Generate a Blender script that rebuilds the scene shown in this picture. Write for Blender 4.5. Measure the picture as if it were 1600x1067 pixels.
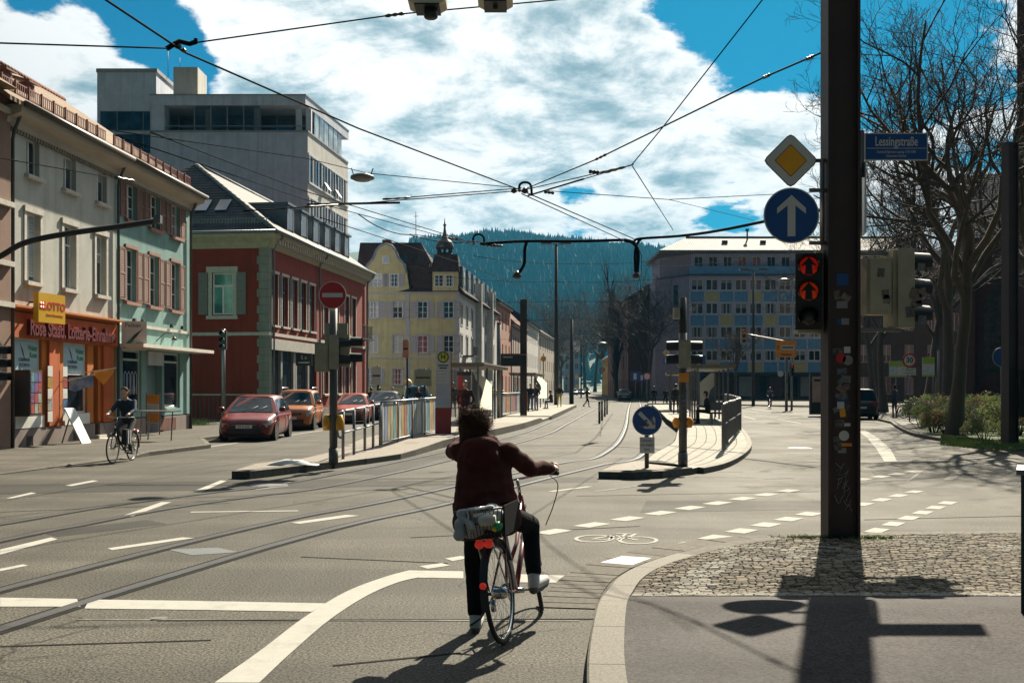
import bpy, bmesh, math, random
import numpy as np
from mathutils import Vector, Matrix, noise as mnoise
random.seed(7)
for o in list(bpy.data.objects): bpy.data.objects.remove(o)
SC = bpy.context.scene
COL = SC.collection
PI = math.pi
# ---------------------------------------------------------------- camera
F, H0, CH = 1650.0, 605.0, 1.75          # focal length in photo pixels, horizon row, eye height
cam_d = bpy.data.cameras.new('camera'); cam = bpy.data.objects.new('camera', cam_d); COL.objects.link(cam)
cam_d.sensor_width = 36; cam_d.lens = F/1600*36; cam_d.shift_y = (H0-533.5)/1600
cam_d.clip_start = .1; cam_d.clip_end = 20000
cam.location = (0, 0, CH); cam.rotation_euler = (PI/2, 0, 0)
SC.camera = cam
SC.render.resolution_x = 1024; SC.render.resolution_y = 682
SC.render.engine = 'CYCLES'
# ---------------------------------------------------------------- light
SUN_AZ, SUN_EL = math.radians(17.5), math.radians(40)     # azimuth to the right of the view axis
SUND = Vector((math.sin(SUN_AZ)*math.cos(SUN_EL), math.cos(SUN_AZ)*math.cos(SUN_EL), math.sin(SUN_EL)))
sl = bpy.data.lights.new('sun', 'SUN'); sl.energy = 5.0; sl.angle = math.radians(.5); sl.color = (1, .90, .72)
so = bpy.data.objects.new('sun', sl); COL.objects.link(so)
so.rotation_euler = (-SUND).to_track_quat('-Z', 'Y').to_euler(); so.location = (0, 0, 60)
SC.view_settings.view_transform = 'Standard'; SC.view_settings.look = 'None'
SC.view_settings.exposure = 1.55; SC.view_settings.gamma = 1; SC.view_settings.use_curve_mapping = False
SC.cycles.volume_bounces = 0; SC.cycles.max_bounces = 6; SC.cycles.transparent_max_bounces = 12
SC.cycles.sample_clamp_indirect = 4; SC.cycles.use_denoising = True

class NT:
    def __init__(s, tree): s.t = tree; s.n = tree.nodes; s.l = tree.links
    def new(s, typ, **kw):
        n = s.n.new(typ)
        for k, v in kw.items():
            if k.startswith('i_'): s.put(n.inputs[k[2:].replace('_', ' ')], v)
            elif k.startswith('x'): s.put(n.inputs[int(k[1:])], v)
            else: setattr(n, k, v)
        return n
    def put(s, sock, v):
        if isinstance(v, bpy.types.NodeSocket): s.l.new(v, sock)
        elif isinstance(v, bpy.types.Node): s.l.new(v.outputs[0], sock)
        else: sock.default_value = v
    def m(s, op, a, b=0.0, c=0.0, clamp=False):
        n = s.new('ShaderNodeMath', operation=op, use_clamp=clamp); s.put(n.inputs[0], a); s.put(n.inputs[1], b); s.put(n.inputs[2], c); return n.outputs[0]
    def vm(s, op, a, b=(0, 0, 0), scale=None):
        n = s.new('ShaderNodeVectorMath', operation=op); s.put(n.inputs[0], a); s.put(n.inputs[1], b)
        if scale is not None: s.put(n.inputs[3], scale)
        return n.outputs[1] if op in ('DOT_PRODUCT', 'LENGTH', 'DISTANCE') else n.outputs[0]
    def mix(s, f, a, b, bt='MIX'):
        n = s.new('ShaderNodeMix', data_type='RGBA', blend_type=bt); s.put(n.inputs[0], f); s.put(n.inputs[6], a); s.put(n.inputs[7], b); return n.outputs[2]
    def ramp(s, v, lo, hi, a=0.0, b=1.0, smooth=True):
        n = s.new('ShaderNodeMapRange', interpolation_type='SMOOTHSTEP' if smooth else 'LINEAR'); n.clamp = True
        for i, q in enumerate((v, lo, hi, a, b)): s.put(n.inputs[i], q)
        return n.outputs[0]
    def noise(s, vec, scale, detail=4, rough=.5, dist=0.0):
        n = s.new('ShaderNodeTexNoise'); s.put(n.inputs['Vector'], vec); s.put(n.inputs['Scale'], scale)
        n.inputs['Detail'].default_value = detail; n.inputs['Roughness'].default_value = rough; n.inputs['Distortion'].default_value = dist
        return n.outputs[0]
def C4(c): return (c[0], c[1], c[2], 1.0)
# ---------------------------------------------------------------- sky: Nishita with a broken cloud layer
world = bpy.data.worlds.new('World'); SC.world = world; world.use_nodes = True
W_ = NT(world.node_tree); W_.n.clear()
def pixdir(px, py): return Vector(((px-800)/F, 1, (H0-py)/F)).normalized()
def build_sky():
    t = W_
    tc = t.new('ShaderNodeTexCoord').outputs['Generated']
    d = t.vm('NORMALIZE', tc)
    sky = t.new('ShaderNodeTexSky', sky_type='NISHITA', sun_disc=False, sun_elevation=SUN_EL, sun_rotation=SUN_AZ, altitude=300, air_density=1.0, dust_density=0.6, ozone_density=2.0)
    t.put(sky.inputs[0], d)
    blue = t.mix(1.0, sky.outputs[0], (.022, .34, .45, 1), 'MULTIPLY')
    sep = t.new('ShaderNodeSeparateXYZ', x0=d)
    z = t.m('MAXIMUM', sep.outputs[2], 0.0)
    den = t.m('ADD', z, .22)
    p = t.new('ShaderNodeCombineXYZ', x0=t.m('DIVIDE', sep.outputs[0], den), x1=t.m('DIVIDE', sep.outputs[1], den), x2=0.0).outputs[0]
    p = t.vm('ADD', p, (3.1, .4, 0))
    big = t.noise(p, 1.5, 3, .5, .2)
    med = t.noise(p, 5.2, 14, .64, .12)
    dens = t.m('ADD', t.m('MULTIPLY', big, .50), t.m('MULTIPLY', med, .68))
    # where the photograph's own openings and banks lie
    for px, py, w, amt in SKYSPOTS:
        v = pixdir(px, py)
        dd = t.vm('DISTANCE', d, tuple(v))
        dens = t.m('ADD', dens, t.ramp(dd, 0.0, w, amt, 0.0))
    mask = t.ramp(dens, .488, .578)
    thick = t.ramp(dens, .53, .86)
    dot = t.vm('DOT_PRODUCT', d, tuple(SUND))
    glow = t.ramp(dot, .05, .80, 0.0, 1.0, False)
    glow = t.m('POWER', glow, 1.6)
    shade = t.noise(t.vm('ADD', p, (.13, -.22, 4)), 4.0, 14, .66, .2)
    shade = t.ramp(shade, .42, .67)
    edge = t.ramp(dens, .52, .72)
    lit = t.m('SUBTRACT', 1.0, t.m('MULTIPLY', t.m('MULTIPLY', shade, edge), .50))
    bright = t.m('MULTIPLY', lit, t.m('ADD', t.m('MULTIPLY', glow, CLOUD_GLOW), CLOUD_BASE))
    ccol = t.mix(lit, (.0, .50, .72, 1), (1.0, .99, .965, 1))
    ccol = t.mix(t.ramp(glow, .15, .55), t.mix(1.0, ccol, (.42, .72, 1.0, 1), 'MULTIPLY'), ccol)
    cloud = t.mix(1.0, ccol, t.new('ShaderNodeCombineColor', x0=bright, x1=bright, x2=bright).outputs[0], 'MULTIPLY')
    col = t.mix(mask, blue, cloud)
    bg = t.new('ShaderNodeBackground'); t.put(bg.inputs[0], col); bg.inputs[1].default_value = SKY_STR
    out = t.new('ShaderNodeOutputWorld'); t.put(out.inputs[0], bg.outputs[0])
SKY_STR = 0.05; CLOUD_GLOW = 8.3; CLOUD_BASE = .13
SKYSPOTS = [(1150, -20, .11, -.38), (1260, 60, .08, -.30), (1450, 30, .12, -.25), (250, 40, .06, -.26), (300, 110, .045, -.22), (150, -20, .08, -.22), (40, 10, .05, -.22), (390, 110, .07, .10), (540, 110, .12, .16), (470, 30, .10, .12),
            (900, 300, .045, -.20), (940, 215, .05, -.13), (700, 330, .16, .16), (850, 120, .20, .20), (1050, 250, .12, .14), (60, 130, .10, .25), (1140, 330, .05, -.16), (1230, 230, .10, .15), (570, 190, .03, -.1)]
build_sky()
world.cycles.sampling_method = 'MANUAL'; world.cycles.sample_map_resolution = 512
# ---------------------------------------------------------------- helpers
def G(px, py, z=0.0):
    Y = F*(CH-z)/(py-H0); return Vector(((px-800)*Y/F, Y, z))
def WP(px, py, Y): return Vector(((px-800)*Y/F, Y, CH+(H0-py)*Y/F))
MATS = {}
def M(name, col, rough=.8, var=.12, scale=2.0, bump=0.0, bscale=60.0, metal=0.0, spec=.5, col2=None, stretch=(1, 1, 1), rnd=0.0, emit=0.0, world=False, coat=0.0, trans=False, dirt=0.0, streak=0.0):
    if name in MATS: return MATS[name]
    m = bpy.data.materials.new(name); m.use_nodes = True; t = NT(m.node_tree); b = t.n['Principled BSDF']
    if world: co = t.new('ShaderNodeNewGeometry').outputs['Position']
    else: co = t.new('ShaderNodeTexCoord').outputs['Object']
    co = t.vm('MULTIPLY', co, stretch)
    n1 = t.noise(co, scale, 6, .6)
    hi = col2 if col2 else tuple(min(1, c*(1+var)) for c in col)
    lo = col if col2 else tuple(c*(1-var) for c in col)
    c = t.mix(t.ramp(n1, .3, .7), C4(lo), C4(hi))
    if dirt:
        n3 = t.noise(co, scale*.35, 8, .7)
        c = t.mix(t.ramp(n3, .5, .75, 0, dirt), c, C4(tuple(q*.35 for q in col)))
    if streak:
        n4 = t.noise(t.vm('MULTIPLY', co, (3.2, 3.2, .16)), 1.0, 6, .62)
        c = t.mix(t.ramp(n4, .46, .70, 0, streak), c, C4(tuple(q*.45 for q in col)))
    if rnd:
        oi = t.new('ShaderNodeObjectInfo').outputs['Random']; gi = t.new('ShaderNodeNewGeometry').outputs['Random Per Island']
        r = t.m('FRACT', t.m('ADD', oi, gi))
        hv = t.new('ShaderNodeHueSaturation'); t.put(hv.inputs['Color'], c); t.put(hv.inputs['Value'], t.ramp(r, 0, 1, 1-rnd, 1+rnd, False)); c = hv.outputs[0]
    t.put(b.inputs['Base Color'], c)
    b.inputs['Roughness'].default_value = rough; b.inputs['Metallic'].default_value = metal
    b.inputs['Specular IOR Level'].default_value = spec
    if coat: b.inputs['Coat Weight'].default_value = coat; b.inputs['Coat Roughness'].default_value = .05
    if bump:
        bn = t.new('ShaderNodeBump'); bn.inputs['Strength'].default_value = bump; bn.inputs['Distance'].default_value = .02
        t.put(bn.inputs['Height'], t.noise(co, bscale, 4, .6)); t.put(b.inputs['Normal'], bn.outputs[0])
    if emit:
        t.put(b.inputs['Emission Color'], C4(col)); b.inputs['Emission Strength'].default_value = emit
    MATS[name] = m; return m
def glassy(name, col, rough=.04, spec=.8, alpha=1.0):
    if name in MATS: return MATS[name]
    m = bpy.data.materials.new(name); m.use_nodes = True; t = NT(m.node_tree); b = t.n['Principled BSDF']
    co = t.new('ShaderNodeTexCoord').outputs['Object']
    oi = t.new('ShaderNodeObjectInfo').outputs['Random']
    n = t.noise(t.vm('ADD', co, t.new('ShaderNodeCombineXYZ', x0=t.m('MULTIPLY', oi, 40), x1=0.0, x2=0.0).outputs[0]), .9, 3)
    t.put(b.inputs['Base Color'], t.mix(t.ramp(n, .35, .7), C4(tuple(c*.5 for c in col)), C4(tuple(c*1.5 for c in col))))
    b.inputs['Roughness'].default_value = rough; b.inputs['Specular IOR Level'].default_value = spec
    bn = t.new('ShaderNodeBump'); bn.inputs['Strength'].default_value = .05; bn.inputs['Distance'].default_value = .05
    t.put(bn.inputs['Height'], t.noise(co, 1.3, 2)); t.put(b.inputs['Normal'], bn.outputs[0])
    if alpha < 1: b.inputs['Alpha'].default_value = alpha
    MATS[name] = m; return m
def tag(o, label=None, cat=None, group=None, kind=None):
    if label: o['label'] = label
    if cat: o['category'] = cat
    if group: o['group'] = group
    if kind: o['kind'] = kind
    return o
def empty(name, loc=(0, 0, 0), rz=0.0, label=None, cat=None, group=None, kind=None):
    o = bpy.data.objects.new(name, None); COL.objects.link(o); o.location = loc; o.rotation_euler = (0, 0, rz); o.empty_display_size = .2
    return tag(o, label, cat, group, kind)
def link(name, me, parent=None, loc=None, rot=None):
    o = bpy.data.objects.new(name, me); COL.objects.link(o)
    if parent: o.parent = parent
    if loc is not None: o.location = loc
    if rot is not None: o.rotation_euler = rot
    return o
def copy_tree(o, parent=None):
    c = o.copy(); COL.objects.link(c); c.parent = parent
    for ch in list(KIDS(o)): copy_tree(ch, c)
    return c
def KIDS(o): return list(o.children)
class MB:
    def __init__(s): s.v = []; s.f = []; s.mi = []; s.sm = []; s.mats = []; s.mx = None
    def slot(s, m):
        if m is None: return 0
        if m not in s.mats: s.mats.append(m)
        return s.mats.index(m)
    def add(s, vs, fs, m=None, smooth=False):
        k = len(s.v); i = s.slot(m)
        s.v += [tuple(s.mx @ Vector(p)) if s.mx else tuple(p) for p in vs]
        for f in fs: s.f.append([k+q for q in f]); s.mi.append(i); s.sm.append(smooth)
        return s
    def box(s, a, b, m=None, taper=0.0):
        x0, y0, z0 = a; x1, y1, z1 = b; t = taper
        vs = [(x0, y0, z0), (x1, y0, z0), (x1, y1, z0), (x0, y1, z0), (x0+t, y0+t, z1), (x1-t, y0+t, z1), (x1-t, y1-t, z1), (x0+t, y1-t, z1)]
        return s.add(vs, [(3, 2, 1, 0), (4, 5, 6, 7), (0, 1, 5, 4), (1, 2, 6, 5), (2, 3, 7, 6), (3, 0, 4, 7)], m)
    def bar(s, p, q, w, h, m=None, up=(0, 0, 1)):
        p, q = Vector(p), Vector(q); d = (q-p).normalized(); up = Vector(up)
        if abs(d.dot(up)) > .98: up = Vector((1, 0, 0))
        a = d.cross(up).normalized()*w/2; b = a.cross(d).normalized()*h/2
        vs = [p-a-b, p+a-b, p+a+b, p-a+b, q-a-b, q+a-b, q+a+b, q-a+b]
        return s.add(vs, [(0, 1, 2, 3)[::-1], (4, 5, 6, 7)[::1], (0, 1, 5, 4), (1, 2, 6, 5), (2, 3, 7, 6), (3, 0, 4, 7)], m)
    def tube(s, pts, r, seg=8, m=None, cap=True, smooth=True, closed=False):
        pts = [Vector(p) for p in pts]; n = len(pts)
        rs = r if isinstance(r, (list, tuple)) else [r]*n
        vs = []; fs = []; pa = None
        for i, p in enumerate(pts):
            if closed: d = pts[(i+1) % n]-pts[i-1]
            else: d = pts[min(i+1, n-1)]-pts[max(i-1, 0)]
            d.normalize()
            if pa is None:
                ref = Vector((0, 0, 1)) if abs(d.z) < .9 else Vector((1, 0, 0)); a = d.cross(ref).normalized()
            else:
                a = (pa-d*pa.dot(d))
                if a.length < 1e-5: a = d.orthogonal()
                a.normalize()
            pa = a; b = d.cross(a)
            for k in range(seg):
                t = 2*PI*k/seg; vs.append(p+(a*math.cos(t)+b*math.sin(t))*rs[i])
        for i in range(n if closed else n-1):
            j = (i+1) % n
            for k in range(seg):
                fs.append((i*seg+k, i*seg+(k+1) % seg, j*seg+(k+1) % seg, j*seg+k))
        if cap and not closed:
            fs.append(tuple(range(seg))[::-1]); fs.append(tuple((n-1)*seg+k for k in range(seg)))
        return s.add(vs, fs, m, smooth)
    def cyl(s, p, q, r, seg=12, m=None, r2=None): return s.tube([p, q], [r, r if r2 is None else r2], seg, m)
    def lathe(s, prof, seg=16, m=None, c=(0, 0, 0), axis='z', smooth=True):
        vs = []; fs = []; n = len(prof)
        for r, z in prof:
            for k in range(seg):
                t = 2*PI*k/seg; x, y = r*math.cos(t), r*math.sin(t)
                v = (x, y, z) if axis == 'z' else ((x, z, y) if axis == 'y' else (z, x, y))
                vs.append((v[0]+c[0], v[1]+c[1], v[2]+c[2]))
        for i in range(n-1):
            for k in range(seg): fs.append((i*seg+k, i*seg+(k+1) % seg, (i+1)*seg+(k+1) % seg, (i+1)*seg+k))
        fs.append(tuple(range(seg))[::-1]); fs.append(tuple((n-1)*seg+k for k in range(seg)))
        return s.add(vs, fs, m, smooth)
    def prism(s, poly, off, m=None):            # planar polygon extruded by a vector
        n = len(poly); off = Vector(off); a = [Vector(p) for p in poly]
        vs = a+[p+off for p in a]
        fs = [tuple(range(n))[::-1], tuple(range(n, 2*n))]+[(i, (i+1) % n, n+(i+1) % n, n+i) for i in range(n)]
        return s.add(vs, fs, m)
    def grid(s, rows, m=None, smooth=True, flip=False):
        n, k = len(rows), len(rows[0]); fs = []
        for i in range(n-1):
            for j in range(k-1):
                f = (i*k+j, i*k+j+1, (i+1)*k+j+1, (i+1)*k+j); fs.append(f[::-1] if flip else f)
        return s.add([p for r in rows for p in r], fs, m, smooth)
    def mesh(s, name, mats=None):
        me = bpy.data.meshes.new(name); me.from_pydata([tuple(p) for p in s.v], [], s.f)
        for m in (s.mats if s.mats else ([mats] if mats and not isinstance(mats, list) else (mats or []))): me.materials.append(m)
        me.polygons.foreach_set('material_index', s.mi); me.polygons.foreach_set('use_smooth', s.sm)
        bm = bmesh.new(); bm.from_mesh(me); bmesh.ops.recalc_face_normals(bm, faces=bm.faces); bm.to_mesh(me); bm.free()
        me.update(); return me
    def build(s, name, mat=None, parent=None, loc=None, rot=None):
        return link(name, s.mesh(name, mat), parent, loc, rot)
CACHE = {}
def cached(key, fn):
    if key not in CACHE: CACHE[key] = fn()
    return CACHE[key]
FONT_M = {}
def text_mesh(txt, size, mat, extrude=.003, bold=0.0, align='CENTER', sx=1.0):
    cu = bpy.data.curves.new('txt', 'FONT'); cu.body = txt; cu.size = size; cu.extrude = extrude; cu.offset = bold; cu.align_x = align; cu.align_y = 'CENTER'; cu.resolution_u = 3
    ob = bpy.data.objects.new('txt', cu); COL.objects.link(ob)
    dg = bpy.context.evaluated_depsgraph_get(); dg.update()
    me = bpy.data.meshes.new_from_object(ob.evaluated_get(dg)); bpy.data.objects.remove(ob); bpy.data.curves.remove(cu)
    me.materials.clear(); me.materials.append(mat)
    if sx != 1: me.transform(Matrix.Diagonal((sx, 1, 1, 1)))
    return me
def text(name, txt, size, mat, parent, loc, rot=(PI/2, 0, 0), **kw):
    return link(name, text_mesh(txt, size, mat, **kw), parent, loc, rot)
def spline(pts, n=8):
    P = [Vector(p) for p in pts]; P = [P[0]*2-P[1]]+P+[P[-1]*2-P[-2]]; out = []
    for i in range(1, len(P)-2):
        for k in range(n):
            t = k/n; a, b, c, d = P[i-1], P[i], P[i+1], P[i+2]
            out.append(.5*((2*b)+(c-a)*t+(2*a-5*b+4*c-d)*t*t+(3*b-3*c+d-a)*t**3))
    out.append(P[-2]); return out
def offset_path(pts, d):                        # to the left of travel, in plan
    out = []
    for i, p in enumerate(pts):
        t = pts[min(i+1, len(pts)-1)]-pts[max(i-1, 0)]; n = Vector((-t.y, t.x, 0)).normalized(); out.append(p+n*d)
    return out
def ribbon(mb, a, b, m=None):
    n = len(a); return mb.add(list(a)+list(b), [(i, i+1, n+i+1, n+i) for i in range(n-1)], m)
# ---------------------------------------------------------------- ground, road, rails, markings, pavements
def asphalt(name, col, warm=1.0, grain=1.0, rough=.80):
    m = bpy.data.materials.new(name); m.use_nodes = True; t = NT(m.node_tree); b = t.n['Principled BSDF']
    co = t.new('ShaderNodeNewGeometry').outputs['Position']
    fine = t.noise(co, 52, 3, .7); mid = t.noise(co, 34, 3, .6); patch = t.noise(co, .35, 6, .65)
    band = t.noise(t.vm('MULTIPLY', co, (.10, .9, 1)), 1.0, 4, .6); streak = t.noise(t.vm('MULTIPLY', co, (1.6, .12, 1)), 1.0, 5, .6)
    v = t.m('MULTIPLY', t.ramp(fine, .38, .62, 1-.80*grain, 1+1.0*grain, False), t.ramp(mid, .3, .7, .86, 1.14, False))
    v = t.m('MULTIPLY', v, t.ramp(patch, .3, .7, .78, 1.16))
    v = t.m('MULTIPLY', v, t.ramp(band, .35, .65, .80, 1.14))
    v = t.m('MULTIPLY', v, t.ramp(streak, .35, .68, .90, 1.08))
    vor = t.new('ShaderNodeTexVoronoi', feature='DISTANCE_TO_EDGE'); t.put(vor.inputs['Vector'], t.vm('ADD', co, t.vm('SCALE', t.new('ShaderNodeTexNoise', x0=co, i_Scale=1.2).outputs[1], scale=.9))); vor.inputs['Scale'].default_value = .22
    crack = t.m('MULTIPLY', t.ramp(vor.outputs[0], .0, .006, 1, 0), t.ramp(t.noise(co, .5, 2), .5, .62))
    v = t.m('MULTIPLY', v, t.ramp(crack, 0, 1, 1, .45))
    c = t.vm('SCALE', (col[0]*warm, col[1], col[2]), scale=v)
    t.put(b.inputs['Base Color'], c)
    t.put(b.inputs['Roughness'], t.ramp(patch, .3, .7, rough-.06, rough+.06)); b.inputs['Specular IOR Level'].default_value = .12
    bn = t.new('ShaderNodeBump'); bn.inputs['Strength'].default_value = .6; bn.inputs['Distance'].default_value = .006
    t.put(bn.inputs['Height'], fine); t.put(b.inputs['Normal'], bn.outputs[0])
    return m
A_ROAD = asphalt('asphalt_road', (.057, .053, .0435)); A_WALK = asphalt('asphalt_footway', (.022, .0185, .018), grain=1.0, rough=.8); A_SIDE = asphalt('asphalt_left_footway', (.070, .063, .052), grain=.6)
A_DARK = asphalt('asphalt_patch', (.027, .026, .022), grain=.7)
PAINT = M('road_paint', (.29, .284, .256), .9, spec=.15, scale=9, col2=(.32, .31, .28), dirt=.35, world=True, bump=.3, bscale=120)
PAINT_OLD = M('road_paint_worn', (.075, .07, .063), spec=.12, rough=.85, scale=6, col2=(.18, .175, .155), dirt=.6, world=True)
STEEL_RAIL = M('rail_steel', (.13, .132, .135), .30, metal=.6, scale=3, world=True, spec=.9)
GROOVE = M('rail_groove', (.02, .02, .02), .9)
SEAM = M('bitumen_seam', (.018, .0175, .016), spec=.05, rough=.95, scale=8, world=True)
KERB = M('kerb_granite', (.125, .115, .097), spec=.12, rough=.75, var=.25, scale=45, rnd=.1, world=True, bump=.3, bscale=90)
KERB_D = M('kerb_concrete', (.10, .093, .08), spec=.12, rough=.85, var=.25, scale=12, rnd=.08, world=True, bump=.3)
PAVER = M('gutter_paver_concrete', (.082, .074, .061), spec=.12, rough=.85, var=.25, scale=20, rnd=.15, world=True, bump=.3)
SETT = M('mosaic_sett', (.050, .041, .030), spec=.12, rough=.85, scale=60, col2=(.125, .106, .078), rnd=.8, world=True)
SETT_L = M('mosaic_sett_light', (.14, .132, .112), spec=.12, rough=.85, scale=30, col2=(.185, .175, .15), rnd=.35, world=True)
JOINT = M('joint_sand', (.033, .03, .024), spec=.12, rough=.95, scale=20, world=True)
PLAT = M('platform_slabs', (.245, .233, .203), .9, spec=.2, var=.16, scale=3, world=True, bump=.15, rnd=.06)
GRASS = M('grass_blades', (.09, .14, .02), .7, col2=(.15, .20, .035), scale=5, world=True, rnd=.3)

g = MB(); g.add([(-2000, -150, -.03), (2000, -150, -.03), (2000, 3100, -.03), (-2000, 3100, -.03)], [(0, 1, 2, 3)])
tag(g.build('ground', M('earth_ground', (.10, .11, .07), .95, scale=.01, world=True)), kind='structure')
rd = MB(); rd.add([(-60, -12, 0), (70, -12, 0), (90, 175, 0), (60, 420, 0), (20, 420, 0), (-60, 175, 0)], [(0, 1, 2, 3, 4, 5)])
ROAD = tag(rd.build('road', A_ROAD), kind='structure')

def flat(name, poly, mat, z=.004, parent=None):
    b = MB(); b.add([(p[0], p[1], z) for p in poly], [tuple(range(len(poly)))]); return b.build(name, mat, parent)
def pflat(name, pix, mat, z=.004, parent=None): return flat(name, [G(x, y, z) for x, y in pix], mat, z, parent)
def mark(pix, mat=None, z=.004, name='marking'): return pflat(name, pix, mat or PAINT, z, ROAD)
def dash(x0, y0, x1, y1, w=.12, mat=None, z=.004):
    a, b = G(x0, y0), G(x1, y1); d = (b-a).normalized(); n = Vector((-d.y, d.x, 0))*w/2
    return flat('marking', [a-n, b-n, b+n, a+n], mat or PAINT, z, ROAD)
# --- rails
def rail_path(pts): return spline(pts, 10)
def gv(*l): return [G(*p) for p in l]
RA = rail_path([Vector((-5.2, 1.5, 0)), Vector((-4.35, 4.8, 0))]+gv((0, 985), (175, 929), (306, 889), (437, 850), (569, 815), (700, 787), (869, 744), (942, 726), (1005, 710), (1016, 671))+[Vector((11.6, 95, 0)), Vector((24, 200, 0)), Vector((36, 300, 0))])
RB = rail_path([Vector((-7.1, 5, 0))]+gv((0, 846), (131, 820), (262, 795), (394, 776), (525, 758))+[Vector((-1.35, 26, 0)), Vector((1.25, 39, 0)), Vector((2.7, 51, 0)), Vector((6.4, 83, 0)), Vector((20, 200, 0)), Vector((32, 300, 0))])
def rail(path, z=.006):
    r = MB(); ribbon(r, *[[p+Vector((0, 0, z)) for p in offset_path(path, o)] for o in (-.03, .03)], STEEL_RAIL)
    o = r.build('rail', None, ROAD)
    s = MB(); ribbon(s, *[[p+Vector((0, 0, .003)) for p in offset_path(path, q)] for q in (-.10, .135)], SEAM); s.build('rail_seam', None, ROAD)
    q = MB(); ribbon(q, *[[p+Vector((0, 0, z)) for p in offset_path(path, q)] for q in (.03, .076)], GROOVE)
    ribbon(q, *[[p+Vector((0, 0, z+.0005)) for p in offset_path(path, k)] for k in (.076, .092)], STEEL_RAIL); q.build('rail_groove', None, ROAD)
rail(RA); rail(offset_path(RA, 1.03)); rail(RB); rail(offset_path(RB, 1.03))
# --- markings read off the road
mark([(0, 933), (120, 935), (126, 947), (0, 947)]); mark([(140, 936), (300, 938), (510, 942), (487, 955), (300, 952), (132, 950)])
edge_o = spline([G(335, 1067), G(405, 1018), G(475, 965), G(540, 925), G(600, 902), G(640, 891)], 6)
edge_i = spline([G(405, 1067), G(455, 1020), G(517, 967), G(575, 930), G(622, 910), G(660, 901)], 6)
mb = MB(); ribbon(mb, [p+Vector((0, 0, .005)) for p in edge_o], [p+Vector((0, 0, .005)) for p in edge_i]); mb.build('marking', PAINT, ROAD)
mark([(640, 890.5), (724, 892), (724, 903), (655, 902)]); mark([(795, 896), (900, 899), (886, 910), (795, 909)])
mark([(335, 1067), (405, 1067), (-60, 1420), (-160, 1420)], z=.0048)
mark([(655, 884), (690, 879), (703, 883), (668, 888)]); mark([(695, 872), (720, 868), (735, 871), (707, 876)])
mark([(735, 866), (757, 861), (770, 864), (747, 869)]); mark([(0, 858), (80, 839), (90, 842), (0, 866)]); mark([(0, 888), (36, 881), (44, 883), (0, 892)])
mark([(168, 856), (285, 839), (304, 840), (175, 859)]); mark([(455, 816), (540, 804), (562, 805), (468, 818)])
mark([(190, 806), (252, 784), (268, 784), (207, 806)]); mark([(300, 768), (345, 750), (354, 751), (315, 768)])
mark([(102, 758), (145, 750), (154, 751), (112, 759)]); mark([(6, 779), (48, 769), (57, 770), (15, 779)])
dash(298, 800, 466, 798, .10); dash(590, 751, 720, 750, .1, PAINT_OLD); dash(695, 755, 722, 755, .12, PAINT_OLD)
dash(860, 768, 922, 760, .12); dash(930, 768, 1010, 757, .12, PAINT_OLD); dash(0, 779, 110, 778, .06, PAINT_OLD)
dash(300, 702, 520, 670, .12); dash(330, 718, 420, 708, .10, PAINT_OLD); dash(250, 721, 512, 715, .10, PAINT_OLD)
dash(340, 705, 410, 697, .1, PAINT_OLD)
dash(120, 968, 905, 970, .035, PAINT_OLD); dash(245, 969.5, 1000, 967, .025, SEAM, .0046)
dash(235, 967, 262, 965, .1, PAINT_OLD)
# bicycle crossing: two rows of blocks
def blocks(pts, w=.26, fill=.62, mat=None):
    for a, b in zip(pts[:-1], pts[1:]):
        p, q = G(*a), G(*b); d = (q-p); u = d.normalized(); n = Vector((0, 1, 0)); n = Vector((-u.y, u.x, 0))*w/2
        e = p+d*fill
        flat('marking', [p-n, e-n, e+n, p+n], mat or PAINT, .005, ROAD)
def blockrow(x0, y0, x1, y1, step=.82, w=.26, mat=None):
    a, b = G(x0, y0), G(x1, y1); L = (b-a).length; n = int(L/step); u = (b-a).normalized(); k = Vector((-u.y, u.x, 0))*w/2
    for i in range(n):
        p = a+u*step*i; q = p+u*step*.58
        flat('marking', [p-k, q-k, q+k, p+k], mat or PAINT, .005, ROAD)
blockrow(845, 834, 1282, 758); blockrow(1340, 750, 1452, 733); blockrow(1058, 855, 1288, 797, .72); blockrow(1362, 832, 1508, 775, .75, .2); blockrow(1340, 790, 1450, 763, .8, .2)
mark([(1340, 672), (1352, 672), (1372, 684), (1392, 702), (1402, 721), (1382, 721), (1370, 702), (1356, 685)])
mark([(1472, 750), (1520, 718), (1530, 718), (1488, 750)], PAINT_OLD); mark([(1415, 752), (1466, 716), (1470, 716), (1420, 752)], PAINT_OLD)
mark([(1500, 692), (1530, 706), (1520, 706), (1492, 693)], PAINT_OLD)
for a in [(1340, 640, 1262, 633), (1258, 631, 1200, 628), (1205, 643, 1175, 639), (1180, 655, 1160, 650), (1215, 655, 1250, 661), (1255, 650, 1275, 653), (1110, 648, 1140, 657), (1150, 640, 1185, 645)]: dash(*a, .16)
for a in [(1085, 745, 1180, 746), (1195, 748, 1240, 747), (1120, 737, 1160, 737)]: dash(*a, .1, PAINT_OLD)
for a in [(870, 632, 940, 632), (955, 632, 1015, 633)]: dash(*a, .25, PAINT_OLD)
pflat('asphalt_patch', [(0, 757), (720, 745), (935, 745), (935, 753), (720, 757), (0, 772)], A_DARK, .002, ROAD)
pflat('asphalt_patch', [(540, 739), (705, 700), (800, 680), (815, 683), (720, 708), (600, 742)], A_DARK, .002, ROAD)
pflat('asphalt_patch', [(1010, 782), (1285, 782), (1285, 796), (1000, 800)], A_DARK, .002, ROAD)
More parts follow.
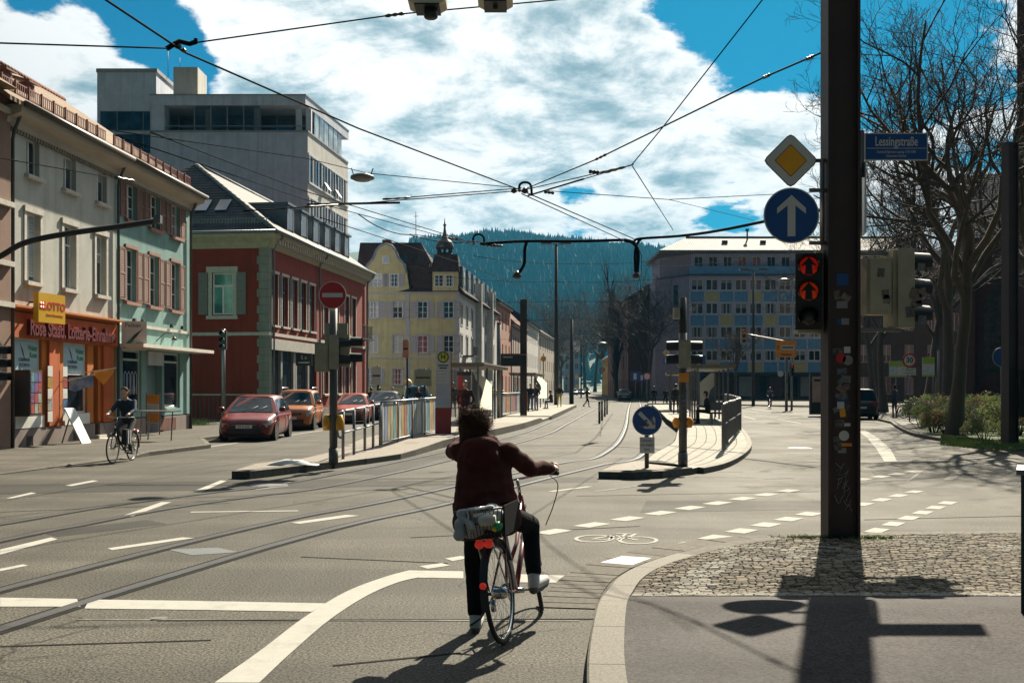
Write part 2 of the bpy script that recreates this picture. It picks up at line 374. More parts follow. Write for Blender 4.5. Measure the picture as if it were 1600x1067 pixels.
# painted bicycle symbol
def bike_symbol():
    b = MB(); o = G(965, 842); ux = Vector((1, .04, 0)).normalized(); uy = Vector((.10, 1, 0)).normalized(); z = Vector((0, 0, .005))
    def P(x, y): return o+ux*x+uy*y+z
    def ring(cx, cy, rx, ry):
        n = 28; out = [P(cx+rx*math.cos(2*PI*k/n), cy+ry*math.sin(2*PI*k/n)) for k in range(n+1)]; inn = [P(cx+(rx-.045)*math.cos(2*PI*k/n), cy+(ry-.05)*math.sin(2*PI*k/n)) for k in range(n+1)]
        ribbon(b, out, inn)
    ring(-.27, .04, .235, .30); ring(.235, -.12, .235, .30)
    for p, q in [((-.27, .04), (-.04, .30)), ((-.04, .30), (.235, -.12)), ((-.04, .30), (-.10, -.05)), ((-.10, -.05), (-.30, .0)), ((-.02, .45), (.16, .42)), ((.10, .42), (.0, -.08)), ((.12, .1), (.22, .42))]:
        p, q = P(*p), P(*q); u = (q-p).normalized(); n = Vector((-u.y, u.x, 0))*.022
        b.add([p-n, q-n, q+n, p+n], [(0, 1, 2, 3)])
    b.build('bicycle_symbol', PAINT, ROAD)
bike_symbol()
# --- near right pavement
def zk(y): t = max(0, min(1, (9.1-y)/1.3)); return .022+.085*t*t*(3-2*t)
KO = spline([Vector((.1, 2, 0)), Vector((.33, 4.5, 0))]+gv((917, 1067), (925, 1000), (935, 955), (945, 930), (965, 905), (1000, 885), (1060, 866), (1130, 850), (1200, 842), (1290, 836), (1600, 831))+[Vector((14, 13.3, 0)), Vector((30, 14, 0))], 8)
KI = offset_path(KO, -.225)
pv = MB(); rows = []
def inner_at(y0):                               # x of the inner kerb line at depth y0
    for a, b in zip(KI[:-1], KI[1:]):
        if a.y <= y0 <= b.y: t = (y0-a.y)/(b.y-a.y+1e-9); return a.x+(b.x-a.x)*t
    return KI[-1].x
PAVE = empty('footway', (0, 0, 0), kind='structure')
for k in range(0, 60):
    y = 1.6+k*(8.62-1.6)/59; x0 = inner_at(max(y, 2.05)); rows.append([Vector((x0+(30-x0)*j/8, y, zk(y)-.002)) for j in range(9)])
pv.grid(rows, A_WALK, smooth=False); pv.build('asphalt_surface', None, PAVE)
pj = MB(); rows = []
for k in range(0, 40):
    y = 8.6+k*(12.9-8.6)/39; x0 = min(inner_at(min(y, 13.9)), 29); rows.append([Vector((x0+(30-x0)*j/8, y, zk(y)-.012)) for j in range(9)])
pj.grid(rows, JOINT, smooth=False); pj.build('joint_bed', None, PAVE)
# kerb stones, one by one
L = 0; seg = []; start = 0
cum = [0]
for a, b in zip(KO[:-1], KO[1:]): cum.append(cum[-1]+(b-a).length)
def at_len(path, s):
    for i in range(len(cum)-1):
        if cum[i] <= s <= cum[i+1]: t = (s-cum[i])/(cum[i+1]-cum[i]+1e-9); return path[i].lerp(path[i+1], t)
    return path[-1]
def curb_stones(n0, s_end, ln, path_o, path_i, mat, parent):
    s = n0
    while s < s_end:
        e = s+ln-.008; b = MB(); sub = 4; top_o = []; top_i = []; bo = []; bi = []
        for k in range(sub+1):
            q = s+(e-s)*k/sub; a, c = at_len(path_o, q), at_len(path_i, q); z = zk((a.y+c.y)/2)
            top_o.append(Vector((a.x, a.y, z))); top_i.append(Vector((c.x, c.y, z+.002))); bo.append(Vector((a.x, a.y, -.03))); bi.append(Vector((c.x, c.y, -.03)))
        n = sub+1
        ch = [p+(q-p)*.06-Vector((0, 0, .0)) for p, q in zip(top_o, top_i)]; lo = [p-Vector((0, 0, .012)) for p in top_o]
        b.grid([bi, top_i, ch, lo, bo], mat, smooth=False)
        b.add(list(bo)+list(bi), [], mat); b.add([bo[0], lo[0], ch[0], top_i[0], bi[0]], [(0, 1, 2, 3, 4)], mat); b.add([bo[-1], lo[-1], ch[-1], top_i[-1], bi[-1]], [(4, 3, 2, 1, 0)], mat)
        b.build('kerb_stone', None, parent); s += ln
curb_stones(.3, 9.2, 1.0, KO, KI, KERB, PAVE); curb_stones(9.3, 19, 1.0, KO, KI, KERB_D, PAVE)
# gutter pavers outside the kerb curve
s = 6.35
GO = offset_path(KO, .03); GI = offset_path(KO, .50)
while s < 12.2:
    w = .16+.10*random.random() if s < 7.7 else .42
    a, b2, c, d2 = [at_len(p, q) for p, q in ((GO, s), (GO, s+w-.02), (GI, s+w-.02), (GI, s))]
    tap = max(0.12, 1-max(0, (s-9.0))/3.6)
    c = b2.lerp(c, tap); d2 = a.lerp(d2, tap)
    b = MB(); b.prism([Vector((p.x, p.y, -.02)) for p in (a, b2, c, d2)], (0, 0, .028+random.random()*.003)); b.build('gutter_paver', PAVER, PAVE); s += w
b = MB(); b.prism([G(938, 880), G(972, 870), G(1018, 873), G(988, 884)], (0, 0, .012)); b.build('drain_cover', M('drain_cover_worn', (.20, .21, .22), .6, scale=30, col2=(.12, .125, .14), world=True), PAVE)
# mosaic setts
def setts():
    cand = []
    rng = random.Random(3); y = 8.64
    while y < 12.85:
        x0 = inner_at(min(y, 13.8))+.02; dy = .058+.016*rng.random()
        x = x0
        if y > 12.2: x = max(x, 2.6)
        while x < 9.0:
            w = .055+.065*rng.random()
            light = False
            rel = x-x0
            u = (x-3.95)-(12.35-y)*1.02                       # diagonal band from the mast towards the lower right
            if abs(u) < .06 or (.35 < u < .95 and y < 11.6): light = rng.random() < .85
            if .28 < rel < .62 and y < 10.6: light = rng.random() < .8
            if abs(y-8.70) < .07: light = True
            for cx, cy, R_ in ((2.55, 11.0, .34), (3.25, 11.0, .34)):
                if abs(math.hypot(x-cx, (y-cy)*.75)-R_) < .045: light = True
            if abs(y-11.15) < .05 and 2.6 < x < 3.7: light = True
            cand.append((x, y, w*.9, dy*.86, light, rng.random()*.012, rng.uniform(-.14, .14))); x += w
        y += dy
    # white stones laid as a bicycle-like figure in the mosaic
    cand.sort(key=lambda c: (c[0]-2.2)**2*.35+(c[1]-8.7)**2)
    meshes = []
    for lt in (0, 1):
        for k in range(6):
            w, d = 1, 1; q = MB(); j = lambda: random.uniform(-.09, .09)
            vs = [(-.5+j()*.5, -.5+j()*.5, 0), (.5+j()*.5, -.5+j()*.5, 0), (.5+j()*.5, .5+j()*.5, 0), (-.5+j()*.5, .5+j()*.5, 0)]
            q.add([(a, b_, -.03) for a, b_, c in vs]+[(a, b_, .007) for a, b_, c in vs]+[(a*.80, b_*.80, .012) for a, b_, c in vs],
                  [(0, 1, 5, 4), (1, 2, 6, 5), (2, 3, 7, 6), (3, 0, 4, 7), (4, 5, 9, 8), (5, 6, 10, 9), (6, 7, 11, 10), (7, 4, 8, 11), (8, 9, 10, 11)])
            meshes.append(q.mesh('sett', SETT_L if lt else SETT))
    rest = MB(); rest.slot(SETT); rest.slot(SETT_L)
    for i, (x, y, w, d, lt, dz, rz) in enumerate(cand):
        z = zk(y)-.013+dz*.5
        if i < 300:
            o = link('sett', meshes[(6 if lt else 0)+i % 6], PAVE, (x+w/2, y+d/2, z), (0, 0, rz)); o.scale = (w, d, 1)
        else:
            me = meshes[(6 if lt else 0)+i % 6]; cs, sn = math.cos(rz), math.sin(rz)
            vs = []
            for v in me.vertices:
                a, b_ = v.co.x*w, v.co.y*d; vs.append((x+w/2+a*cs-b_*sn, y+d/2+a*sn+b_*cs, z+v.co.z))
            rest.add(vs, [tuple(p.vertices) for p in me.polygons], SETT_L if lt else SETT)
    tag(rest.build('sett_field', None, PAVE), kind='stuff')
setts()
# grass tufts at the foot of the mast
def tufts(name, pts, label, h=.07, n=40, spread=.12):
    b = MB()
    for p in pts:
        for k in range(n):
            x, y = p[0]+random.gauss(0, spread), p[1]+random.gauss(0, spread*.35); a = random.random()*PI; l = h*(.5+random.random()); dx, dy = math.cos(a)*.006, math.sin(a)*.006; bx, by = random.gauss(0, .03), random.gauss(0, .03)
            b.add([(x-dx, y-dy, p[2]), (x+dx, y+dy, p[2]), (x+bx, y+by, p[2]+l)], [(0, 1, 2)])
    return tag(b.build(name, GRASS), label, 'grass', kind='stuff')
tufts('grass_tuft', [G(1240+k*12, 840, .02) for k in range(5)]+[G(1350+k*10, 841, .02) for k in range(4)], 'grass growing at the foot of the steel mast', .028, 160, .10)
# --- left footway
LW = empty('left_footway', (0, 0, 0), kind='structure')
def slab(name, top, mat, parent, depth=.2):
    b = MB(); n = len(top)
    b.add([tuple(p) for p in top]+[(p[0], p[1], p[2]-depth) for p in top], [tuple(range(n))]+[(i, (i+1) % n, n+(i+1) % n, n+i) for i in range(n)]); return b.build(name, mat, parent)
def at_z(p, z): return Vector((p[0], p[1], z))
lk = [Vector((-11.6, 12, .008)), Vector((-10.6, 19, .008)), at_z(G(187, 718), .03), at_z(G(225, 712), .11), at_z(G(321, 700), .11), at_z(G(316, 694), .11)]
lk2 = [Vector((-10.25, 34.5, .11)), Vector((-9.7, 40, .11)), Vector((-8.2, 55, .11)), Vector((-5.9, 75, .11)), Vector((-3.0, 100, .11))]
top = lk+lk2+[Vector((-40, 100, .11)), Vector((-40, 12, .012))]
slab('footway_surface', top, A_SIDE, LW)
def kerb_line(pts, parent, ln=1.0, w=.15, mat=KERB_D, name='kerb_stone', lift=.004, depth=.16):
    for a, b in zip(pts[:-1], pts[1:]):
        a, b = Vector(a), Vector(b); n = max(1, int(round((b-a).length/ln)))
        for k in range(n):
            p, q = a.lerp(b, k/n), a.lerp(b, (k+1)/n); u = (q-p).normalized(); nn = Vector((u.y, -u.x, 0))*w
            q = q-u*.01; m = MB(); m.prism([p+Vector((0, 0, lift)), q+Vector((0, 0, lift)), q+nn+Vector((0, 0, lift-.012)), p+nn+Vector((0, 0, lift-.012))], (0, 0, -depth)); m.build(name, mat, parent)
kerb_line(lk[2:], LW); kerb_line([lk[-1], lk2[0]], LW); kerb_line(lk2[:4], LW, 1.6)
# --- left tram platform (island)
def plat(name, right, left, mat, label_surface, parent):
    n = len(right); b = MB()
    for j, (R_, L_) in enumerate(((right, left),)):
        ribbon(b, R_, L_, mat)
        lo = lambda P: [Vector((p.x, p.y, -.02)) for p in P]
        ribbon(b, lo(R_), R_, KERB_D); ribbon(b, lo(L_), L_, KERB_D)
        b.add([R_[0], L_[0], lo(L_)[0], lo(R_)[0]], [(0, 1, 2, 3)], KERB_D); b.add([R_[-1], L_[-1], lo(L_)[-1], lo(R_)[-1]], [(0, 1, 2, 3)], KERB_D)
    return b.build(label_surface, None, parent)
MOS_L = M('platform_mosaic', (.125, .108, .09), spec=.12, rough=.8, scale=22, col2=(.245, .222, .195), world=True, bump=.4, bscale=30)
PL = empty('left_platform', (0, 0, 0), kind='structure')
V3 = lambda x, y, z: Vector((x, y, z))
pr = spline([V3(-3.80, 22.7, .13), V3(-3.05, 24.8, .13), V3(-2.65, 26, .14), V3(-2.25, 28.9, .18), V3(-1.75, 32.1, .24), V3(-.36, 39.5, .25), V3(.55, 45, .25)], 5)
pl_ = spline([V3(-4.85, 23.1, .13), V3(-4.7, 24.8, .13), V3(-4.55, 26.2, .14), V3(-4.45, 29, .18), V3(-4.35, 32.1, .24), V3(-3.55, 39.5, .25), V3(-2.9, 45, .25)], 5)
plat('p', pr, pl_, MOS_L, 'mosaic_surface', PL)
pr2 = spline([V3(.55, 45, .25), V3(1.35, 51.5, .25), V3(1.55, 53.5, .12), V3(2.0, 57, .14), V3(2.55, 61, .25), V3(5.6, 92, .25)], 6)
pl2 = spline([V3(-2.9, 45, .25), V3(-2.0, 51.5, .25), V3(-1.8, 53.5, .12), V3(-1.4, 57, .14), V3(-.9, 61, .25), V3(2.4, 92, .25)], 6)
plat('p', pr2, pl2, PLAT, 'slab_surface', PL)
kerb_line([p+V3(0, 0, .006) for p in pr[::3]][1:], PL, 1.0, .02, KERB, depth=.26)
kerb_line([p+V3(0, 0, .006) for p in pr2[::3]], PL, 1.6, .02, KERB, depth=.26)
# dark nose kerb of the left island
def nose(pts, z, name, parent, w=.32):
    for a, b in zip(pts[:-1], pts[1:]):
        u = (b-a).normalized(); n = Vector((-u.y, u.x, 0))*w; q = b-u*.012
        m = MB(); m.prism([V3(a.x, a.y, -.02), V3(q.x, q.y, -.02), V3(q.x+n.x, q.y+n.y, -.02), V3(a.x+n.x, a.y+n.y, -.02)], (0, 0, z+.02)); m.build(name, KERB_D, parent)
nose([G(362, 748), G(390, 748.5), G(428, 744), G(470, 738.5), G(520, 732)], .15, 'nose_kerb', PL)
slab('nose_fill', [at_z(G(368, 744), .125), at_z(G(390, 744), .125), at_z(G(520, 729), .125), at_z(G(528, 721), .125), at_z(G(450, 727), .125), at_z(G(400, 733), .125)], MOS_L, PL)
# --- right tram platform (island)
PR = empty('right_platform', (0, 0, 0), kind='structure')
rr = spline([at_z(G(1082, 741), .12), at_z(G(1125, 731), .12), at_z(G(1155, 715), .12), at_z(G(1167, 700), .14), at_z(G(1160, 684), .2), V3(8.7, 41, .24), V3(10.3, 50, .25), V3(12.6, 70, .25), V3(15.2, 92, .25)], 6)
rl = spline([at_z(G(1012, 733), .12), at_z(G(1013, 725), .12), at_z(G(1030, 711), .12), V3(4.75, 31, .14), V3(5.5, 35.2, .22), V3(6.45, 41, .25), V3(7.35, 50, .25), V3(9.7, 70, .25), V3(12.2, 92, .25)], 6)
plat('p', rr, rl, PLAT, 'slab_surface', PR)
for k in range(1, 7):       # slab courses curving across the platform
    t = k/7; a = [r.lerp(l, t)+V3(0, 0, .003) for r, l in zip(rr[2:], rl[2:])]; b = [p+Vector((.02, 0, 0)) for p in a]
    mb = MB(); ribbon(mb, a, b); mb.build('slab_joint', JOINT, PR)
for k in range(3, 48):
    i = min(len(rr)-1, int(k)); a, b_ = rr[i]+V3(0, 0, .0035), rl[i]+V3(0, 0, .0035)
    mb = MB(); mb.add([a, b_, b_+V3(0, .015, 0), a+V3(0, .015, 0)], [(0, 1, 2, 3)]); mb.build('slab_joint', JOINT, PR)
kerb_line([p+V3(0, 0, .006) for p in rl[12::3]], PR, 1.6, -.02, SEAM, depth=.24)
kerb_line([p+V3(0, 0, .006) for p in rr[1::2]], PR, 1.0, .14, KERB)
nose([G(935, 748), G(985, 749), G(1035, 747), G(1082, 741)], .14, 'nose_kerb', PR)
slab('nose_fill', [at_z(G(940, 744), .12), at_z(G(1040, 744), .12), at_z(G(1078, 739), .12), at_z(G(1030, 727), .12), at_z(G(990, 729), .12), at_z(G(955, 737), .12)], MOS_L, PR)
# --- far right footway with lawn kerb
RW = empty('right_footway', (0, 0, 0), kind='structure')
kp = [V3(30, 23.5, .12)]+[at_z(G(x, y), .12) for x, y in ((1600, 704), (1540, 699), (1480, 690), (1430, 680), (1405, 668), (1397, 662), (1376, 657), (1380, 650))]
kp = [kp[0]]+spline(kp[1:6], 4)+kp[6:]
slab('footway_surface', [p+V3(.1, .1, -.01) for p in kp]+[V3(24, 75, .11), V3(34, 120, .11), V3(80, 120, .11), V3(80, 23.5, .11)], A_SIDE, RW)
kerb_line(kp, RW, 1.0, -.16)
slab('lawn', [p+V3(.35, .35, .0) for p in kp[:14]]+[V3(17, 43, .12), V3(26, 46, .12), V3(40, 46, .12), V3(40, 25, .12)], M('lawn_soil', (.045, .075, .018), .9, scale=3, col2=(.085, .12, .03), world=True, bump=.6, bscale=40), RW, .1)
# far pavements in front of the blue block and along the far street
slab('corner_footway', [V3(13.8, 108, .12), V3(20, 104, .12), V3(26.5, 92, .12), V3(27.5, 84, .12), V3(31, 78, .12), V3(36, 86, .12), V3(70, 120, .12), V3(70, 150, .12), V3(20, 150, .12)], A_SIDE, RW)
slab('far_footway', [V3(17.5, 150, .12), V3(32, 300, .12), V3(60, 300, .12), V3(40, 150, .12)], A_SIDE, RW)
slab('far_left_footway', [V3(-3, 100, .12), V3(18, 300, .12), V3(-5, 300, .12), V3(-20, 100, .12)], A_SIDE, LW)

# manholes, drains and repairs in the carriageway
IRON = M('cast_iron', (.06, .058, .055), .5, metal=.4, scale=20, bump=.5, bscale=60)
def manhole(px, py, r=.32):
    c = G(px, py); b = MB(); b.lathe([(r, .002), (r, .007)], 24, IRON, tuple(c), smooth=False); b.lathe([(r*.86, .0075), (r*.86, .010)], 24, IRON, tuple(c), smooth=False); b.build('manhole_cover', None, ROAD)
manhole(420, 758, .34); manhole(1250, 700, .34); 
CHALKB = M('paint_smear_blue', (.055, .065, .070), .8, scale=10, dirt=.8, world=True)
pflat('paint_smear', [(262, 858), (340, 855), (372, 862), (300, 867)], CHALKB, .003, ROAD); pflat('paint_smear', [(395, 760), (440, 755), (452, 759), (400, 765)], CHALKB, .003, ROAD)
pflat('asphalt_patch', [(60, 830), (230, 812), (260, 818), (90, 838)], A_DARK, .002, ROAD); pflat('asphalt_patch', [(1360, 735), (1600, 742), (1600, 752), (1370, 745)], A_DARK, .002, ROAD)
for a in [(0, 800, 360, 786), (470, 870, 700, 880), (900, 775, 1280, 768), (1350, 812, 1600, 806), (640, 840, 1000, 822), (0, 1010, 330, 1000), (520, 1040, 720, 1020), (1100, 690, 1290, 700)]: dash(*a, .03, SEAM, .0036)
# ---------------------------------------------------------------- buildings
class Fac:
    """vertical facade from A to B (plan), local x along it, local y into the house"""
    def __init__(s, A, B, root=None):
        s.A, s.B = Vector((A[0], A[1], 0)), Vector((B[0], B[1], 0)); d = s.B-s.A; s.L = d.length; s.u = d/s.L; s.n = Vector((-s.u.y, s.u.x, 0)); s.rz = math.atan2(s.u.y, s.u.x)
    def uz(s, px, py, y=0.0):
        D = Vector(((px-800)/F, 1, (H0-py)/F)); A = s.A+s.n*y
        k = A.dot(s.n)/Vector((D.x, D.y, 0)).dot(s.n); P = D*k
        return (P-A).dot(s.u), P.z+CH
    def U(s, px): return s.uz(px, 600)[0]
def wall_holes(mb, u0, u1, z0, z1, holes, mat, reveal=.16, rmat=None, y=0.0):
    us = sorted(set([u0, u1]+[h[0] for h in holes]+[h[1] for h in holes])); zs = sorted(set([z0, z1]+[h[2] for h in holes]+[h[3] for h in holes]))
    us = [u for u in us if u0-1e-6 <= u <= u1+1e-6]; zs = [z for z in zs if z0-1e-6 <= z <= z1+1e-6]
    for a, b in zip(us[:-1], us[1:]):
        for c, d in zip(zs[:-1], zs[1:]):
            mu, mz = (a+b)/2, (c+d)/2
            if any(h[0] < mu < h[1] and h[2] < mz < h[3] for h in holes): continue
            mb.add([(a, y, c), (b, y, c), (b, y, d), (a, y, d)], [(0, 1, 2, 3)], mat)
    for h in holes:
        a, b, c, d = h[:4]; r = y+reveal; m = rmat or mat
        mb.add([(a, y, c), (b, y, c), (b, y, d), (a, y, d), (a, r, c), (b, r, c), (b, r, d), (a, r, d)], [(0, 1, 5, 4), (1, 2, 6, 5), (2, 3, 7, 6), (3, 0, 4, 7)], m)
GLASS = glassy('window_glass', (.035, .045, .055)); GLASS_B = glassy('window_glass_blue', (.02, .06, .11), .06, 1.0); GLASS_D = glassy('window_glass_dark', (.012, .014, .018), .08)
WRNG = random.Random(77); CURTG = M('curtain_behind_glass', (.26, .27, .27), .8, scale=5, coat=1.0)
CURT = M('curtain', (.34, .36, .37), .9, scale=3)
WFR = M('window_frame_white', (.60, .60, .58), .5); WFR_G = M('window_frame_grey', (.22, .24, .26), .5); STONE = M('window_stone', (.46, .43, .38), .8, scale=8, dirt=.3); SANDR = M('red_sandstone', (.27, .13, .10), .8, scale=6, dirt=.3)
def window(parent, u0, u1, z0, z1, style='cross', y=.13, fr=.06, frame=None, glass=None, sill=None, surround=None, sw=.12, ssill=.12, blind=0.0):
    w, h = round(u1-u0, 2), round(z1-z0, 2); frame = frame or WFR; glass = glass or GLASS
    def fm():
        b = MB(); d = .05
        b.box((0, 0, 0), (fr, d, h)); b.box((w-fr, 0, 0), (w, d, h)); b.box((fr, 0, 0), (w-fr, d, fr)); b.box((fr, 0, h-fr), (w-fr, d, h))
        if style in ('cross', 'pair'): b.box((w/2-fr*.55, .003, fr), (w/2+fr*.55, d-.003, h-fr))
        if style == 'triple':
            for q in (1, 2): b.box((w*q/3-fr*.5, .003, fr), (w*q/3+fr*.5, d-.003, h-fr))
        if style in ('cross', 'transom'): b.box((fr, .006, h*.68), (w-fr, d-.006, h*.68+fr))
        if style == 'bars':
            b.box((w/2-fr*.55, .003, fr), (w/2+fr*.55, d-.003, h-fr))
            for q in (.33, .66): b.box((fr, .006, h*q), (w-fr, d-.006, h*q+.03))
        return b.mesh('window', frame)
    o = link('window', cached(('win', w, h, style, frame.name, fr), fm), parent, (u0, y, z0))
    def pm(): b = MB(); b.box((fr*.8, .028, fr*.8), (w-fr*.8, .036, h-fr*.8)); return b.mesh('pane', glass)
    link('pane', cached(('pane', w, h, glass.name, fr), pm), o)
    r_ = WRNG.random()
    if not blind and r_ < .5 and w > .6 and h > .8 and glass.name.startswith('window_glass'):
        cf = round((.3, .45, .6)[int(r_*29) % 3], 2); two = r_ < .2
        def cm_():
            b = MB(); n_ = 9
            def strip(x0, x1, z0, z1): b.grid([[(x0+(x1-x0)*k/n_, .023+.004*(k % 2), z) for k in range(n_+1)] for z in (z0, z1)])
            if two: strip(fr, fr+w*.2, fr, h-fr); strip(w-fr-w*.2, w-fr, fr, h-fr)
            else: strip(fr, w-fr, h-fr-(h-2*fr)*cf, h-fr)
            return b.mesh('curtain', CURTG)
        link('curtain', cached(('cur', w, h, fr, cf, two), cm_), o)
    if blind:
        def bm_():
            b = MB(); n = max(3, int(h*blind/.09))
            for k in range(n): b.box((fr, .005, h-fr-(k+.9)*h*blind/n), (w-fr, .022, h-fr-k*h*blind/n))
            return b.mesh('roller_blind', M('blind_grey', (.33, .36, .38), .7))
        link('roller_blind', cached(('bl', w, h, blind, fr), bm_), o)
    if sill:
        def sm(): b = MB(); b.prism([(-ssill, -y-.14, -.02), (w+ssill, -y-.14, -.02), (w+ssill, -.002, .012), (-ssill, -.002, .012)], (0, 0, -.11)); return b.mesh('sill', sill)
        link('sill', cached(('sill', w, y, ssill, sill.name), sm), o)
    if surround:
        def rm():
            b = MB(); a, c = -y-.035, -y-.001
            b.box((-sw, a, 0), (-.002, c, h)); b.box((w+.002, a, 0), (w+sw, c, h)); b.box((-sw-.02, a-.03, h+.002), (w+sw+.02, c, h+sw*1.25)); b.box((-sw, a, -sw), (w+sw, c, -.002))
            return b.mesh('surround', surround)
        link('surround', cached(('sur', w, h, y, sw, surround.name), rm), o)
    return o
def shutter(parent, u, z0, w, h, mat, y=-.045, rz=0.0):
    def sm():
        b = MB(); t = .04; b.box((0, 0, 0), (t, .035, h)); b.box((w-t, 0, 0), (w, .035, h))
        for q in (0, h*.5-.03, h-.06): b.box((t, 0, q), (w-t, .035, q+.06))
        n = int(h/.075)
        for k in range(n):
            zz = .03+k*(h-.06)/n; b.add([(t, .004, zz), (w-t, .004, zz), (w-t, .03, zz+.05), (t, .03, zz+.05)], [(0, 1, 2, 3)])
        b.box((t, .031, .05), (w-t, .034, h-.05)); return b.mesh('shutter', mat)
    return link('shutter', cached(('sh', round(w, 2), round(h, 2), mat.name), sm), parent, (u, y, z0), (0, 0, rz))
def part(name, mat, parent, fn): b = MB(); fn(b); return b.build(name, mat, parent)
def tilemat(name, col, gloss=.55, sc=4.0):
    m = bpy.data.materials.new(name); m.use_nodes = True; t = NT(m.node_tree); b = t.n['Principled BSDF']; co = t.new('ShaderNodeTexCoord').outputs['Object']
    n = t.noise(co, 1.2, 6, .65); n2 = t.noise(co, 9, 3, .6)
    wv = t.new('ShaderNodeTexWave', wave_type='BANDS', bands_direction='X'); t.put(wv.inputs[0], co); wv.inputs['Scale'].default_value = sc*.35
    wz = t.new('ShaderNodeTexWave', wave_type='BANDS', bands_direction='Z', wave_profile='SAW'); t.put(wz.inputs[0], co); wz.inputs['Scale'].default_value = sc*.30
    c = t.mix(t.ramp(n, .3, .7), C4(tuple(q*.7 for q in col)), C4(tuple(q*1.25 for q in col))); c = t.mix(t.ramp(n2, .4, .7, 0, .35), c, C4(tuple(q*.5 for q in col)))
    t.put(b.inputs['Base Color'], c); b.inputs['Roughness'].default_value = min(.9, gloss+.25); b.inputs['Specular IOR Level'].default_value = .10
    bn = t.new('ShaderNodeBump'); bn.inputs['Strength'].default_value = .8; bn.inputs['Distance'].default_value = .05
    t.put(bn.inputs['Height'], t.m('ADD', t.m('MULTIPLY', wv.outputs[1], .6), wz.outputs[1])); t.put(b.inputs['Normal'], bn.outputs[0]); return m
T_BROWN = tilemat('roof_tiles_brown', (.21, .15, .105)); T_DARK = tilemat('roof_tiles_slate', (.055, .06, .07), .42); T_PLUM = tilemat('roof_tiles_plum', (.045, .03, .03), .6); T_RED = tilemat('roof_tiles_red', (.13, .055, .04), .6); T_GREY = tilemat('roof_tiles_grey', (.20, .20, .205), .45, 3)
GUT = M('gutter_metal', (.06, .055, .05), .5, metal=.3); PIPE = M('downpipe_metal', (.05, .045, .042), .55); ZINC = M('zinc_sheet', (.16, .18, .20), .42, metal=.6, scale=2)
WOODB = M('shutter_brown', (.20, .105, .075), .75, scale=8, stretch=(1, 1, .2)); SHG = M('shutter_grey', (.17, .165, .15), .75, scale=8); SHV = M('shutter_lilac', (.30, .29, .31), .75, scale=8)
def plaster(name, col, dirt=.25): return M(name, col, .9, var=.10, scale=1.1, bump=.25, bscale=45, dirt=dirt, streak=.35 if dirt > .06 else .12)
PL_CREAM = plaster('plaster_cream_grey', (.39, .39, .35)); PL_TEAL = plaster('plaster_teal', (.165, .295, .275)); PL_RED = plaster('plaster_oxblood', (.22, .028, .011), .15); PL_ORANGE = plaster('paint_orange', (.45, .135, .010), .15); PL_ORANGE_D = plaster('paint_orange_deep', (.42, .085, .012), .15)
PLINTH = plaster('plinth_grey', (.20, .16, .14)); PL_YELL = plaster('plaster_yellow', (.38, .335, .18), .12); PL_WHITE = plaster('plaster_white', (.55, .59, .69), .08); PL_GREY = plaster('plaster_lightgrey', (.52, .50, .47)); QUOIN = plaster('quoin_green_grey', (.23, .245, .21), .2)
def pipe(parent, u, z0, z1, y=-.10, r=.05, off=.35, mat=None):
    b = MB(); b.tube([(u, y, z0), (u, y, z1-.75), (u, y-.05, z1-.5), (u-.05, -off, z1-.1), (u-.05, -off, z1+.05)], r, 8, mat or PIPE); b.build('downpipe', None, parent)
# ---- left row: common line
LA, LB = Vector((-13.69, 28.7)), Vector((-12.92, 42.2)); FL = Fac(LA, LB); UM = FL.U(180); UE = FL.U(296); ZE = 9.35
def row_house(name, label, u0, u1, mat):
    r = empty(name, FL.A+FL.u*u0, FL.rz, label, 'house'); return r
# ---- shop house (cream grey with orange shop)
H1 = row_house('shop_house', 'cream grey three-storey house above the orange shop front', 0, UM, PL_CREAM)
w1 = UM
def lev(pxa, y): return FL.uz(pxa, y)[1]
wins = []
for xs, z0, z1, bl in ((((40, 63), (98, 120), (150, 168)), 7.75, 8.78, 0), (((39, 63), (97.5, 119), (148.5, 166)), 4.75, 6.68, .9)):
    for i, (a, b_) in enumerate(xs): wins.append((FL.U(a)+.05, FL.U(b_)-.05, z0, z1, bl if i == 0 else 0))
shop = [(FL.U(21.5), FL.U(65), .95, 3.12), (FL.U(99), FL.U(136.5), .95, 3.1), (FL.U(146), FL.U(153.5), .12, 3.1)]
bw = MB(); wall_holes(bw, 0, w1, 3.98, ZE, wins, PL_CREAM, .17); wall_holes(bw, 0, w1, .62, 3.98, shop, PL_ORANGE, .25)
bw.add([(0, 0, 0), (w1, 0, 0), (w1, 9, 0), (0, 9, 0), (0, 0, ZE), (w1, 0, ZE), (w1, 9, ZE), (0, 9, ZE)], [(1, 2, 6, 5), (2, 3, 7, 6), (3, 0, 4, 7)], PL_CREAM); bw.build('wall', None, H1)
for a, b_, c, d, bl in wins: window(H1, a, b_, c, d, 'cross' if c < 7 else 'pair', .14, .055, sill=STONE, surround=STONE if c < 7 else None, sw=.13, blind=bl, glass=GLASS)
part('plinth', PLINTH, H1, lambda b: (b.box((-.02, -.06, -.02), (shop[2][0]-.02, .3, .60)), b.box((shop[2][1], -.06, -.02), (w1-.02, .3, .60))))
for a in (.85, FL.U(112)): part('cellar_grating', GROOVE, H1, lambda b: [b.box((a, -.075, .10), (a+.34, -.062, .38))]+[b.box((a+.05+k*.08, -.085, .10), (a+.07+k*.08, -.07, .38), PIPE) for k in range(4)])
part('fascia_board', PL_ORANGE_D, H1, lambda b: b.box((.0, -.11, 3.12), (w1-.02, -.002, 3.82)))
part('fascia_cornice', PL_ORANGE, H1, lambda b: b.prism([(-.02, 0, 3.84), (-.02, -.24, 3.94), (-.02, -.24, 4.0), (-.02, 0, 4.04)], (w1-.0, 0, 0)))
LETTER = M('sign_letters_dark_red', (.11, .007, .008), .5)
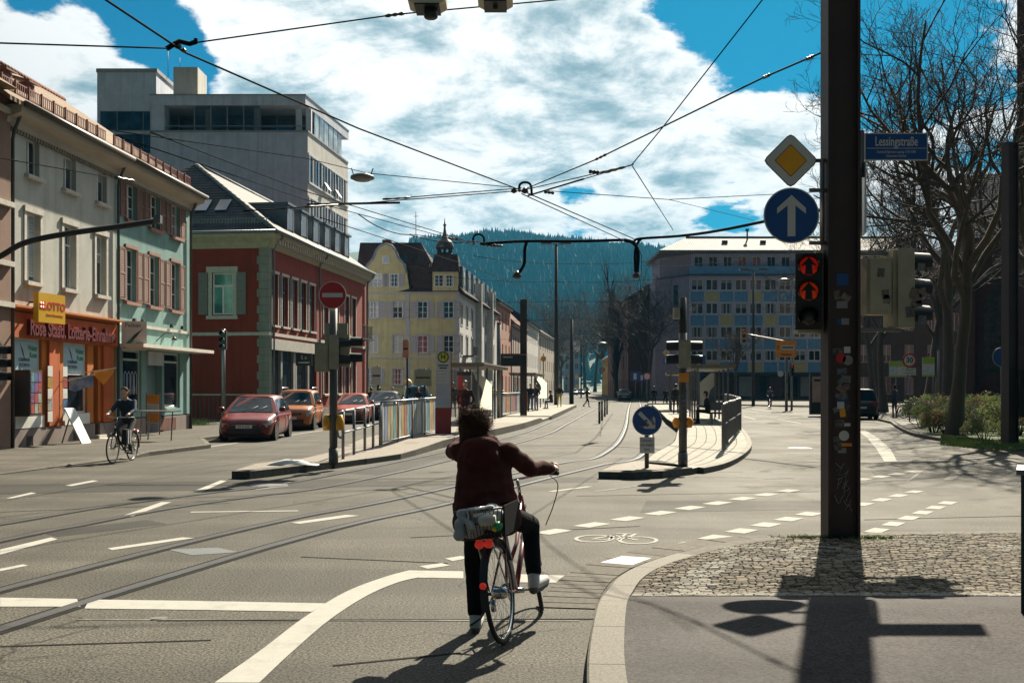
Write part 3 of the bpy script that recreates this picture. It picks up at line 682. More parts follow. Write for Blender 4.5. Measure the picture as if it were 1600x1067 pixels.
text('shop_lettering', 'Rose Staatl. Lotterie-Einnahme', .60, LETTER, H1, (w1/2+.15, -.17, 3.40), extrude=.05, bold=.016, sx=w1*.92/8.4)
BLUE_S = M('shop_sign_blue', (.33, .47, .52), .5, var=.06); SHOPW = M('shop_frame_white', (.60, .60, .56), .55); INK = M('print_ink', (.03, .035, .04), .7); GREENI = M('print_green', (.02, .20, .06), .6)
INTER = M('shop_interior', (.035, .035, .035), .9, scale=1.5, col2=(.09, .085, .08))
PRINTS = [M('print_%d' % i, tuple(q*.55 for q in c), .6, var=.4, scale=9) for i, c in enumerate([(.5, .08, .06), (.55, .35, .06), (.08, .2, .42), (.5, .5, .47), (.1, .32, .14), (.35, .1, .3), (.5, .22, .08), (.18, .36, .42)])]
SHOPG = glassy('shop_glass', (.02, .025, .03), .02, .8, .45)
def shop_window(parent, a, b, z0, z1, zsign, stall=True, sign=True, frame=SHOPW, seed=0):
    rng = random.Random(seed); w, h = b-a, z1-z0
    o = part('shop_window', frame, parent, lambda m: (m.box((a, .08, z0), (a+.07, .15, z1)), m.box((b-.07, .08, z0), (b, .15, z1)), m.box((a+.07, .08, z0), (b-.07, .15, z0+.06)), m.box((a+.07, .08, z1-.07), (b-.07, .15, z1)), m.box((a+.07, .085, zsign-.05), (b-.07, .145, zsign+.03))))
    part('pane', SHOPG, o, lambda m: m.box((a+.05, .11, z0+.04), (b-.05, .118, zsign)))
    part('display_niche', INTER, o, lambda m: m.add([(a, 1.4, z0-.2), (b, 1.4, z0-.2), (b, 1.4, z1), (a, 1.4, z1), (a, .26, z0-.2), (b, .26, z0-.2), (b, .26, z1), (a, .26, z1)], [(0, 1, 2, 3), (0, 1, 5, 4), (1, 2, 6, 5), (0, 3, 7, 4), (2, 3, 7, 6)]))
    for k in range(12):
        x = rng.uniform(a+.1, b-.3); z = rng.choice([z0+.03, z0+.45, z0+.8]); hh = rng.uniform(.15, .36); ww = rng.uniform(.1, .28); yy = rng.uniform(.35, 1.1)
        part('displayed_goods', rng.choice(PRINTS), o, lambda m: m.box((x, yy, z), (x+ww, yy+.12, z+hh), taper=.01))
    if sign: part('sign_panel', BLUE_S, o, lambda m: m.box((a+.06, .07, zsign+.03), (b-.06, .13, z1-.05)))
    if stall: part('stall_riser', SHOPW, o, lambda m: m.box((a-.03, -.07, .61), (b+.03, .2, z0-.005)))
    return o
for i, s_ in enumerate(shop[:2]):
    o = shop_window(H1, s_[0], s_[1], s_[2], s_[3], 2.18, seed=i); mid = (s_[0]+s_[1])/2; ww = s_[1]-s_[0]
    text('lettering', 'SCHREIBWAREN', .14, INK, o, (mid-.08, .066, 2.52), extrude=.001, sx=ww*.5/1.28); text('lettering', 'ZEITSCHRIFTEN', .14, INK, o, (mid-.08, .066, 2.37), extrude=.001, sx=ww*.5/1.28)
    text('lettering', 'Walter', .22, GREENI, o, (mid+ww*.25, .066, 2.86), extrude=.001, bold=.006, sx=ww*.36/.68); text('lettering', 'Rose', .22, GREENI, o, (mid+ww*.27, .066, 2.66), extrude=.001, bold=.006, sx=ww*.3/.5)
    part('quill_print', INK, o, lambda m: m.prism([(mid-ww*.22, .066, 3.0), (mid-ww*.10, .066, 2.80), (mid-ww*.02, .066, 2.5), (mid-ww*.10, .066, 2.66)], (0, -.001, 0)))
part('door', M('door_dark_wood', (.05, .022, .014), .6, scale=4), H1, lambda b: b.box((shop[2][0], .3, .15), (shop[2][1], .35, 3.1)))
part('door_step', STONE, H1, lambda b: (b.box((shop[2][0]-.1, -.42, -.02), (shop[2][1]+.35, .3, .11)), b.box((shop[2][0], -.2, .11), (shop[2][1]+.2, .3, .22))))
for a, c in ((FL.U(73), PL_ORANGE_D), (FL.U(158), PL_ORANGE_D)): part('pilaster', c, H1, lambda b: b.box((a, -.085, .62), (a+.62, -.002, 3.115)))
def eaves(H, w, zt, ext0=0.0, ext1=0.0):
    part('eaves_cornice', M('eaves_wood', (.32, .285, .23), .8, scale=3, stretch=(.2, 1, 1)), H, lambda b: b.prism([(-ext0, .0, zt-.52), (-ext0, -.10, zt-.50), (-ext0, -.16, zt-.32), (-ext0, -.52, zt-.20), (-ext0, -.56, zt+.0), (-ext0, 0, zt+.02)], (w+ext0+ext1, 0, 0)))
    part('gutter', GUT, H, lambda b: b.tube([(-ext0, -.64, zt+.02), (w+ext1, -.64, zt+.02)], .085, 8))
    def dent(b):
        for k in range(int(w/.16)): b.box((k*.16+.02, -.09, zt-.62), (k*.16+.10, -.002, zt-.50))
    tag(part('dentil_band', M('dentil_grey', (.20, .18, .15), .85), H, dent), kind='stuff')
eaves(H1, w1, ZE, .3)
def roof_row(H, w, mat, ext0, ext1, zt=ZE, dy=5.4, dz=4.1):
    def rf(b):
        b.add([(-ext0, -.60, zt+.06), (w+ext1, -.60, zt+.06), (w+ext1, dy, zt+dz), (-ext0, dy, zt+dz), (w+ext1, 2*dy+.6, zt), (-ext0, 2*dy+.6, zt), (-ext0, -.60, zt-.06), (w+ext1, -.60, zt-.06), (w+ext1, dy, zt+dz-.14), (-ext0, dy, zt+dz-.14)], [(0, 1, 2, 3), (3, 2, 4, 5), (6, 7, 1, 0), (7, 8, 2, 1), (6, 9, 3, 0)], mat)
    r = part('roof', None, H, rf)
    part('ridge_tiles', T_RED, r, lambda b: b.tube([(-ext0, dy, zt+dz), (w+ext1, dy, zt+dz)], .12, 6))
    sl = dz/(dy+.6)
    n = int((w+ext0+ext1)/.72); RED = M('snow_guard_red', (.17, .055, .04), .6)
    for k in range(n):
        def sg(b):
            for q in range(6): b.box((.04+q*.115, 0, .02), (.065+q*.115, .02, .30))
            b.box((0, .0, .29), (.66, .025, .325)); b.box((0, .0, .0), (.66, .025, .035)); b.box((0, -.03, -.1), (.035, .03, .36))
        me = cached(('snow', 1), lambda: (lambda b: (sg(b), b.mesh('snow_guard', RED))[1])(MB()))
        link('snow_guard', me, r, (-ext0+k*.72, .05, zt+.06+.65*sl+.02))
    return r, sl
rf1, sl = roof_row(H1, w1, T_BROWN, 1.0, 0)
for u in (.5, 1.9, 3.2):
    zt = ZE+.06+2.0*sl; part('roof_hatch', M('hatch_red', (.15, .05, .035), .6), rf1, lambda b: (b.box((u, 1.2, zt-.15), (u+.5, 1.7, zt+.22)), b.prism([(u-.08, 1.05, zt+.2), (u-.08, 1.8, zt+.42), (u-.08, 1.8, zt+.47), (u-.08, 1.05, zt+.25)], (.66, 0, 0))))
for u in (.2, 2.9): part('skylight', GLASS_B, rf1, lambda b: b.prism([(u, 2.5, ZE+.14+3.1*sl), (u+.9, 2.5, ZE+.14+3.1*sl), (u+.9, 3.6, ZE+.14+4.2*sl), (u, 3.6, ZE+.14+4.2*sl)], (0, -.03, .05)))
pipe(H1, .05, 0, ZE-.1)
pipe(H1, w1+.02, 0, ZE-.1)
LO = empty('lottery_sign', FL.A+FL.u*(FL.U(44))-FL.n*.62, FL.rz-.12, 'yellow lottery sign box projecting over the orange shop', 'sign'); LO.location.z = 3.55
part('sign_box', M('sign_yellow', (.75, .42, .02), .4, var=.05), LO, lambda b: b.box((-.62, -.08, .0), (.62, .08, .82)))
text('lettering', 'LOTTO', .30, M('sign_red', (.55, .02, .02), .5), LO, (.12, -.084, .46), extrude=.002, bold=.01); text('lettering', 'Baden-Württemberg', .09, MATS['sign_red'], LO, (.12, -.084, .22), extrude=.002)
part('clover_print', MATS['sign_red'], LO, lambda b: [b.lathe([(.0, -.086), (.055, -.086), (.055, -.084)], 10, None, (-.46+dx, 0, .46+dz), 'y') for dx, dz in ((-.05, .05), (.05, .05), (-.05, -.05), (.05, -.05))])
part('bracket', PIPE, LO, lambda b: b.bar((.0, .08, .6), (.0, .66, .6), .05, .05))
# flags, a-board, vending machine, posters
FLG = FL.A+FL.u*FL.U(92)
fl = empty('shop_flag', FLG-FL.n*.2+Vector((0, 0, 2.0)), FL.rz, 'blue shop flag on a short staff by the orange pier', 'flag')
part('staff', SHOPW, fl, lambda b: b.tube([(.0, .2, -.1), (-.45, -1.1, .12)], .015, 6)); part('cloth', M('flag_blue', (.05, .16, .42), .7, scale=2, col2=(.3, .45, .6)), fl, lambda b: b.grid([[(-.08-.34*t, -.15-.9*t, .05+.06*t-.13*j*(1+.15*math.sin(6*t))) for t in (0, .25, .5, .75, 1)] for j in (0, 1, 2, 3)]))
fl = empty('shop_pennant', FL.A+FL.u*FL.U(128)-FL.n*.2+Vector((0, 0, 2.1)), FL.rz, 'orange triangular pennant in front of the second shop window', 'flag')
part('cloth', M('flag_orange', (.62, .25, .02), .7), fl, lambda b: b.grid([[(-.05-.35*t, -.2-.8*t, .14+.08*t-.46*j*(1-abs(t-.5)*1.5)) for t in (0, .25, .5, .75, 1)] for j in (0, .5, 1)])); part('staff', SHOPW, fl, lambda b: b.tube([(0, .2, .10), (-.42, -1.05, .24)], .014, 6))
ab = empty('leaning_board', FL.A+FL.u*(FL.U(84))-FL.n*.75+Vector((0, 0, .1)), FL.rz, 'white advertising board leaning by the orange shop window', 'board')
part('panel', SHOPW, ab, lambda b: b.prism([(-.3, -.25, 0), (.3, -.25, 0), (.3, .25, 1.02), (-.3, .25, 1.02)], (0, .05, .02)))
part('support', PIPE, ab, lambda b: b.bar((0, .22, .9), (0, .5, 0), .03, .03))
vm = empty('vending_machine', FL.A+FL.u*.62-FL.n*.30+Vector((0, 0, .95)), FL.rz, 'wall mounted vending machine with colourful front beside the first shop window', 'vending machine')
part('housing', M('machine_dark', (.06, .05, .045), .5), vm, lambda b: b.box((-.32, -.15, 0), (.34, .3, 1.28)))
for i in range(3):
    for j in range(4): part('print_panel', PRINTS[(i*3+j*5) % 8], vm, lambda b: b.box((-.28+i*.2, -.158, .08+j*.29), (-.1+i*.2, -.151, .34+j*.29)))
for u, n in ((72, 'narrow poster strip left of the orange pier'), (95.5, 'narrow poster strip right of the orange pier')):
    ps = empty('poster_strip', FL.A+FL.u*FL.U(u)-FL.n*.115+Vector((0, 0, .75)), FL.rz, n, 'poster')
    for k in range(5): part('sheet', PRINTS[(k*3+int(u)) % 8] if k % 2 else SHOPW, ps, lambda b: b.box((-.14, -.012, k*.33), (.14, .0, k*.33+.3)))
# ---- teal house
H2 = row_house('teal_house', 'teal three-storey house with brown shutters beside the orange shop', UM, UE, PL_TEAL)
w2 = UE-UM; u2 = lambda px: FL.U(px)-UM
wt = []
for row, (z0, z1) in (((( 188.5, 222), (226.5, 256.5), (260, 288)), (7.55, 8.80)), (((187.6, 220), (224, 255.7), (260, 286)), (4.72, 6.55))):
    for a, b_ in row:
        a, b_ = u2(a), u2(b_); c = (a+b_)/2; wt.append((c-.42, c+.42, z0, z1))
gs = [(u2(192), u2(221), .95, 3.05), (u2(230), u2(253), .12, 3.05), (u2(256.5), u2(281), .95, 3.05)]
bw = MB(); wall_holes(bw, 0, w2, 3.9, ZE, wt, PL_TEAL, .17); wall_holes(bw, 0, w2, .7, 3.9, gs[:1]+gs[2:]+[(gs[1][0], gs[1][1], .12, 3.05)], PL_TEAL, .22)
bw.add([(0, 0, 0), (w2, 0, 0), (w2, 9, 0), (0, 9, 0), (0, 0, ZE), (w2, 0, ZE), (w2, 9, ZE), (0, 9, ZE), (w2, 5.4, ZE+4.0)], [(1, 2, 6, 5), (2, 3, 7, 6), (5, 6, 8)], PL_TEAL); bw.build('wall', None, H2)
for a, b_, c, d in wt:
    window(H2, a, b_, c, d, 'bars', .13, .055, sill=SANDR, surround=SANDR, sw=.09, ssill=.2)
    for s_ in (a-.55, b_+.10): shutter(H2, s_, c+.02, .45, d-c-.04, WOODB, -.05)
part('string_course', STONE, H2, lambda b: b.box((0, -.07, 3.86), (w2, -.002, 3.96)))
part('plinth', PLINTH, H2, lambda b: (b.box((0, -.05, -.02), (gs[1][0]-.02, .2, .66)), b.box((gs[1][1]+.02, -.05, -.02), (w2, .2, .66))))
def tilesb(k): return lambda b: b.box((gs[2][0]-.5+k*.115, -.063, .16), (gs[2][0]-.5+k*.115+.06, -.052, .6))
for k in range(14): part('plinth_slat', SANDR, H2, tilesb(k))
part('canopy', M('canopy_pale', (.62, .58, .50), .6), H2, lambda b: b.box((.05, -.95, 3.10), (w2+.15, -.002, 3.22)))
for i in (0, 2): o = shop_window(H2, *gs[i], 2.72, stall=False, sign=False, frame=M('shop_frame_teal', (.36, .50, .46), .5), seed=5+i)
part('window_drawing', M('window_chalk', (.35, .45, .6), .5), o, lambda b: [b.tube([(gs[0][0]+.25+k*.28, .07, 1.5), (gs[0][0]+.25+k*.28, .07, 2.2), (gs[0][0]+.35+k*.28, .07, 2.3), (gs[0][0]+.45+k*.28, .07, 2.2), (gs[0][0]+.45+k*.28, .07, 1.5)], .018, 5) for k in range(4)])
d_ = part('door', M('door_teal', (.10, .16, .15), .5), H2, lambda b: b.box((gs[1][0], .2, .12), (gs[1][1], .25, 3.0))); part('handle', STONE, d_, lambda b: b.bar((gs[1][0]+.15, .17, 1.0), (gs[1][0]+.15, .17, 1.5), .03, .03))
part('door_header', M('header_grey', (.42, .46, .48), .5), H2, lambda b: b.box((gs[1][0]-.02, -.06, 2.55), (gs[1][1]+.02, -.003, 3.05)))
eaves(H2, w2, ZE, 0, .25); roof_row(H2, w2, T_BROWN, 0, .45)
pipe(H2, w2-.1, 0, ZE-.1)
for u in (203, 216, 262, 279): part('wall_lamp', GUT, H2, lambda b: b.box((u2(u), -.2, 4.0), (u2(u)+.14, -.06, 4.14), taper=.02))
lp = part('swan_neck_lamp', GUT, H2, lambda b: b.tube([(u2(244), 0, 3.45), (u2(244), -.35, 3.75), (u2(244), -.6, 3.72), (u2(244), -.68, 3.55)], .02, 6)); part('shade', GUT, lp, lambda b: b.lathe([(.03, 3.6), (.12, 3.48)], 10, None, (u2(244), -.68, 0)))
pk = empty('pen_shop_sign', FL.A+FL.u*(UM+.30)-FL.n*.5+Vector((0, 0, 3.0)), FL.rz-1.15, 'pale projecting sign with a fountain pen above the teal shop', 'sign')
part('sign_box', M('sign_pale', (.60, .50, .44), .5, var=.04), pk, lambda b: b.box((-.38, -.06, 0), (.42, .06, .98)))
text('lettering', 'Pelikan', .20, INK, pk, (-.02, -.064, .84), extrude=.002, sx=.9); text('lettering', 'Walter', .10, GREENI, pk, (.22, -.064, .24), extrude=.002); text('lettering', 'Rose', .10, GREENI, pk, (.22, -.064, .13), extrude=.002)
part('pen_print', INK, pk, lambda b: b.prism([(-.34, -.065, .08), (-.30, -.065, .06), (.10, -.065, .46), (.3, -.065, .74), (.02, -.065, .52)], (0, -.001, 0))); part('pen_cap_print', GREENI, pk, lambda b: b.prism([(-.36, -.067, .10), (-.28, -.067, .05), (.02, -.067, .34), (-.06, -.067, .42)], (0, -.001, 0)))
# ---- corner house at the left edge
H0_ = empty('brown_corner_house', FL.A-FL.u*7-FL.n*.12, FL.rz, 'brown stone house at the left edge next to the orange shop', 'house')
part('wall', plaster('brown_stone', (.20, .12, .085)), H0_, lambda b: b.box((0, 0, 0), (6.9, 9, 9.6)))
for z in (3.9, 5.0, 6.6, 9.1): part('cornice', STONE, H0_, lambda b: b.box((0, -.12, z), (6.92, -.002, z+.14)))
part('roof', T_BROWN, H0_, lambda b: b.prism([(-.2, -.6, 9.6), (-.2, 5.4, 13.5), (-.2, 9.5, 9.6)], (6.4, 0, 0)))
# ---- oxblood house with side wall
RC = Vector((-12.67, 55)); RE = Vector((-10.36, 75)); FR = Fac(RC, RE); ZR = 9.65; RW_ = FR.L; DEP = 12.0
HR = empty('oxblood_house', FR.A, FR.rz, 'dark red two-storey house with pale quoins and zinc dormers', 'house')
FS = Fac(RC-Vector((DEP, 0)), RC)                       # side wall facing the viewer
def sx(px): return FS.U(px)-DEP                          # local -? side wall lies along -n of HR
cs = FR.n                                               # HR local y = into the house (left)
def S(b, x, y, z): return (x, y, z)
# side wall in HR local coordinates: y from 0 (corner) to DEP, x about 0 ; the house is nearly axis aligned
def side_box(b, d0, d1, z0, z1, x0=-.0, x1=.0, m=None): b.box((x0, d0, z0), (x1, d1, z1), m)
holes_f = []
bays = [FR.U(x) for x in (421, 436.5, 452, 466.5, 480)]; bw_ = 1.0
for x in (424.5, 440.5, 456, 470, 483.5): u = FR.U(x); holes_f.append((u, u+.95, 5.05, 7.75))
for x in (505.5, 522, 538.5, 549.5): u = FR.U(x); holes_f.append((u, u+1.0, 5.05, 7.75))
g_f = [(FR.U(421), FR.U(494), .25, 4.05)]
for x in (505.5, 527, 538.5, 549.5): u = FR.U(x); g_f.append((u, u+1.0, 1.35, 3.6))
bw = MB(); wall_holes(bw, 0, RW_, 0, ZR, holes_f+g_f, PL_RED, .2)
def dside(px): return (RC.x-WP(px, 600, 55).x)
hs = (dside(362), dside(328), 5.55, 7.75)
# side wall (plane x = 0 in local frame, rotated by the small street angle)
W2 = MB(); W2.mx = Matrix.Rotation(PI/2, 4, 'Z')
tmp = MB(); wall_holes(tmp, 0, DEP, 0, ZR, [hs], PL_RED, .2)
bw.add([(y_, x_, z_) for x_, y_, z_ in tmp.v], tmp.f, PL_RED)
bw.add([(0, DEP, 0), (RW_, DEP, 0), (RW_, DEP, ZR), (0, DEP, ZR), (RW_, 0, 0), (RW_, 0, ZR)], [(0, 1, 2, 3), (1, 4, 5, 2)], PL_RED); bw.build('wall', None, HR)
for a, b_, c, d in holes_f: 
    window(HR, a, b_, c, d, 'cross', .15, .05, sill=STONE, surround=STONE, sw=.12, frame=WFR_G)
for a, b_, c, d in holes_f[:5]: shutter(HR, a-.40, c, .28, d-c, SHG, -.05)
for a, b_, c, d in g_f[1:]: window(HR, a, b_, c, d, 'cross', .15, .05, sill=STONE, surround=STONE, sw=.12, frame=WFR_G)
# side window, built in a turned sub-frame
sd = part('side_window', WFR, HR, lambda b: (b.box((.1, hs[0], hs[2]), (.16, hs[0]+.08, hs[3])), b.box((.1, hs[1]-.08, hs[2]), (.16, hs[1], hs[3])), b.box((.1, hs[0]+.08, hs[2]), (.16, hs[1]-.08, hs[2]+.08)), b.box((.1, hs[0]+.08, hs[3]-.08), (.16, hs[1]-.08, hs[3])), b.box((.1, (hs[0]+hs[1])/2-.05, hs[2]+.08), (.157, (hs[0]+hs[1])/2+.05, hs[2]+1.5)), b.box((.103, hs[0]+.08, hs[2]+1.45), (.153, hs[1]-.08, hs[2]+1.56))))
part('pane', glassy('window_glass_green', (.10, .26, .22), .05), sd, lambda b: b.box((.125, hs[0]+.06, hs[2]+.05), (.135, hs[1]-.06, hs[3]-.05)))
part('surround', STONE, sd, lambda b: (b.box((-.05, hs[0]-.2, hs[2]-.05), (-.002, hs[0]-.002, hs[3])), b.box((-.05, hs[1]+.002, hs[2]-.05), (-.002, hs[1]+.2, hs[3])), b.box((-.12, hs[0]-.28, hs[3]+.002), (-.002, hs[1]+.28, hs[3]+.3)), b.box((-.14, hs[0]-.28, hs[2]-.24), (-.002, hs[1]+.28, hs[2]-.06))))
for d0 in (hs[0]-.72, hs[1]+.22): shm = shutter(HR, 0, hs[2], .5, hs[3]-hs[2], SHG, 0, PI/2); shm.location = (-.055, d0, hs[2])
for k in range(22):
    z = .0+k*.43; w_ = .62 if k % 2 else .52
    if z+.42 < ZR-.6: part('quoin', QUOIN, HR, lambda b: (b.box((-.05, -.05, z), (-.0, w_, z+.415)), b.box((-.0, -.05, z), (.34, -.002, z+.415))))
part('string_course', STONE, HR, lambda b: (b.box((-.09, -.09, 4.45), (-.003, DEP, 4.62)), b.box((-.003, -.09, 4.45), (RW_, -.003, 4.62))))
part('cornice', M('cornice_olive', (.34, .32, .22), .85, scale=4), HR, lambda b: (b.prism([(-.004, -.3, ZR-.65), (-.18, -.3, ZR-.35), (-.55, -.6, ZR-.1), (-.6, -.6, ZR+.1), (-.004, -.6, ZR+.1)], (0, DEP+.3, 0)), b.prism([(-.3, -.004, ZR-.65), (-.3, -.18, ZR-.35), (-.3, -.55, ZR-.1), (-.3, -.6, ZR+.1), (-.3, -.004, ZR+.1)], (RW_+.3, 0, 0))))
def br(b):
    for k in range(int(RW_/.42)): b.box((.3+k*.42, -.5, ZR-.42), (.44+k*.42, -.12, ZR-.16))
tag(part('cornice_brackets', STONE, HR, br), kind='stuff')
part('gutter', ZINC, HR, lambda b: (b.tube([(-.66, -.68, ZR+.12), (RW_, -.68, ZR+.12)], .09, 8), b.tube([(-.68, -.6, ZR+.12), (-.68, DEP, ZR+.12)], .09, 8)))
pipe(HR, .45, 0, ZR, -.12, .06, .6, ZINC); pipe(HR, FR.U(497), 0, ZR, -.12, .06, .6, ZINC); pipe(HR, RW_-.15, 0, ZR, -.12, .07, .6, ZINC)
rx0, ry0, rzp = 5.2, 6.2, 14.6-.0
def hroof(b):
    e = .62; z = ZR+.1
    b.add([(-e, -e, z), (RW_+.2, -e, z), (RW_+.2, DEP+.6, z), (-e, DEP+.6, z), (rx0, ry0, rzp), (RW_+.2, ry0, rzp)], [(0, 1, 5, 4), (3, 0, 4), (2, 3, 4, 5), (1, 2, 5)], T_DARK)
hr = part('roof', None, HR, hroof)
part('hip_ridge', T_GREY, hr, lambda b: (b.tube([(-.62, -.62, ZR+.1), (rx0, ry0, rzp)], .13, 6), b.tube([(rx0, ry0, rzp), (RW_, ry0, rzp)], .13, 6)))
for k, u in enumerate((4.4, 6.9, 9.3, 11.7, 14.0, 16.3)):
    zb = ZR+.1; sl_ = (rzp-ZR-.1)/(ry0+.62); y0 = .55; zf = zb+(y0+.62)*sl_
    dm = part('dormer', ZINC, hr, lambda b: (b.box((u, y0+.02, zf-.3), (u+1.35, y0+2.4, zf+1.45)), b.box((u-.1, y0-.15, zf+1.45), (u+1.45, y0+2.7, zf+1.58))))
    part('dormer_window', GLASS_D, dm, lambda b: b.box((u+.2, y0-.02, zf+.1), (u+1.15, y0+.03, zf+1.3)))
    part('dormer_frame', WFR_G, dm, lambda b: (b.box((u+.1, y0-.04, zf+.02), (u+.2, y0+.03, zf+1.4)), b.box((u+1.15, y0-.04, zf+.02), (u+1.25, y0+.03, zf+1.4)), b.box((u+.2, y0-.04, zf+1.3), (u+1.15, y0+.03, zf+1.4))))
sx_ = (rzp-ZR-.1)/(rx0+.62)
for d0 in (2.6, 3.7, 4.5): part('skylight', GLASS_B, hr, lambda b: b.prism([(1.0, d0+.1, ZR+.16+1.62*sx_), (1.0, d0+.75, ZR+.16+1.62*sx_), (1.85, d0+.75, ZR+.16+2.47*sx_), (1.85, d0+.1, ZR+.16+2.47*sx_)], (-.04, 0, .04)))
def snow2(b):
    for k in range(60): b.box((-.0, .1+k*.16, ZR+.1+.62*sx_), (.02, .14+k*.16, ZR+.1+.62*sx_+.32))
    b.box((-.0, 0, ZR+.4+.62*sx_), (.025, 9.8, ZR+.44+.62*sx_)); b.box((-.0, 0, ZR+.2+.62*sx_), (.025, 9.8, ZR+.23+.62*sx_))
part('snow_guard', ZINC, hr, snow2)
fb = part('shop_fascia', M('fascia_stone', (.42, .40, .36), .7), HR, lambda b: b.box((FR.U(421), -.14, 3.72), (FR.U(494), -.004, 4.30)))
sg = g_f[0]; cols = [sg[0]+(sg[1]-sg[0])*t for t in (0, .22, .48, .52, .80, 1)]
for i, c in enumerate(cols[:-1]): part('shop_pillar', M('shop_pillar_grey', (.23, .23, .22), .7), HR, lambda b: b.box((c, .0, .2), (c+.28, .19, 3.71)))
for i, (a, b_) in enumerate(zip(cols[:-1], cols[1:])): part('shop_pane', GLASS, HR, lambda b: b.box((a+.28, .15, .25), (b_, .16, 3.71)))
part('shop_base', PLINTH, HR, lambda b: b.box((-.02, -.06, -.02), (RW_, -.004, .5)))
rs = empty('wine_bar_sign', FR.A+FR.u*FR.U(456)-FR.n*.7+Vector((0, 0, 2.95)), FR.rz-1.5, 'black projecting sign board on the red house shop front', 'sign')
part('board', M('sign_black', (.012, .012, .012), .5), rs, lambda b: b.box((-.45, -.04, 0), (.45, .04, .68))); part('bracket', PIPE, rs, lambda b: b.bar((.45, 0, .5), (.8, 0, .5), .04, .04))
text('lettering', 'S x', .28, SHOPW, rs, (0, -.043, .45), extrude=.001); part('lettering_line', SHOPW, rs, lambda b: b.box((-.32, -.044, .14), (.32, -.0405, .20)))
part('balcony', PIPE, HR, lambda b: [b.box((FR.U(550), -.75, 5.0), (FR.U(568), -.002, 5.1))]+[b.bar((FR.U(550)+k*.22, -.72, 5.1), (FR.U(550)+k*.22, -.72, 5.95), .03, .03) for k in range(13)]+[b.bar((FR.U(550), -.72, 5.95), (FR.U(568), -.72, 5.95), .05, .05)])
# ---- white office block with roof terrace
S4 = 20.0; Y4 = F/S4; zz = lambda py: CH+(H0-py)/S4; xx = lambda px: (px-800)/S4
W4 = empty('white_office_block', (xx(480), Y4, 0), 0, 'tall white flat-roofed office block with glazed roof terrace', 'office building')
A4 = Vector((xx(480), Y4)); B4 = Vector(((543-800)/17.55, F/17.55)); F4 = Fac(A4, B4); d4 = B4-A4
LX = lambda px: xx(px)-xx(480)
zb = zz(207); ztop = zz(148)
def w4(b):
    b.prism([(LX(235), 0, 0), (0, 0, 0), (d4.x, d4.y, 0), (LX(235)+d4.x, d4.y, 0)], (0, 0, zb), PL_WHITE)
part('wall', None, W4, w4)
part('parapet', M('parapet_grey', (.28, .28, .29), .6), W4, lambda b: b.prism([(LX(235)-.0, -.08, zb), (.1, -.08, zb), (d4.x+.1, d4.y, zb), (LX(235), d4.y, zb)], (0, 0, .14)))
def slab4(b):
    b.prism([(LX(235), -.10, zz(165)), (-.12, -.10, zz(165)), (.0+d4.x+.1, d4.y, zz(165)), (LX(235), d4.y, zz(165))], (0, 0, ztop-zz(165)-.1), PL_WHITE)
    b.prism([(LX(235)-.05, -.14, ztop-.1), (-.07, -.14, ztop-.1), (d4.x+.15, d4.y+.1, ztop-.1), (LX(235), d4.y, ztop-.1)], (0, 0, .1), MATS['parapet_grey'])
    b.box((LX(235), -.05, zb+.14), (LX(257), 1.2, zz(165)), PL_WHITE)
part('roof_slab', None, W4, slab4)
for px in (315, 392, 458, 474): part('terrace_column', PL_WHITE, W4, lambda b: b.box((LX(px), 1.0, zb+.14), (LX(px)+.42, 1.4, zz(165))))
part('terrace_back_wall', INTER, W4, lambda b: b.prism([(LX(257), 3.2, zb+.1), (-.8, 3.2, zb+.1), (d4.x-1.2, d4.y, zb+.1), (LX(240), d4.y, zb+.1)], (0, 0, zz(165)-zb-.1)))
for k in range(7):
    a = LX(260)+k*(LX(446)-LX(260))/7; b_ = LX(260)+(k+1)*(LX(446)-LX(260))/7
    o = part('terrace_glazing', GLASS_B, W4, lambda b: b.box((a+.05, 3.05, zb+.2), (b_-.05, 3.1, zz(172))))
    part('mullion', WFR_G, o, lambda b: (b.box((a-.05, 3.0, zb+.14), (a+.05, 3.12, zz(165))), b.box((a+.05, 3.02, zb+1.1), (b_-.05, 3.11, zb+1.18))))
for k in range(4):
    a = LX(303)+k*(LX(406)-LX(303))/4; b_ = a+(LX(406)-LX(303))/4
    o = part('wind_screen', glassy('screen_glass', (.05, .10, .14), .03, 1.0, .35), W4, lambda b: b.box((a+.03, .12, zb+.2), (b_-.03, .15, zz(160))))
    part('screen_post', WFR_G, o, lambda b: b.box((a-.04, .1, zb+.14), (a+.04, .17, zz(160))))
part('handrail', WFR_G, W4, lambda b: b.bar((LX(257), .05, zb+.5), (-.05, .05, zb+.5), .06, .06))
for k in range(6):
    t0, t1 = .18+k*.115, .18+(k+1)*.115-.02; p, q = Vector((d4.x*t0, d4.y*t0)), Vector((d4.x*t1, d4.y*t1))
    part('terrace_side_screen', glassy('screen_pale', (.35, .42, .45), .1, .8), W4, lambda b: b.prism([(p.x-.05, p.y, zb+.2), (q.x-.05, q.y, zb+.2), (q.x-.05, q.y, zz(165)-.02), (p.x-.05, p.y, zz(165)-.02)], (-.05, 0, 0)))
side4 = empty('street_side', (0, 0, 0)); side4.parent = W4; side4.rotation_euler = (0, 0, F4.rz)
part('wall_skin', PL_GREY, side4, lambda b: b.box((0, -.04, 0), (F4.L, .04, zb)))
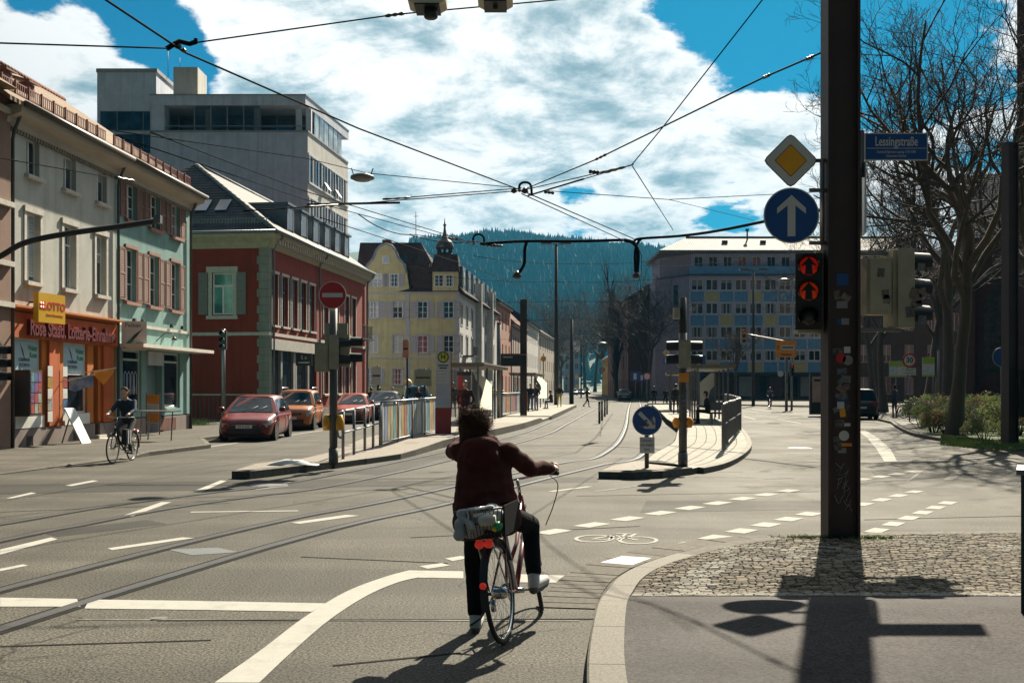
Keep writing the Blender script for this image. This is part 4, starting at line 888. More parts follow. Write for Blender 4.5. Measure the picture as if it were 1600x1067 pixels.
for r, (yt, yb) in enumerate(((241, 283), (308, 352), (372, 415), (437, 478))):
    z1, z0 = zz(yt), zz(yb)
    part('window_band', WFR, side4, lambda b: (b.box((.15, -.09, z1), (F4.L-.1, -.045, z1+.18)), b.box((.15, -.14, z0-.15), (F4.L-.1, -.045, z0))))
    for k in range(14):
        a = .25+k*(F4.L-.5)/14; ww = (F4.L-.5)/14
        part('window_pane', (GLASS, CURT, GLASS_D)[(k*7+r*3) % 3], side4, lambda b: b.box((a+.09, -.06, z0), (a+ww-.04, -.045, z1)))
        part('window_mullion', WFR_G if k % 3 else PL_WHITE, side4, lambda b: b.box((a-.02, -.12, z0), (a+.085, -.046, z1)))
    for k in (5, 9): a = .25+k*(F4.L-.5)/14; part('tilted_sash', WFR, side4, lambda b: b.prism([(a, -.5, z0+.1), (a+.8, -.5, z0+.1), (a+.8, -.08, z0+.75), (a, -.08, z0+.75)], (0, .04, .03)))
tw = part('stair_tower', PL_WHITE, W4, lambda b: (b.box((LX(147), .6, 0), (LX(240), 9, zz(110))), ))
part('roof_edge', MATS['parapet_grey'], tw, lambda b: b.box((LX(147)-.06, .54, zz(110)), (LX(242), 9.05, zz(104))))
part('lift_box', M('weathered_concrete', (.42, .40, .36), .85, scale=1.2, dirt=.6, stretch=(1, 1, .2)), tw, lambda b: b.box((LX(258), 2.0, ztop), (LX(297)+.0, 4.5, zz(93))))
part('mast', PIPE, tw, lambda b: (b.cyl((LX(243), 3, zz(104)), (LX(243), 3, zz(58)), .025, 5), b.cyl((LX(262), 3, zz(93)), (LX(262), 3, zz(72)), .02, 5)))
for z0, z1 in ((172, 201), (208, 238)):
    for a, b_ in ((153, 178), (180, 219), (221, 234)):
        o = part('window', WFR_G, tw, lambda b: b.box((LX(a)-.06, .55, zz(z1)-.05), (LX(b_)+.06, .598, zz(z0)+.05))); part('pane', GLASS_B, o, lambda b: b.box((LX(a), .53, zz(z1)), (LX(b_), .548, zz(z0))))
# ---- yellow gabled corner house
S5 = 15.0; Y5 = F/S5; x5 = lambda px: (px-800)/S5; z5 = lambda py: CH+(H0-py)/S5
X0 = x5(566); L5 = lambda px: x5(px)-X0
HY = empty('yellow_gabled_house', (X0, Y5, 0), 0, 'yellow corner house with curved gable and small onion-domed turret', 'house')
ze = z5(456); wy = L5(718)
rows5 = ((470+14, 0), )
wy_list = []
for cx in (583, 621.5, 660.5, 701):
    for yt, yb in ((471, 497), (524, 551), (576, 601)): wy_list.append((L5(cx)-.5, L5(cx)+.5, z5(yb), z5(yt)))
bw = MB(); wall_holes(bw, 0, wy, 0, ze, wy_list, PL_YELL, .18)
A5 = Vector((x5(718), Y5)); B5 = Vector(((776-800)/11.5, F/11.5)); F5 = Fac(A5, B5)
bw.add([(0, 0, 0), (0, 14, 0), (0, 14, ze), (0, 0, ze)], [(0, 1, 2, 3)], PL_YELL); bw.build('wall', None, HY)
for i, (a, b_, c, d) in enumerate(wy_list):
    if i in (1, 4): 
        window(HY, a, b_, c, d, 'pair', .1, .05, surround=SHV, sw=.12, frame=WFR, glass=M('closed_shutter', (.33, .32, .31), .8, scale=8)); continue
    window(HY, a, b_, c, d, 'bars', .12, .055, sill=SHV, surround=SHV, sw=.12, glass=(GLASS_B if i == 7 else GLASS_D))
    if i % 3 != 2 or i < 3:
        for s_ in (a-.72, b_+.15): shutter(HY, s_, c, .58, d-c, SHV, -.06)
part('string_course', SHV, HY, lambda b: (b.box((0, -.12, ze-.2), (wy, -.003, ze)), b.box((0, -.08, z5(560)), (wy, -.003, z5(560)+.15))))
for px in (567, 638, 716): part('pilaster', SHV, HY, lambda b: b.box((L5(px)-.3, -.06, 0), (L5(px)+.15, -.002, ze-.22)))
# gable with curved outline
gp = [(568, 456), (569, 428), (574, 415), (583, 405), (588, 392), (594, 385), (603, 382), (612, 385), (618, 393), (622, 404), (631, 414), (636, 428), (640, 456)]
gab = part('gable', PL_YELL, HY, lambda b: b.prism([(L5(x), .0, z5(y)) for x, y in gp], (0, .5, 0)))
part('gable_coping', M('coping_blue_grey', (.15, .16, .2), .6), gab, lambda b: b.tube([(L5(x), .1, z5(y)+.05) for x, y in gp[1:-1]], .16, 6))
for cx, yt, yb in ((590, 428, 448), (616, 428, 448)):
    window(HY, L5(cx)-.5, L5(cx)+.5, z5(yb), z5(yt), 'bars', -.055, .05, glass=GLASS_B, frame=WFR); [shutter(HY, s_, z5(yb), .5, z5(yt)-z5(yb), SHV, -.05) for s_ in (L5(cx)-1.05, L5(cx)+.55)]
window(HY, L5(603)-.35, L5(603)+.35, z5(412), z5(400), 'single', -.055, .05, glass=GLASS_B)
def yroof(b):
    e = .5; r = z5(370)
    b.add([(L5(550), 1.0, ze), (L5(718), -.3, ze), (L5(718), 13, ze), (L5(550), 13, ze), (L5(553), 4.5, r), (L5(652), 4.5, r), (L5(668), 5, z5(400)), (L5(652), 9, r), (L5(553), 9, r), (L5(640), -.3, ze)], [(0, 9, 5, 4), (9, 1, 6, 5), (1, 2, 6), (6, 2, 7, 5), (2, 3, 8, 7), (3, 0, 4, 8), (4, 5, 7, 8)], T_PLUM)
ry = part('roof', None, HY, yroof)
part('chimney', T_RED, ry, lambda b: b.box((L5(588), 5, z5(372)), (L5(602), 6.2, z5(364)))); part('skylight', GLASS_B, ry, lambda b: b.box((L5(626), 1.4, z5(406)), (L5(633), 1.6, z5(394))))
part('antenna', PIPE, ry, lambda b: (b.cyl((L5(643), 5, z5(372)), (L5(643), 5, z5(318)), .04, 5), b.bar((L5(638), 5, z5(344)), (L5(650), 5, z5(344)), .05, .05), b.bar((L5(639), 5, z5(326)), (L5(647), 5, z5(326)), .05, .05)))
bay = part('corner_storey', PL_YELL, HY, lambda b: b.box((L5(676), -.15, ze), (L5(716), 5, z5(425))))
part('mansard', T_PLUM, bay, lambda b: b.prism([(L5(672), -.3, z5(425)), (L5(718), -.3, z5(425)), (L5(714), 1.2, z5(395)), (L5(678), 1.2, z5(395))], (0, 5, 0)))
window(HY, L5(686)-.45, L5(686)+.45, z5(448), z5(430), 'bars', -.2, .05, glass=GLASS); window(HY, L5(702)-.45, L5(702)+.45, z5(448), z5(430), 'bars', -.2, .05, glass=GLASS_D)
tc = (L5(692), 3.0)
tur = part('turret', T_PLUM, HY, lambda b: (b.lathe([(.85, z5(396)), (.85, z5(390))], 8, None, (tc[0], tc[1], 0)), [b.cyl((tc[0]+.72*math.cos(a*PI/4), tc[1]+.72*math.sin(a*PI/4), z5(391)), (tc[0]+.72*math.cos(a*PI/4), tc[1]+.72*math.sin(a*PI/4), z5(381)), .1, 5) for a in range(8)]))
part('onion_dome', M('dome_slate', (.035, .03, .035), .45), tur, lambda b: b.lathe([(.95, z5(383)), (1.0, z5(381)), (.95, z5(376)), (.80, z5(372)), (.45, z5(367)), (.22, z5(360)), (.12, z5(352)), (.10, z5(347)), (.20, z5(345)), (.08, z5(343)), (.03, z5(334))], 12, None, (tc[0], tc[1], 0)))
# street side of the yellow house row
HYs = empty('grey_terrace_house', F5.A, F5.rz, 'pale grey terrace house with dormers running on from the yellow house', 'house')
zt5 = z5(458)
ws = []
nb = 8
for r, (z0, z1) in enumerate(((5.2, 7.2), (8.4, 10.4), (1.2, 3.6))):
    for k in range(nb): u = .8+k*(F5.L-1.2)/nb; ws.append((u, u+1.3, z0, z1))
bw = MB(); wall_holes(bw, 0, F5.L, 0, zt5, ws, PL_GREY, .2); bw.add([(F5.L, 0, 0), (F5.L, 9, 0), (F5.L, 9, zt5), (F5.L, 0, zt5)], [(0, 1, 2, 3)], PL_GREY); bw.build('wall', None, HYs)
for a, b_, c, d in ws: window(HYs, a, b_, c, d, 'pair', .14, .06, surround=SHV, sw=.2)
part('roof', T_PLUM, HYs, lambda b: b.prism([(0, -.6, zt5), (0, 1.6, zt5+2.6), (0, 8, zt5+3.2), (0, 9, zt5)], (F5.L, 0, 0)))
for k in range(8): u = 1+k*F5.L/8.3; dm = part('dormer', ZINC, HYs, lambda b: b.box((u, -.2, zt5+.5), (u+1.9, 2.5, zt5+2.9))); part('dormer_window', GLASS_D, dm, lambda b: b.box((u+.4, -.23, zt5+.9), (u+1.5, -.19, zt5+2.4)))
for k in (3, 5.6): u = k*F5.L/8; part('firewall', PL_GREY, HYs, lambda b: b.box((u, -.7, zt5-9), (u+.5, 4, zt5+2.2)))
part('balcony', PIPE, HYs, lambda b: (b.box((2.2, -1.2, 5.0), (5.2, -.0, 5.15)), [b.bar((2.2+k*.3, -1.18, 5.15), (2.2+k*.3, -1.18, 6.1), .04, .04) for k in range(11)]))
# ---- houses farther down the left side
def far_house(name, label, x0, y0, x1, y1, h, mat, roofm, nb, ns, depth=9, rh=3.5, hip=False, grp=None):
    f = Fac((x0, y0), (x1, y1)); r = empty(name, f.A, f.rz, label, 'house', grp); ws = []
    sh = h/ns
    for s_ in range(ns):
        for k in range(nb): u = (k+.5)*f.L/nb; ws.append((u-.55, u+.55, s_*sh+.9, s_*sh+.9+sh*.55))
    b = MB(); wall_holes(b, 0, f.L, 0, h, ws, mat, .2); b.add([(0, 0, 0), (0, depth, 0), (0, depth, h), (0, 0, h), (f.L, 0, 0), (f.L, depth, 0), (f.L, depth, h), (f.L, 0, h)], [(0, 1, 2, 3), (4, 5, 6, 7), (1, 5, 6, 2)], mat); b.build('wall', None, r)
    for i, w in enumerate(ws): window(r, *w, 'pair', .15, .07, glass=(GLASS, GLASS_D, GLASS_B)[i % 3])
    part('roof', roofm, r, lambda b: b.prism([(-.3, -.6, h), (-.3, depth/2, h+rh), (-.3, depth+.6, h)], (f.L+.6, 0, 0)))
    part('cornice', STONE, r, lambda b: b.box((0, -.4, h-.3), (f.L, -.003, h-.02)))
    # gable wall towards the viewer
    part('gable_wall', mat, r, lambda b: b.prism([(-.0, 0, h), (-.0, depth, h), (-.0, depth/2, h+rh-.1)], (.2, 0, 0)))
    return r
far_house('pink_house', 'salmon pink house beyond the grey terrace on the left', -2.0, 144, -.2, 160, 13.5, plaster('plaster_salmon', (.38, .17, .11)), T_PLUM, 4, 3)
far_house('brown_roof_house', 'house with a steep red-brown roof behind the information display', -.0, 161, 2.4, 185, 11.5, plaster('plaster_dim', (.30, .22, .18)), T_RED, 6, 2, rh=5)
far_house('pale_far_house', 'pale house at the far end of the left side of the street', 2.6, 187, 5.4, 215, 13.5, PL_GREY, T_DARK, 6, 3)
far_house('dim_far_house', 'last dark-roofed house on the left before the bend', 5.6, 217, 11, 262, 13, plaster('plaster_ochre_dim', (.33, .27, .2)), T_PLUM, 8, 3)
# ---- blue gridded office block on the right
S8 = 11.2; Y8 = F/S8; x8 = lambda px: (px-800)/S8; z8 = lambda py: CH+(H0-py)/S8
HB = empty('blue_office_block', (x8(1078), Y8, 0), 0, 'blue five-storey block with grid of windows and yellow panels', 'office building')
L8 = lambda px: x8(px)-x8(1078)
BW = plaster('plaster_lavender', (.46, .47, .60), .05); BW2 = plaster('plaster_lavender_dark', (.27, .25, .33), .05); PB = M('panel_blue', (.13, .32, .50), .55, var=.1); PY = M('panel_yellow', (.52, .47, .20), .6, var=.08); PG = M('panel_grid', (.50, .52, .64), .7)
NC = 15; CW = 22.9/S8
part('wall', BW, HB, lambda b: (b.box((0, .12, 0), (NC*CW, 14, z8(428))), b.box((.4, 1.4, z8(428)), (NC*CW, 14, z8(391)))))
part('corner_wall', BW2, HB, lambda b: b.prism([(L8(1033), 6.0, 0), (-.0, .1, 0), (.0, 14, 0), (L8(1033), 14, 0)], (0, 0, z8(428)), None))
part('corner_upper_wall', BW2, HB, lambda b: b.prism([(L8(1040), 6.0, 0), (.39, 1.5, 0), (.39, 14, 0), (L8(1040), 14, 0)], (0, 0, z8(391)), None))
part('corner_slot', GLASS_D, HB, lambda b: b.prism([(L8(1057), 2.5, z8(500)), (L8(1057)+.6, 2.0, z8(500)), (L8(1057)+.6, 2.0, z8(443)), (L8(1057), 2.5, z8(443))], (0, .3, 0)))
part('storey_ledge', M('ledge_dark', (.06, .055, .06), .7), HB, lambda b: b.prism([(L8(1036), 5.4, z8(431)), (-.1, -.35, z8(431)), (NC*CW, -.35, z8(431)), (NC*CW, 3, z8(431)), (L8(1036), 7, z8(431))], (0, 0, .22)))
rowsB = [(436, 454), (473, 491), (510, 528), (547, 564)]
yl = {(0, 1), (0, 4), (0, 9), (1, 2), (1, 5), (1, 11), (2, 0), (2, 9), (3, 1), (3, 4), (3, 7), (3, 12), (2, 12), (0, 12)}
for r, (yt, yb) in enumerate(rowsB):
    for k in range(NC):
        a = k*CW+.16; b_ = (k+1)*CW-.16
        window(HB, a, b_, z8(yb), z8(yt), 'pair', .06, .13, glass=WRNG.choice((GLASS, GLASS_D, GLASS, GLASS_D, GLASS)), frame=WFR)
        part('panel', PY if (r, k) in yl else PB, HB, lambda b: b.box((a-.05, .06, z8(yb+18.5)), (b_+.05, .119, z8(yb)-.12)))
def gridb(b):
    for k in range(NC+1): b.box((k*CW-.09, -.02, z8(583)), (k*CW+.09, .118, z8(432)))
part('grid_posts', PG, HB, gridb)
for r, (yt, yb) in enumerate(rowsB): part('grid_rail', PG, HB, lambda b: (b.box((0, .0, z8(yb)-.13), (NC*CW, .117, z8(yb))), b.box((0, .0, z8(yt)), (NC*CW, .117, z8(yt)+.12))))
for k in range(NC): 
    a = .8+k*CW; o = part('window', WFR, HB, lambda b: b.box((a, 1.34, z8(415)), (a+CW*.62, 1.38, z8(399)))); part('pane', (GLASS, GLASS_D)[k % 2], o, lambda b: (b.box((a+.1, 1.32, z8(414)), (a+CW*.29, 1.338, z8(400))), b.box((a+CW*.33, 1.32, z8(414)), (a+CW*.62-.1, 1.338, z8(400)))))
part('balcony_rail', PB, HB, lambda b: b.box((0, .1, z8(428)), (NC*CW, .16, z8(416))))
def broof(b):
    z = z8(391); zr = z8(362)
    b.add([(L8(1030), -.2, z), (NC*CW, -.2, z), (NC*CW, 15, z), (L8(1030), 15, z), (L8(1083), 6, zr), (NC*CW, 6, zr), (NC*CW, 9, zr), (L8(1083), 9, zr), (L8(1030), -.2, z-.35), (NC*CW, -.2, z-.35), (L8(1030), 15, z-.35)], [(0, 1, 5, 4), (3, 0, 4, 7), (4, 5, 6, 7), (2, 3, 7, 6), (8, 9, 1, 0), (10, 8, 0, 3), (8, 9, 2, 10)], T_GREY)
rb = part('roof', None, HB, broof)
part('ridge', T_DARK, rb, lambda b: b.tube([(L8(1083), 6, z8(362)), (NC*CW, 6, z8(362))], .2, 6))
for px in (1135, 1196): part('skylight', GLASS_D, rb, lambda b: b.box((L8(px), 3.0, z8(378)), (L8(px)+.8, 3.3, z8(371))))
part('vent_pipe', PIPE, rb, lambda b: (b.cyl((L8(1180), 5, z8(375)), (L8(1180), 5, z8(353)), .12, 6), b.lathe([(.25, 0), (.3, .3)], 8, None, (L8(1180), 5, z8(353)))))
part('shop_floor', INTER, HB, lambda b: b.box((.1, .0, .0), (NC*CW, .115, z8(586))))
part('canopy', M('canopy_dark', (.04, .035, .035), .7), HB, lambda b: b.box((-.3, -2.0, z8(586)), (NC*CW, .3, z8(582))))
for k in range(14): part('shop_pane', (GLASS_D, CURT, GLASS_D, M('shop_glow_brown', (.14, .07, .05), .5))[(k*3) % 4], HB, lambda b: b.box((.4+k*CW*1.05, -.06, .5), (.4+k*CW*1.05+CW*.85, -.01, z8(588))))
# ---- houses on the right side of the far street
far_house('dark_brick_house', 'dark red-brown house between the bare trees and the blue block', 19.5, 215, 17.6, 160, 15, plaster('brick_dark', (.12, .06, .05)), T_PLUM, 9, 4, depth=10)
far_house('yellow_far_house', 'small ochre house beyond the bare poplar', 21.5, 252, 20.6, 222, 8, plaster('plaster_ochre', (.48, .33, .14)), T_DARK, 5, 3)
far_house('pale_blue_far_house', 'pale blue house at the end of the street', 16.5, 330, 21, 330, 13, plaster('plaster_paleblue', (.42, .48, .55)), T_DARK, 3, 4)
far_house('ochre_end_house', 'ochre gabled house closing the street view', 11.5, 340, 16.2, 340, 12, plaster('plaster_ochre2', (.45, .33, .15)), T_DARK, 3, 4)
far_house('brown_park_house', 'dark brown house behind the bare trees left of the church', 40.0, 124, 72, 124, 15, plaster('plaster_dark_brown', (.10, .075, .06)), T_PLUM, 12, 4, depth=10)
# ---- red sandstone church behind the trees
CHU = empty('sandstone_church', (37.6, 88, 0), -.40, 'dark red sandstone church behind the bare trees on the right', 'church')
SSB = plaster('church_sandstone', (.10, .042, .036), .3)
part('nave_wall', SSB, CHU, lambda b: (b.box((0, 0, 0), (30, 18, 14)), [b.box((k*4.2, -.6, 0), (k*4.2+.9, -.01, 12.5)) for k in range(7)]))
part('nave_roof', T_DARK, CHU, lambda b: b.prism([(-.5, -.8, 14), (-.5, 9, 21), (-.5, 18.8, 14)], (31, 0, 0)))
part('nave_gable', SSB, CHU, lambda b: b.prism([(.1, 0, 14), (.1, 18, 14), (.1, 9, 20.4)], (-.2, 0, 0)))
for k in range(6): part('lancet_window', INTER, CHU, lambda b: b.prism([(k*4.2+1.6, -.04, 3), (k*4.2+3.4, -.04, 3), (k*4.2+3.4, -.04, 9), (k*4.2+2.5, -.04, 10.5), (k*4.2+1.6, -.04, 9)], (0, .03, 0)))
twr = part('tower', SSB, CHU, lambda b: (b.box((4.3, -3, 0), (11.2, 4, 40)), [b.box((3.9+q*6.7, -3.4, 0), (4.9+q*6.7, -2.9, 33)) for q in (0, 1)]))
part('spire', T_DARK, twr, lambda b: b.add([(3.9, -3.4, 40), (11.6, -3.4, 40), (11.6, 4.4, 40), (3.9, 4.4, 40), (7.7, .5, 62)], [(0, 1, 4), (1, 2, 4), (2, 3, 4), (3, 0, 4)]))
part('side_aisle', SSB, CHU, lambda b: (b.box((14, -5, 0), (32, -.7, 8)), b.prism([(14, -5.3, 8), (14, -.7, 11), (14, -.7, 8)], (18, 0, 0))))
# ---------------------------------------------------------------- masts, signs, signals, shelters, wires
RUST = M('mast_brown_steel', (.042, .026, .026), .62, scale=3, dirt=.4, bump=.2, bscale=30); GALV = M('galvanised_steel', (.17, .17, .175), .45, metal=.7, scale=3); DARKM = M('dark_metal', (.035, .033, .033), .55, metal=.3)
S_WHITE = M('sign_white', (.52, .52, .505), .4, var=.04); S_BLUE = M('sign_blue', (.008, .06, .24), .4, var=.06); S_RED = M('sign_red_face', (.42, .012, .015), .4, var=.06); S_YEL = M('sign_amber', (.72, .33, .01), .4, var=.06); S_BLACK = M('sign_black_print', (.012, .012, .014), .5); S_BACK = M('sign_back_alu', (.24, .24, .24), .5, metal=.6); S_GREEN = M('sign_green', (.25, .42, .05), .5, var=.08); S_ORANGE = M('sign_orange', (.68, .24, .01), .5)
BEIGE = M('signal_beige', (.31, .285, .205), .6, scale=4, dirt=.35); HOOD = M('signal_black', (.010, .010, .011), .5)
LENS_OFF = M('lens_dark', (.02, .018, .015), .25); LENS_RED = M('lens_red_lit', (.42, .012, .005), .4, emit=.10); LENS_AMB = M('lens_amber_lit', (.42, .03, .005), .4, emit=.09)
def disc(b, c, r, y, t, m, seg=32): b.lathe([(r, y), (r, y+t)], seg, m, (c[0], 0, c[2] if len(c) > 2 else c[1]), 'y', smooth=False)
def disc_part(name, parent, cx, cz, r, y, t, m, seg=32):
    b = MB(); b.lathe([(r, 0), (r, t)], seg, m, (cx, y, cz), 'y', smooth=False); return b.build(name, None, parent)
def poly_part(name, parent, pts, y, t, m): return part(name, m, parent, lambda b: b.prism([(x, y, z) for x, z in pts], (0, t, 0)))
def hbeam(parent, h, w=.37, d=.30, t=.03, m=None):
    m = m or RUST
    part('flange', m, parent, lambda b: b.box((-w/2, -d/2, 0), (-w/2+t, d/2, h))); part('flange', m, parent, lambda b: b.box((w/2-t, -d/2, 0), (w/2, d/2, h)))
    part('web', m, parent, lambda b: b.box((-w/2+t, -d*.28, 0), (w/2-t, -d*.28+.02, h)))
def signal(parent, x, y, z, rz, n=3, lit=(), h=.29, w=.30, box=None, name='signal_head', arrow=False, hood=True):
    """signal head whose lenses look along local -y, turned by rz; z = underside"""
    o = part(name, box or HOOD, parent, lambda b: (b.box((-w/2, -.0, 0), (w/2, .2, h*n), taper=.0), b.box((-w/2+.03, .2, .02), (w/2-.03, .25, h*n-.02))))
    o.location = (x, y, z); o.rotation_euler = (0, 0, rz)
    for k in range(n):
        zc = h*(n-1-k)+h/2; m = lit[k] if k < len(lit) and lit[k] else LENS_OFF
        b = MB(); b.lathe([(.105, 0), (.105, -.012), (.06, -.028)], 20, m, (0, 0, zc), 'y'); b.build('lens', None, o)
        if arrow and m is not LENS_OFF:
            part('arrow_mask', HOOD, o, lambda b: b.prism([(.0, -.034, zc+.104), (.092, -.034, zc-.005), (.034, -.034, zc+.012), (.044, -.034, zc-.10), (-.044, -.034, zc-.10), (-.034, -.034, zc+.012), (-.092, -.034, zc-.005)], (0, .004, 0)))
        if hood:
            rows = []
            for yy, rr in ((0.0, .125), (-.24, .115)): rows.append([(rr*math.cos(a), yy-(.0 if yy == 0 else .0), zc+rr*math.sin(a)) for a in [PI*(-.18+1.36*q/14) for q in range(15)]])
            b = MB(); b.grid(rows, HOOD); b.grid([[(p[0]*.96, p[1], zc+(p[2]-zc)*.96) for p in r] for r in rows], HOOD); b.build('hood', None, o)
    return o
rngS = random.Random(21)
STK = [M('sticker_%d' % i, c, .6, scale=25, col2=c2) for i, (c, c2) in enumerate([((.18, .18, .18), (.06, .07, .08)), ((.2, .19, .18), (.13, .06, .05)), ((.05, .07, .11), (.15, .16, .18)), ((.2, .2, .2), (.1, .1, .1)), ((.03, .03, .035), (.14, .135, .12)), ((.18, .16, .11), (.07, .06, .05))])]
def sticker(parent, x, z, w, h, y, rot=0.0, m=None):
    c, s = math.cos(rot), math.sin(rot); pts = [(x+a*c-b_*s, z+a*s+b_*c) for a, b_ in ((-w/2, -h/2), (w/2, -h/2), (w/2, h/2), (-w/2, h/2))]
    poly_part('sticker', parent, pts, y, -.0015, m or rngS.choice(STK))
# --- the near steel mast
mp = G(1313, 841); MAST = empty('steel_mast', (mp.x, mp.y, 0), 0, 'tall brown steel beam mast covered in stickers in the foreground', 'mast')
s1 = F/mp.y; mx = lambda px: (px-800)/s1-mp.x; mz = lambda py: CH+(H0-py)/s1
hbeam(MAST, 11.0)
YW = -.30*.28-.002
for px, py, w, h, r, m in ((1313, 438, 18, 18, 0, S_BLUE), (1304, 462, 9, 14, .1, None), (1318, 466, 14, 11, -.6, None), (1312, 477, 17, 11, 0, S_BACK), (1309, 503, 9, 8, 0, S_BLUE), (1317, 503, 12, 10, 0, S_BACK), (1305, 549, 16, 10, .05, None), (1320, 547, 10, 10, 0, S_WHITE), (1312, 580, 15, 9, .1, None), (1318, 592, 15, 11, -.1, None), (1311, 607, 14, 10, -.6, None), (1315, 617, 10, 12, .3, None), (1313, 624, 18, 7, .2, S_BLUE), (1310, 633, 11, 11, 0, S_WHITE), (1313, 645, 9, 12, .1, S_YEL), (1308, 661, 15, 12, -.05, None), (1320, 663, 10, 5, 0, S_WHITE), (1305, 692, 12, 22, .15, None), (1318, 694, 19, 5, 0, S_ORANGE), (1312, 703, 13, 8, 0, S_BACK), (1310, 596, 9, 8, .8, None), (1320, 604, 9, 9, .2, None), (1302, 640, 8, 8, .4, None), (1306, 618, 9, 7, -.3, None), (1321, 634, 7, 14, .1, None)):
    sticker(MAST, mx(px), mz(py), w/s1, h/s1, YW-.001*rngS.random(), r, m)
for px, py, r, m in ((1310, 560, 8, S_RED), (1321, 563, 8, S_BACK), (1315, 680, 8, S_WHITE)): disc_part('sticker', MAST, mx(px), mz(py), r/s1, YW-.004, .002, m, 16)
CHALK = M('chalk_scribble', (.34, .36, .38), .8)
def scribble(parent, pts, y, r=.004): b = MB(); b.tube([(mx(a), y, mz(c)) for a, c in pts], r, 4, CHALK); b.build('scribble', None, parent)
for pts in ([(1302, 735), (1312, 728), (1306, 742), (1318, 738), (1322, 732), (1318, 742), (1304, 748)], [(1304, 762), (1308, 745), (1312, 748), (1307, 756), (1314, 752), (1313, 762)], [(1318, 745), (1315, 765)], [(1322, 748), (1317, 756), (1324, 762), (1314, 768)], [(1300, 772), (1306, 785), (1310, 782)], [(1309, 780), (1316, 770), (1318, 782), (1324, 765)], [(1327, 779), (1316, 795), (1322, 786), (1327, 797)], [(1314, 780), (1320, 789), (1327, 787)], [(1302, 722), (1310, 730), (1316, 722)]): scribble(MAST, pts, YW-.004)
# sign rod and brackets on the mast
part('sign_rod', GALV, MAST, lambda b: b.cyl((mx(1282.5), -.05, mz(384)), (mx(1282.5), -.05, mz(250)), .027, 10))
for py in (253, 299, 381): part('clamp', GALV, MAST, lambda b: b.bar((mx(1262), -.07, mz(py)), (-.18, -.05, mz(py)), .03, .04))
def mount(px, py, name, label, cat, y=-.1): o = empty(name, (mp.x+mx(px), mp.y+y, mz(py)), 0, label, cat); return o
o = mount(1232, 254, 'priority_road_sign', 'white and yellow diamond priority sign on the steel mast', 'sign')
def rdia(r, k=.06): return [(0, r), (k*.7, r-k*.35), (r-k*.35, k*.7), (r, 0), (r-k*.35, -k*.7), (k*.7, -r+k*.35), (0, -r), (-k*.7, -r+k*.35), (-r+k*.35, -k*.7), (-r, 0), (-r+k*.35, k*.7), (-k*.7, r-k*.35)]
poly_part('plate', o, rdia(.30), 0, .006, S_BLACK); poly_part('white_face', o, rdia(.286), -.003, .003, S_WHITE); poly_part('black_edge', o, rdia(.182, .02), -.0055, .0025, S_BLACK); poly_part('yellow_face', o, rdia(.172, .02), -.008, .0025, S_YEL)
o = mount(1233, 339, 'ahead_only_sign', 'round blue sign with white upward arrow on the steel mast', 'sign')
disc_part('plate', o, 0, 0, .32, .0, .006, S_WHITE, 48); disc_part('blue_face', o, 0, 0, .305, -.003, .003, S_BLUE, 48)
poly_part('arrow', o, [(0, .235), (.165, .085), (.165, .02), (.045, .115), (.045, -.24), (-.045, -.24), (-.045, .115), (-.165, .02), (-.165, .085)], -.006, .003, S_WHITE)
sg = empty('traffic_light', (mp.x+mx(1262), mp.y-.05, mz(515)), 0, 'black traffic light showing red and amber on the near mast', 'traffic light')
signal(sg, 0, 0, 0, -.30, 3, (LENS_RED, LENS_AMB), h=.292, arrow=True)
part('bracket', BEIGE, sg, lambda b: (b.box((-.12, .02, -.04), (.12, .22, -.003)), b.bar((.1, .1, .9), (.25, .1, .9), .05, .05), b.bar((.1, .1, -.02), (.25, .1, -.02), .04, .04), b.box((.145, .02, .0), (.175, .12, .87))))
st = empty('street_name_sign', (mp.x+mx(1398), mp.y-.05, mz(231)), 0, 'blue street name plate on the right of the steel mast', 'sign')
part('plate', S_WHITE, st, lambda b: b.box((-.365, 0, -.158), (.365, .012, .158))); part('blue_face', S_BLUE, st, lambda b: b.box((-.352, -.003, -.146), (.352, .0, .146)))
text('lettering', 'Lessingstraße', .150, S_WHITE, st, (0, -.005, .055), extrude=.001, bold=.002, sx=.60/.98); part('rule', S_WHITE, st, lambda b: b.box((-.345, -.005, -.022), (.345, -.003, -.016)))
text('lettering', 'Gotthold Ephraim Lessing 1729-1781', .044, S_WHITE, st, (0, -.005, -.062), extrude=.001, sx=.53/.78); text('lettering', 'Deutscher Dichter', .044, S_WHITE, st, (0, -.005, -.108), extrude=.001, sx=.7)
part('bracket', GALV, st, lambda b: (b.box((-.43, .0, -.35), (-.368, .03, .19)), b.bar((-.45, .03, .1), (-.37, .03, .1), .03, .03), b.bar((-.45, .03, -.1), (-.37, .03, -.1), .03, .03)))
sb = empty('edge_on_sign', (mp.x+mx(1350), mp.y-.02, mz(310)), 1.38, 'tall narrow sign seen edge-on below the street name plate', 'sign')
part('plate', S_WHITE, sb, lambda b: b.box((-.14, -.004, -.42), (.14, .01, .40))); part('rod', GALV, sb, lambda b: b.cyl((-.02, .06, -.47), (-.02, .06, .5), .03, 8))
sg2 = empty('signal_cluster', (mp.x+mx(1403), mp.y+.0, 0), 0, 'pair of beige sticker-covered signal heads right of the steel mast', 'traffic light')
part('bracket', GALV, sg2, lambda b: (b.bar((-.5, .05, mz(396)), (.05, .05, mz(396)), .045, .045), b.bar((-.5, .05, mz(515)), (.05, .05, mz(515)), .045, .045), b.box((-.01, .02, mz(515)), (.05, .09, mz(390)))))
h1 = signal(sg2, mx(1365)-mx(1403), .02, mz(493), PI, 2, (), h=.325, w=.29, box=BEIGE)
h2 = signal(sg2, .14, -.02, mz(513), PI/2+.12, 3, (), h=.305, w=.30, box=BEIGE); h2.location = (.14, .05, mz(513))
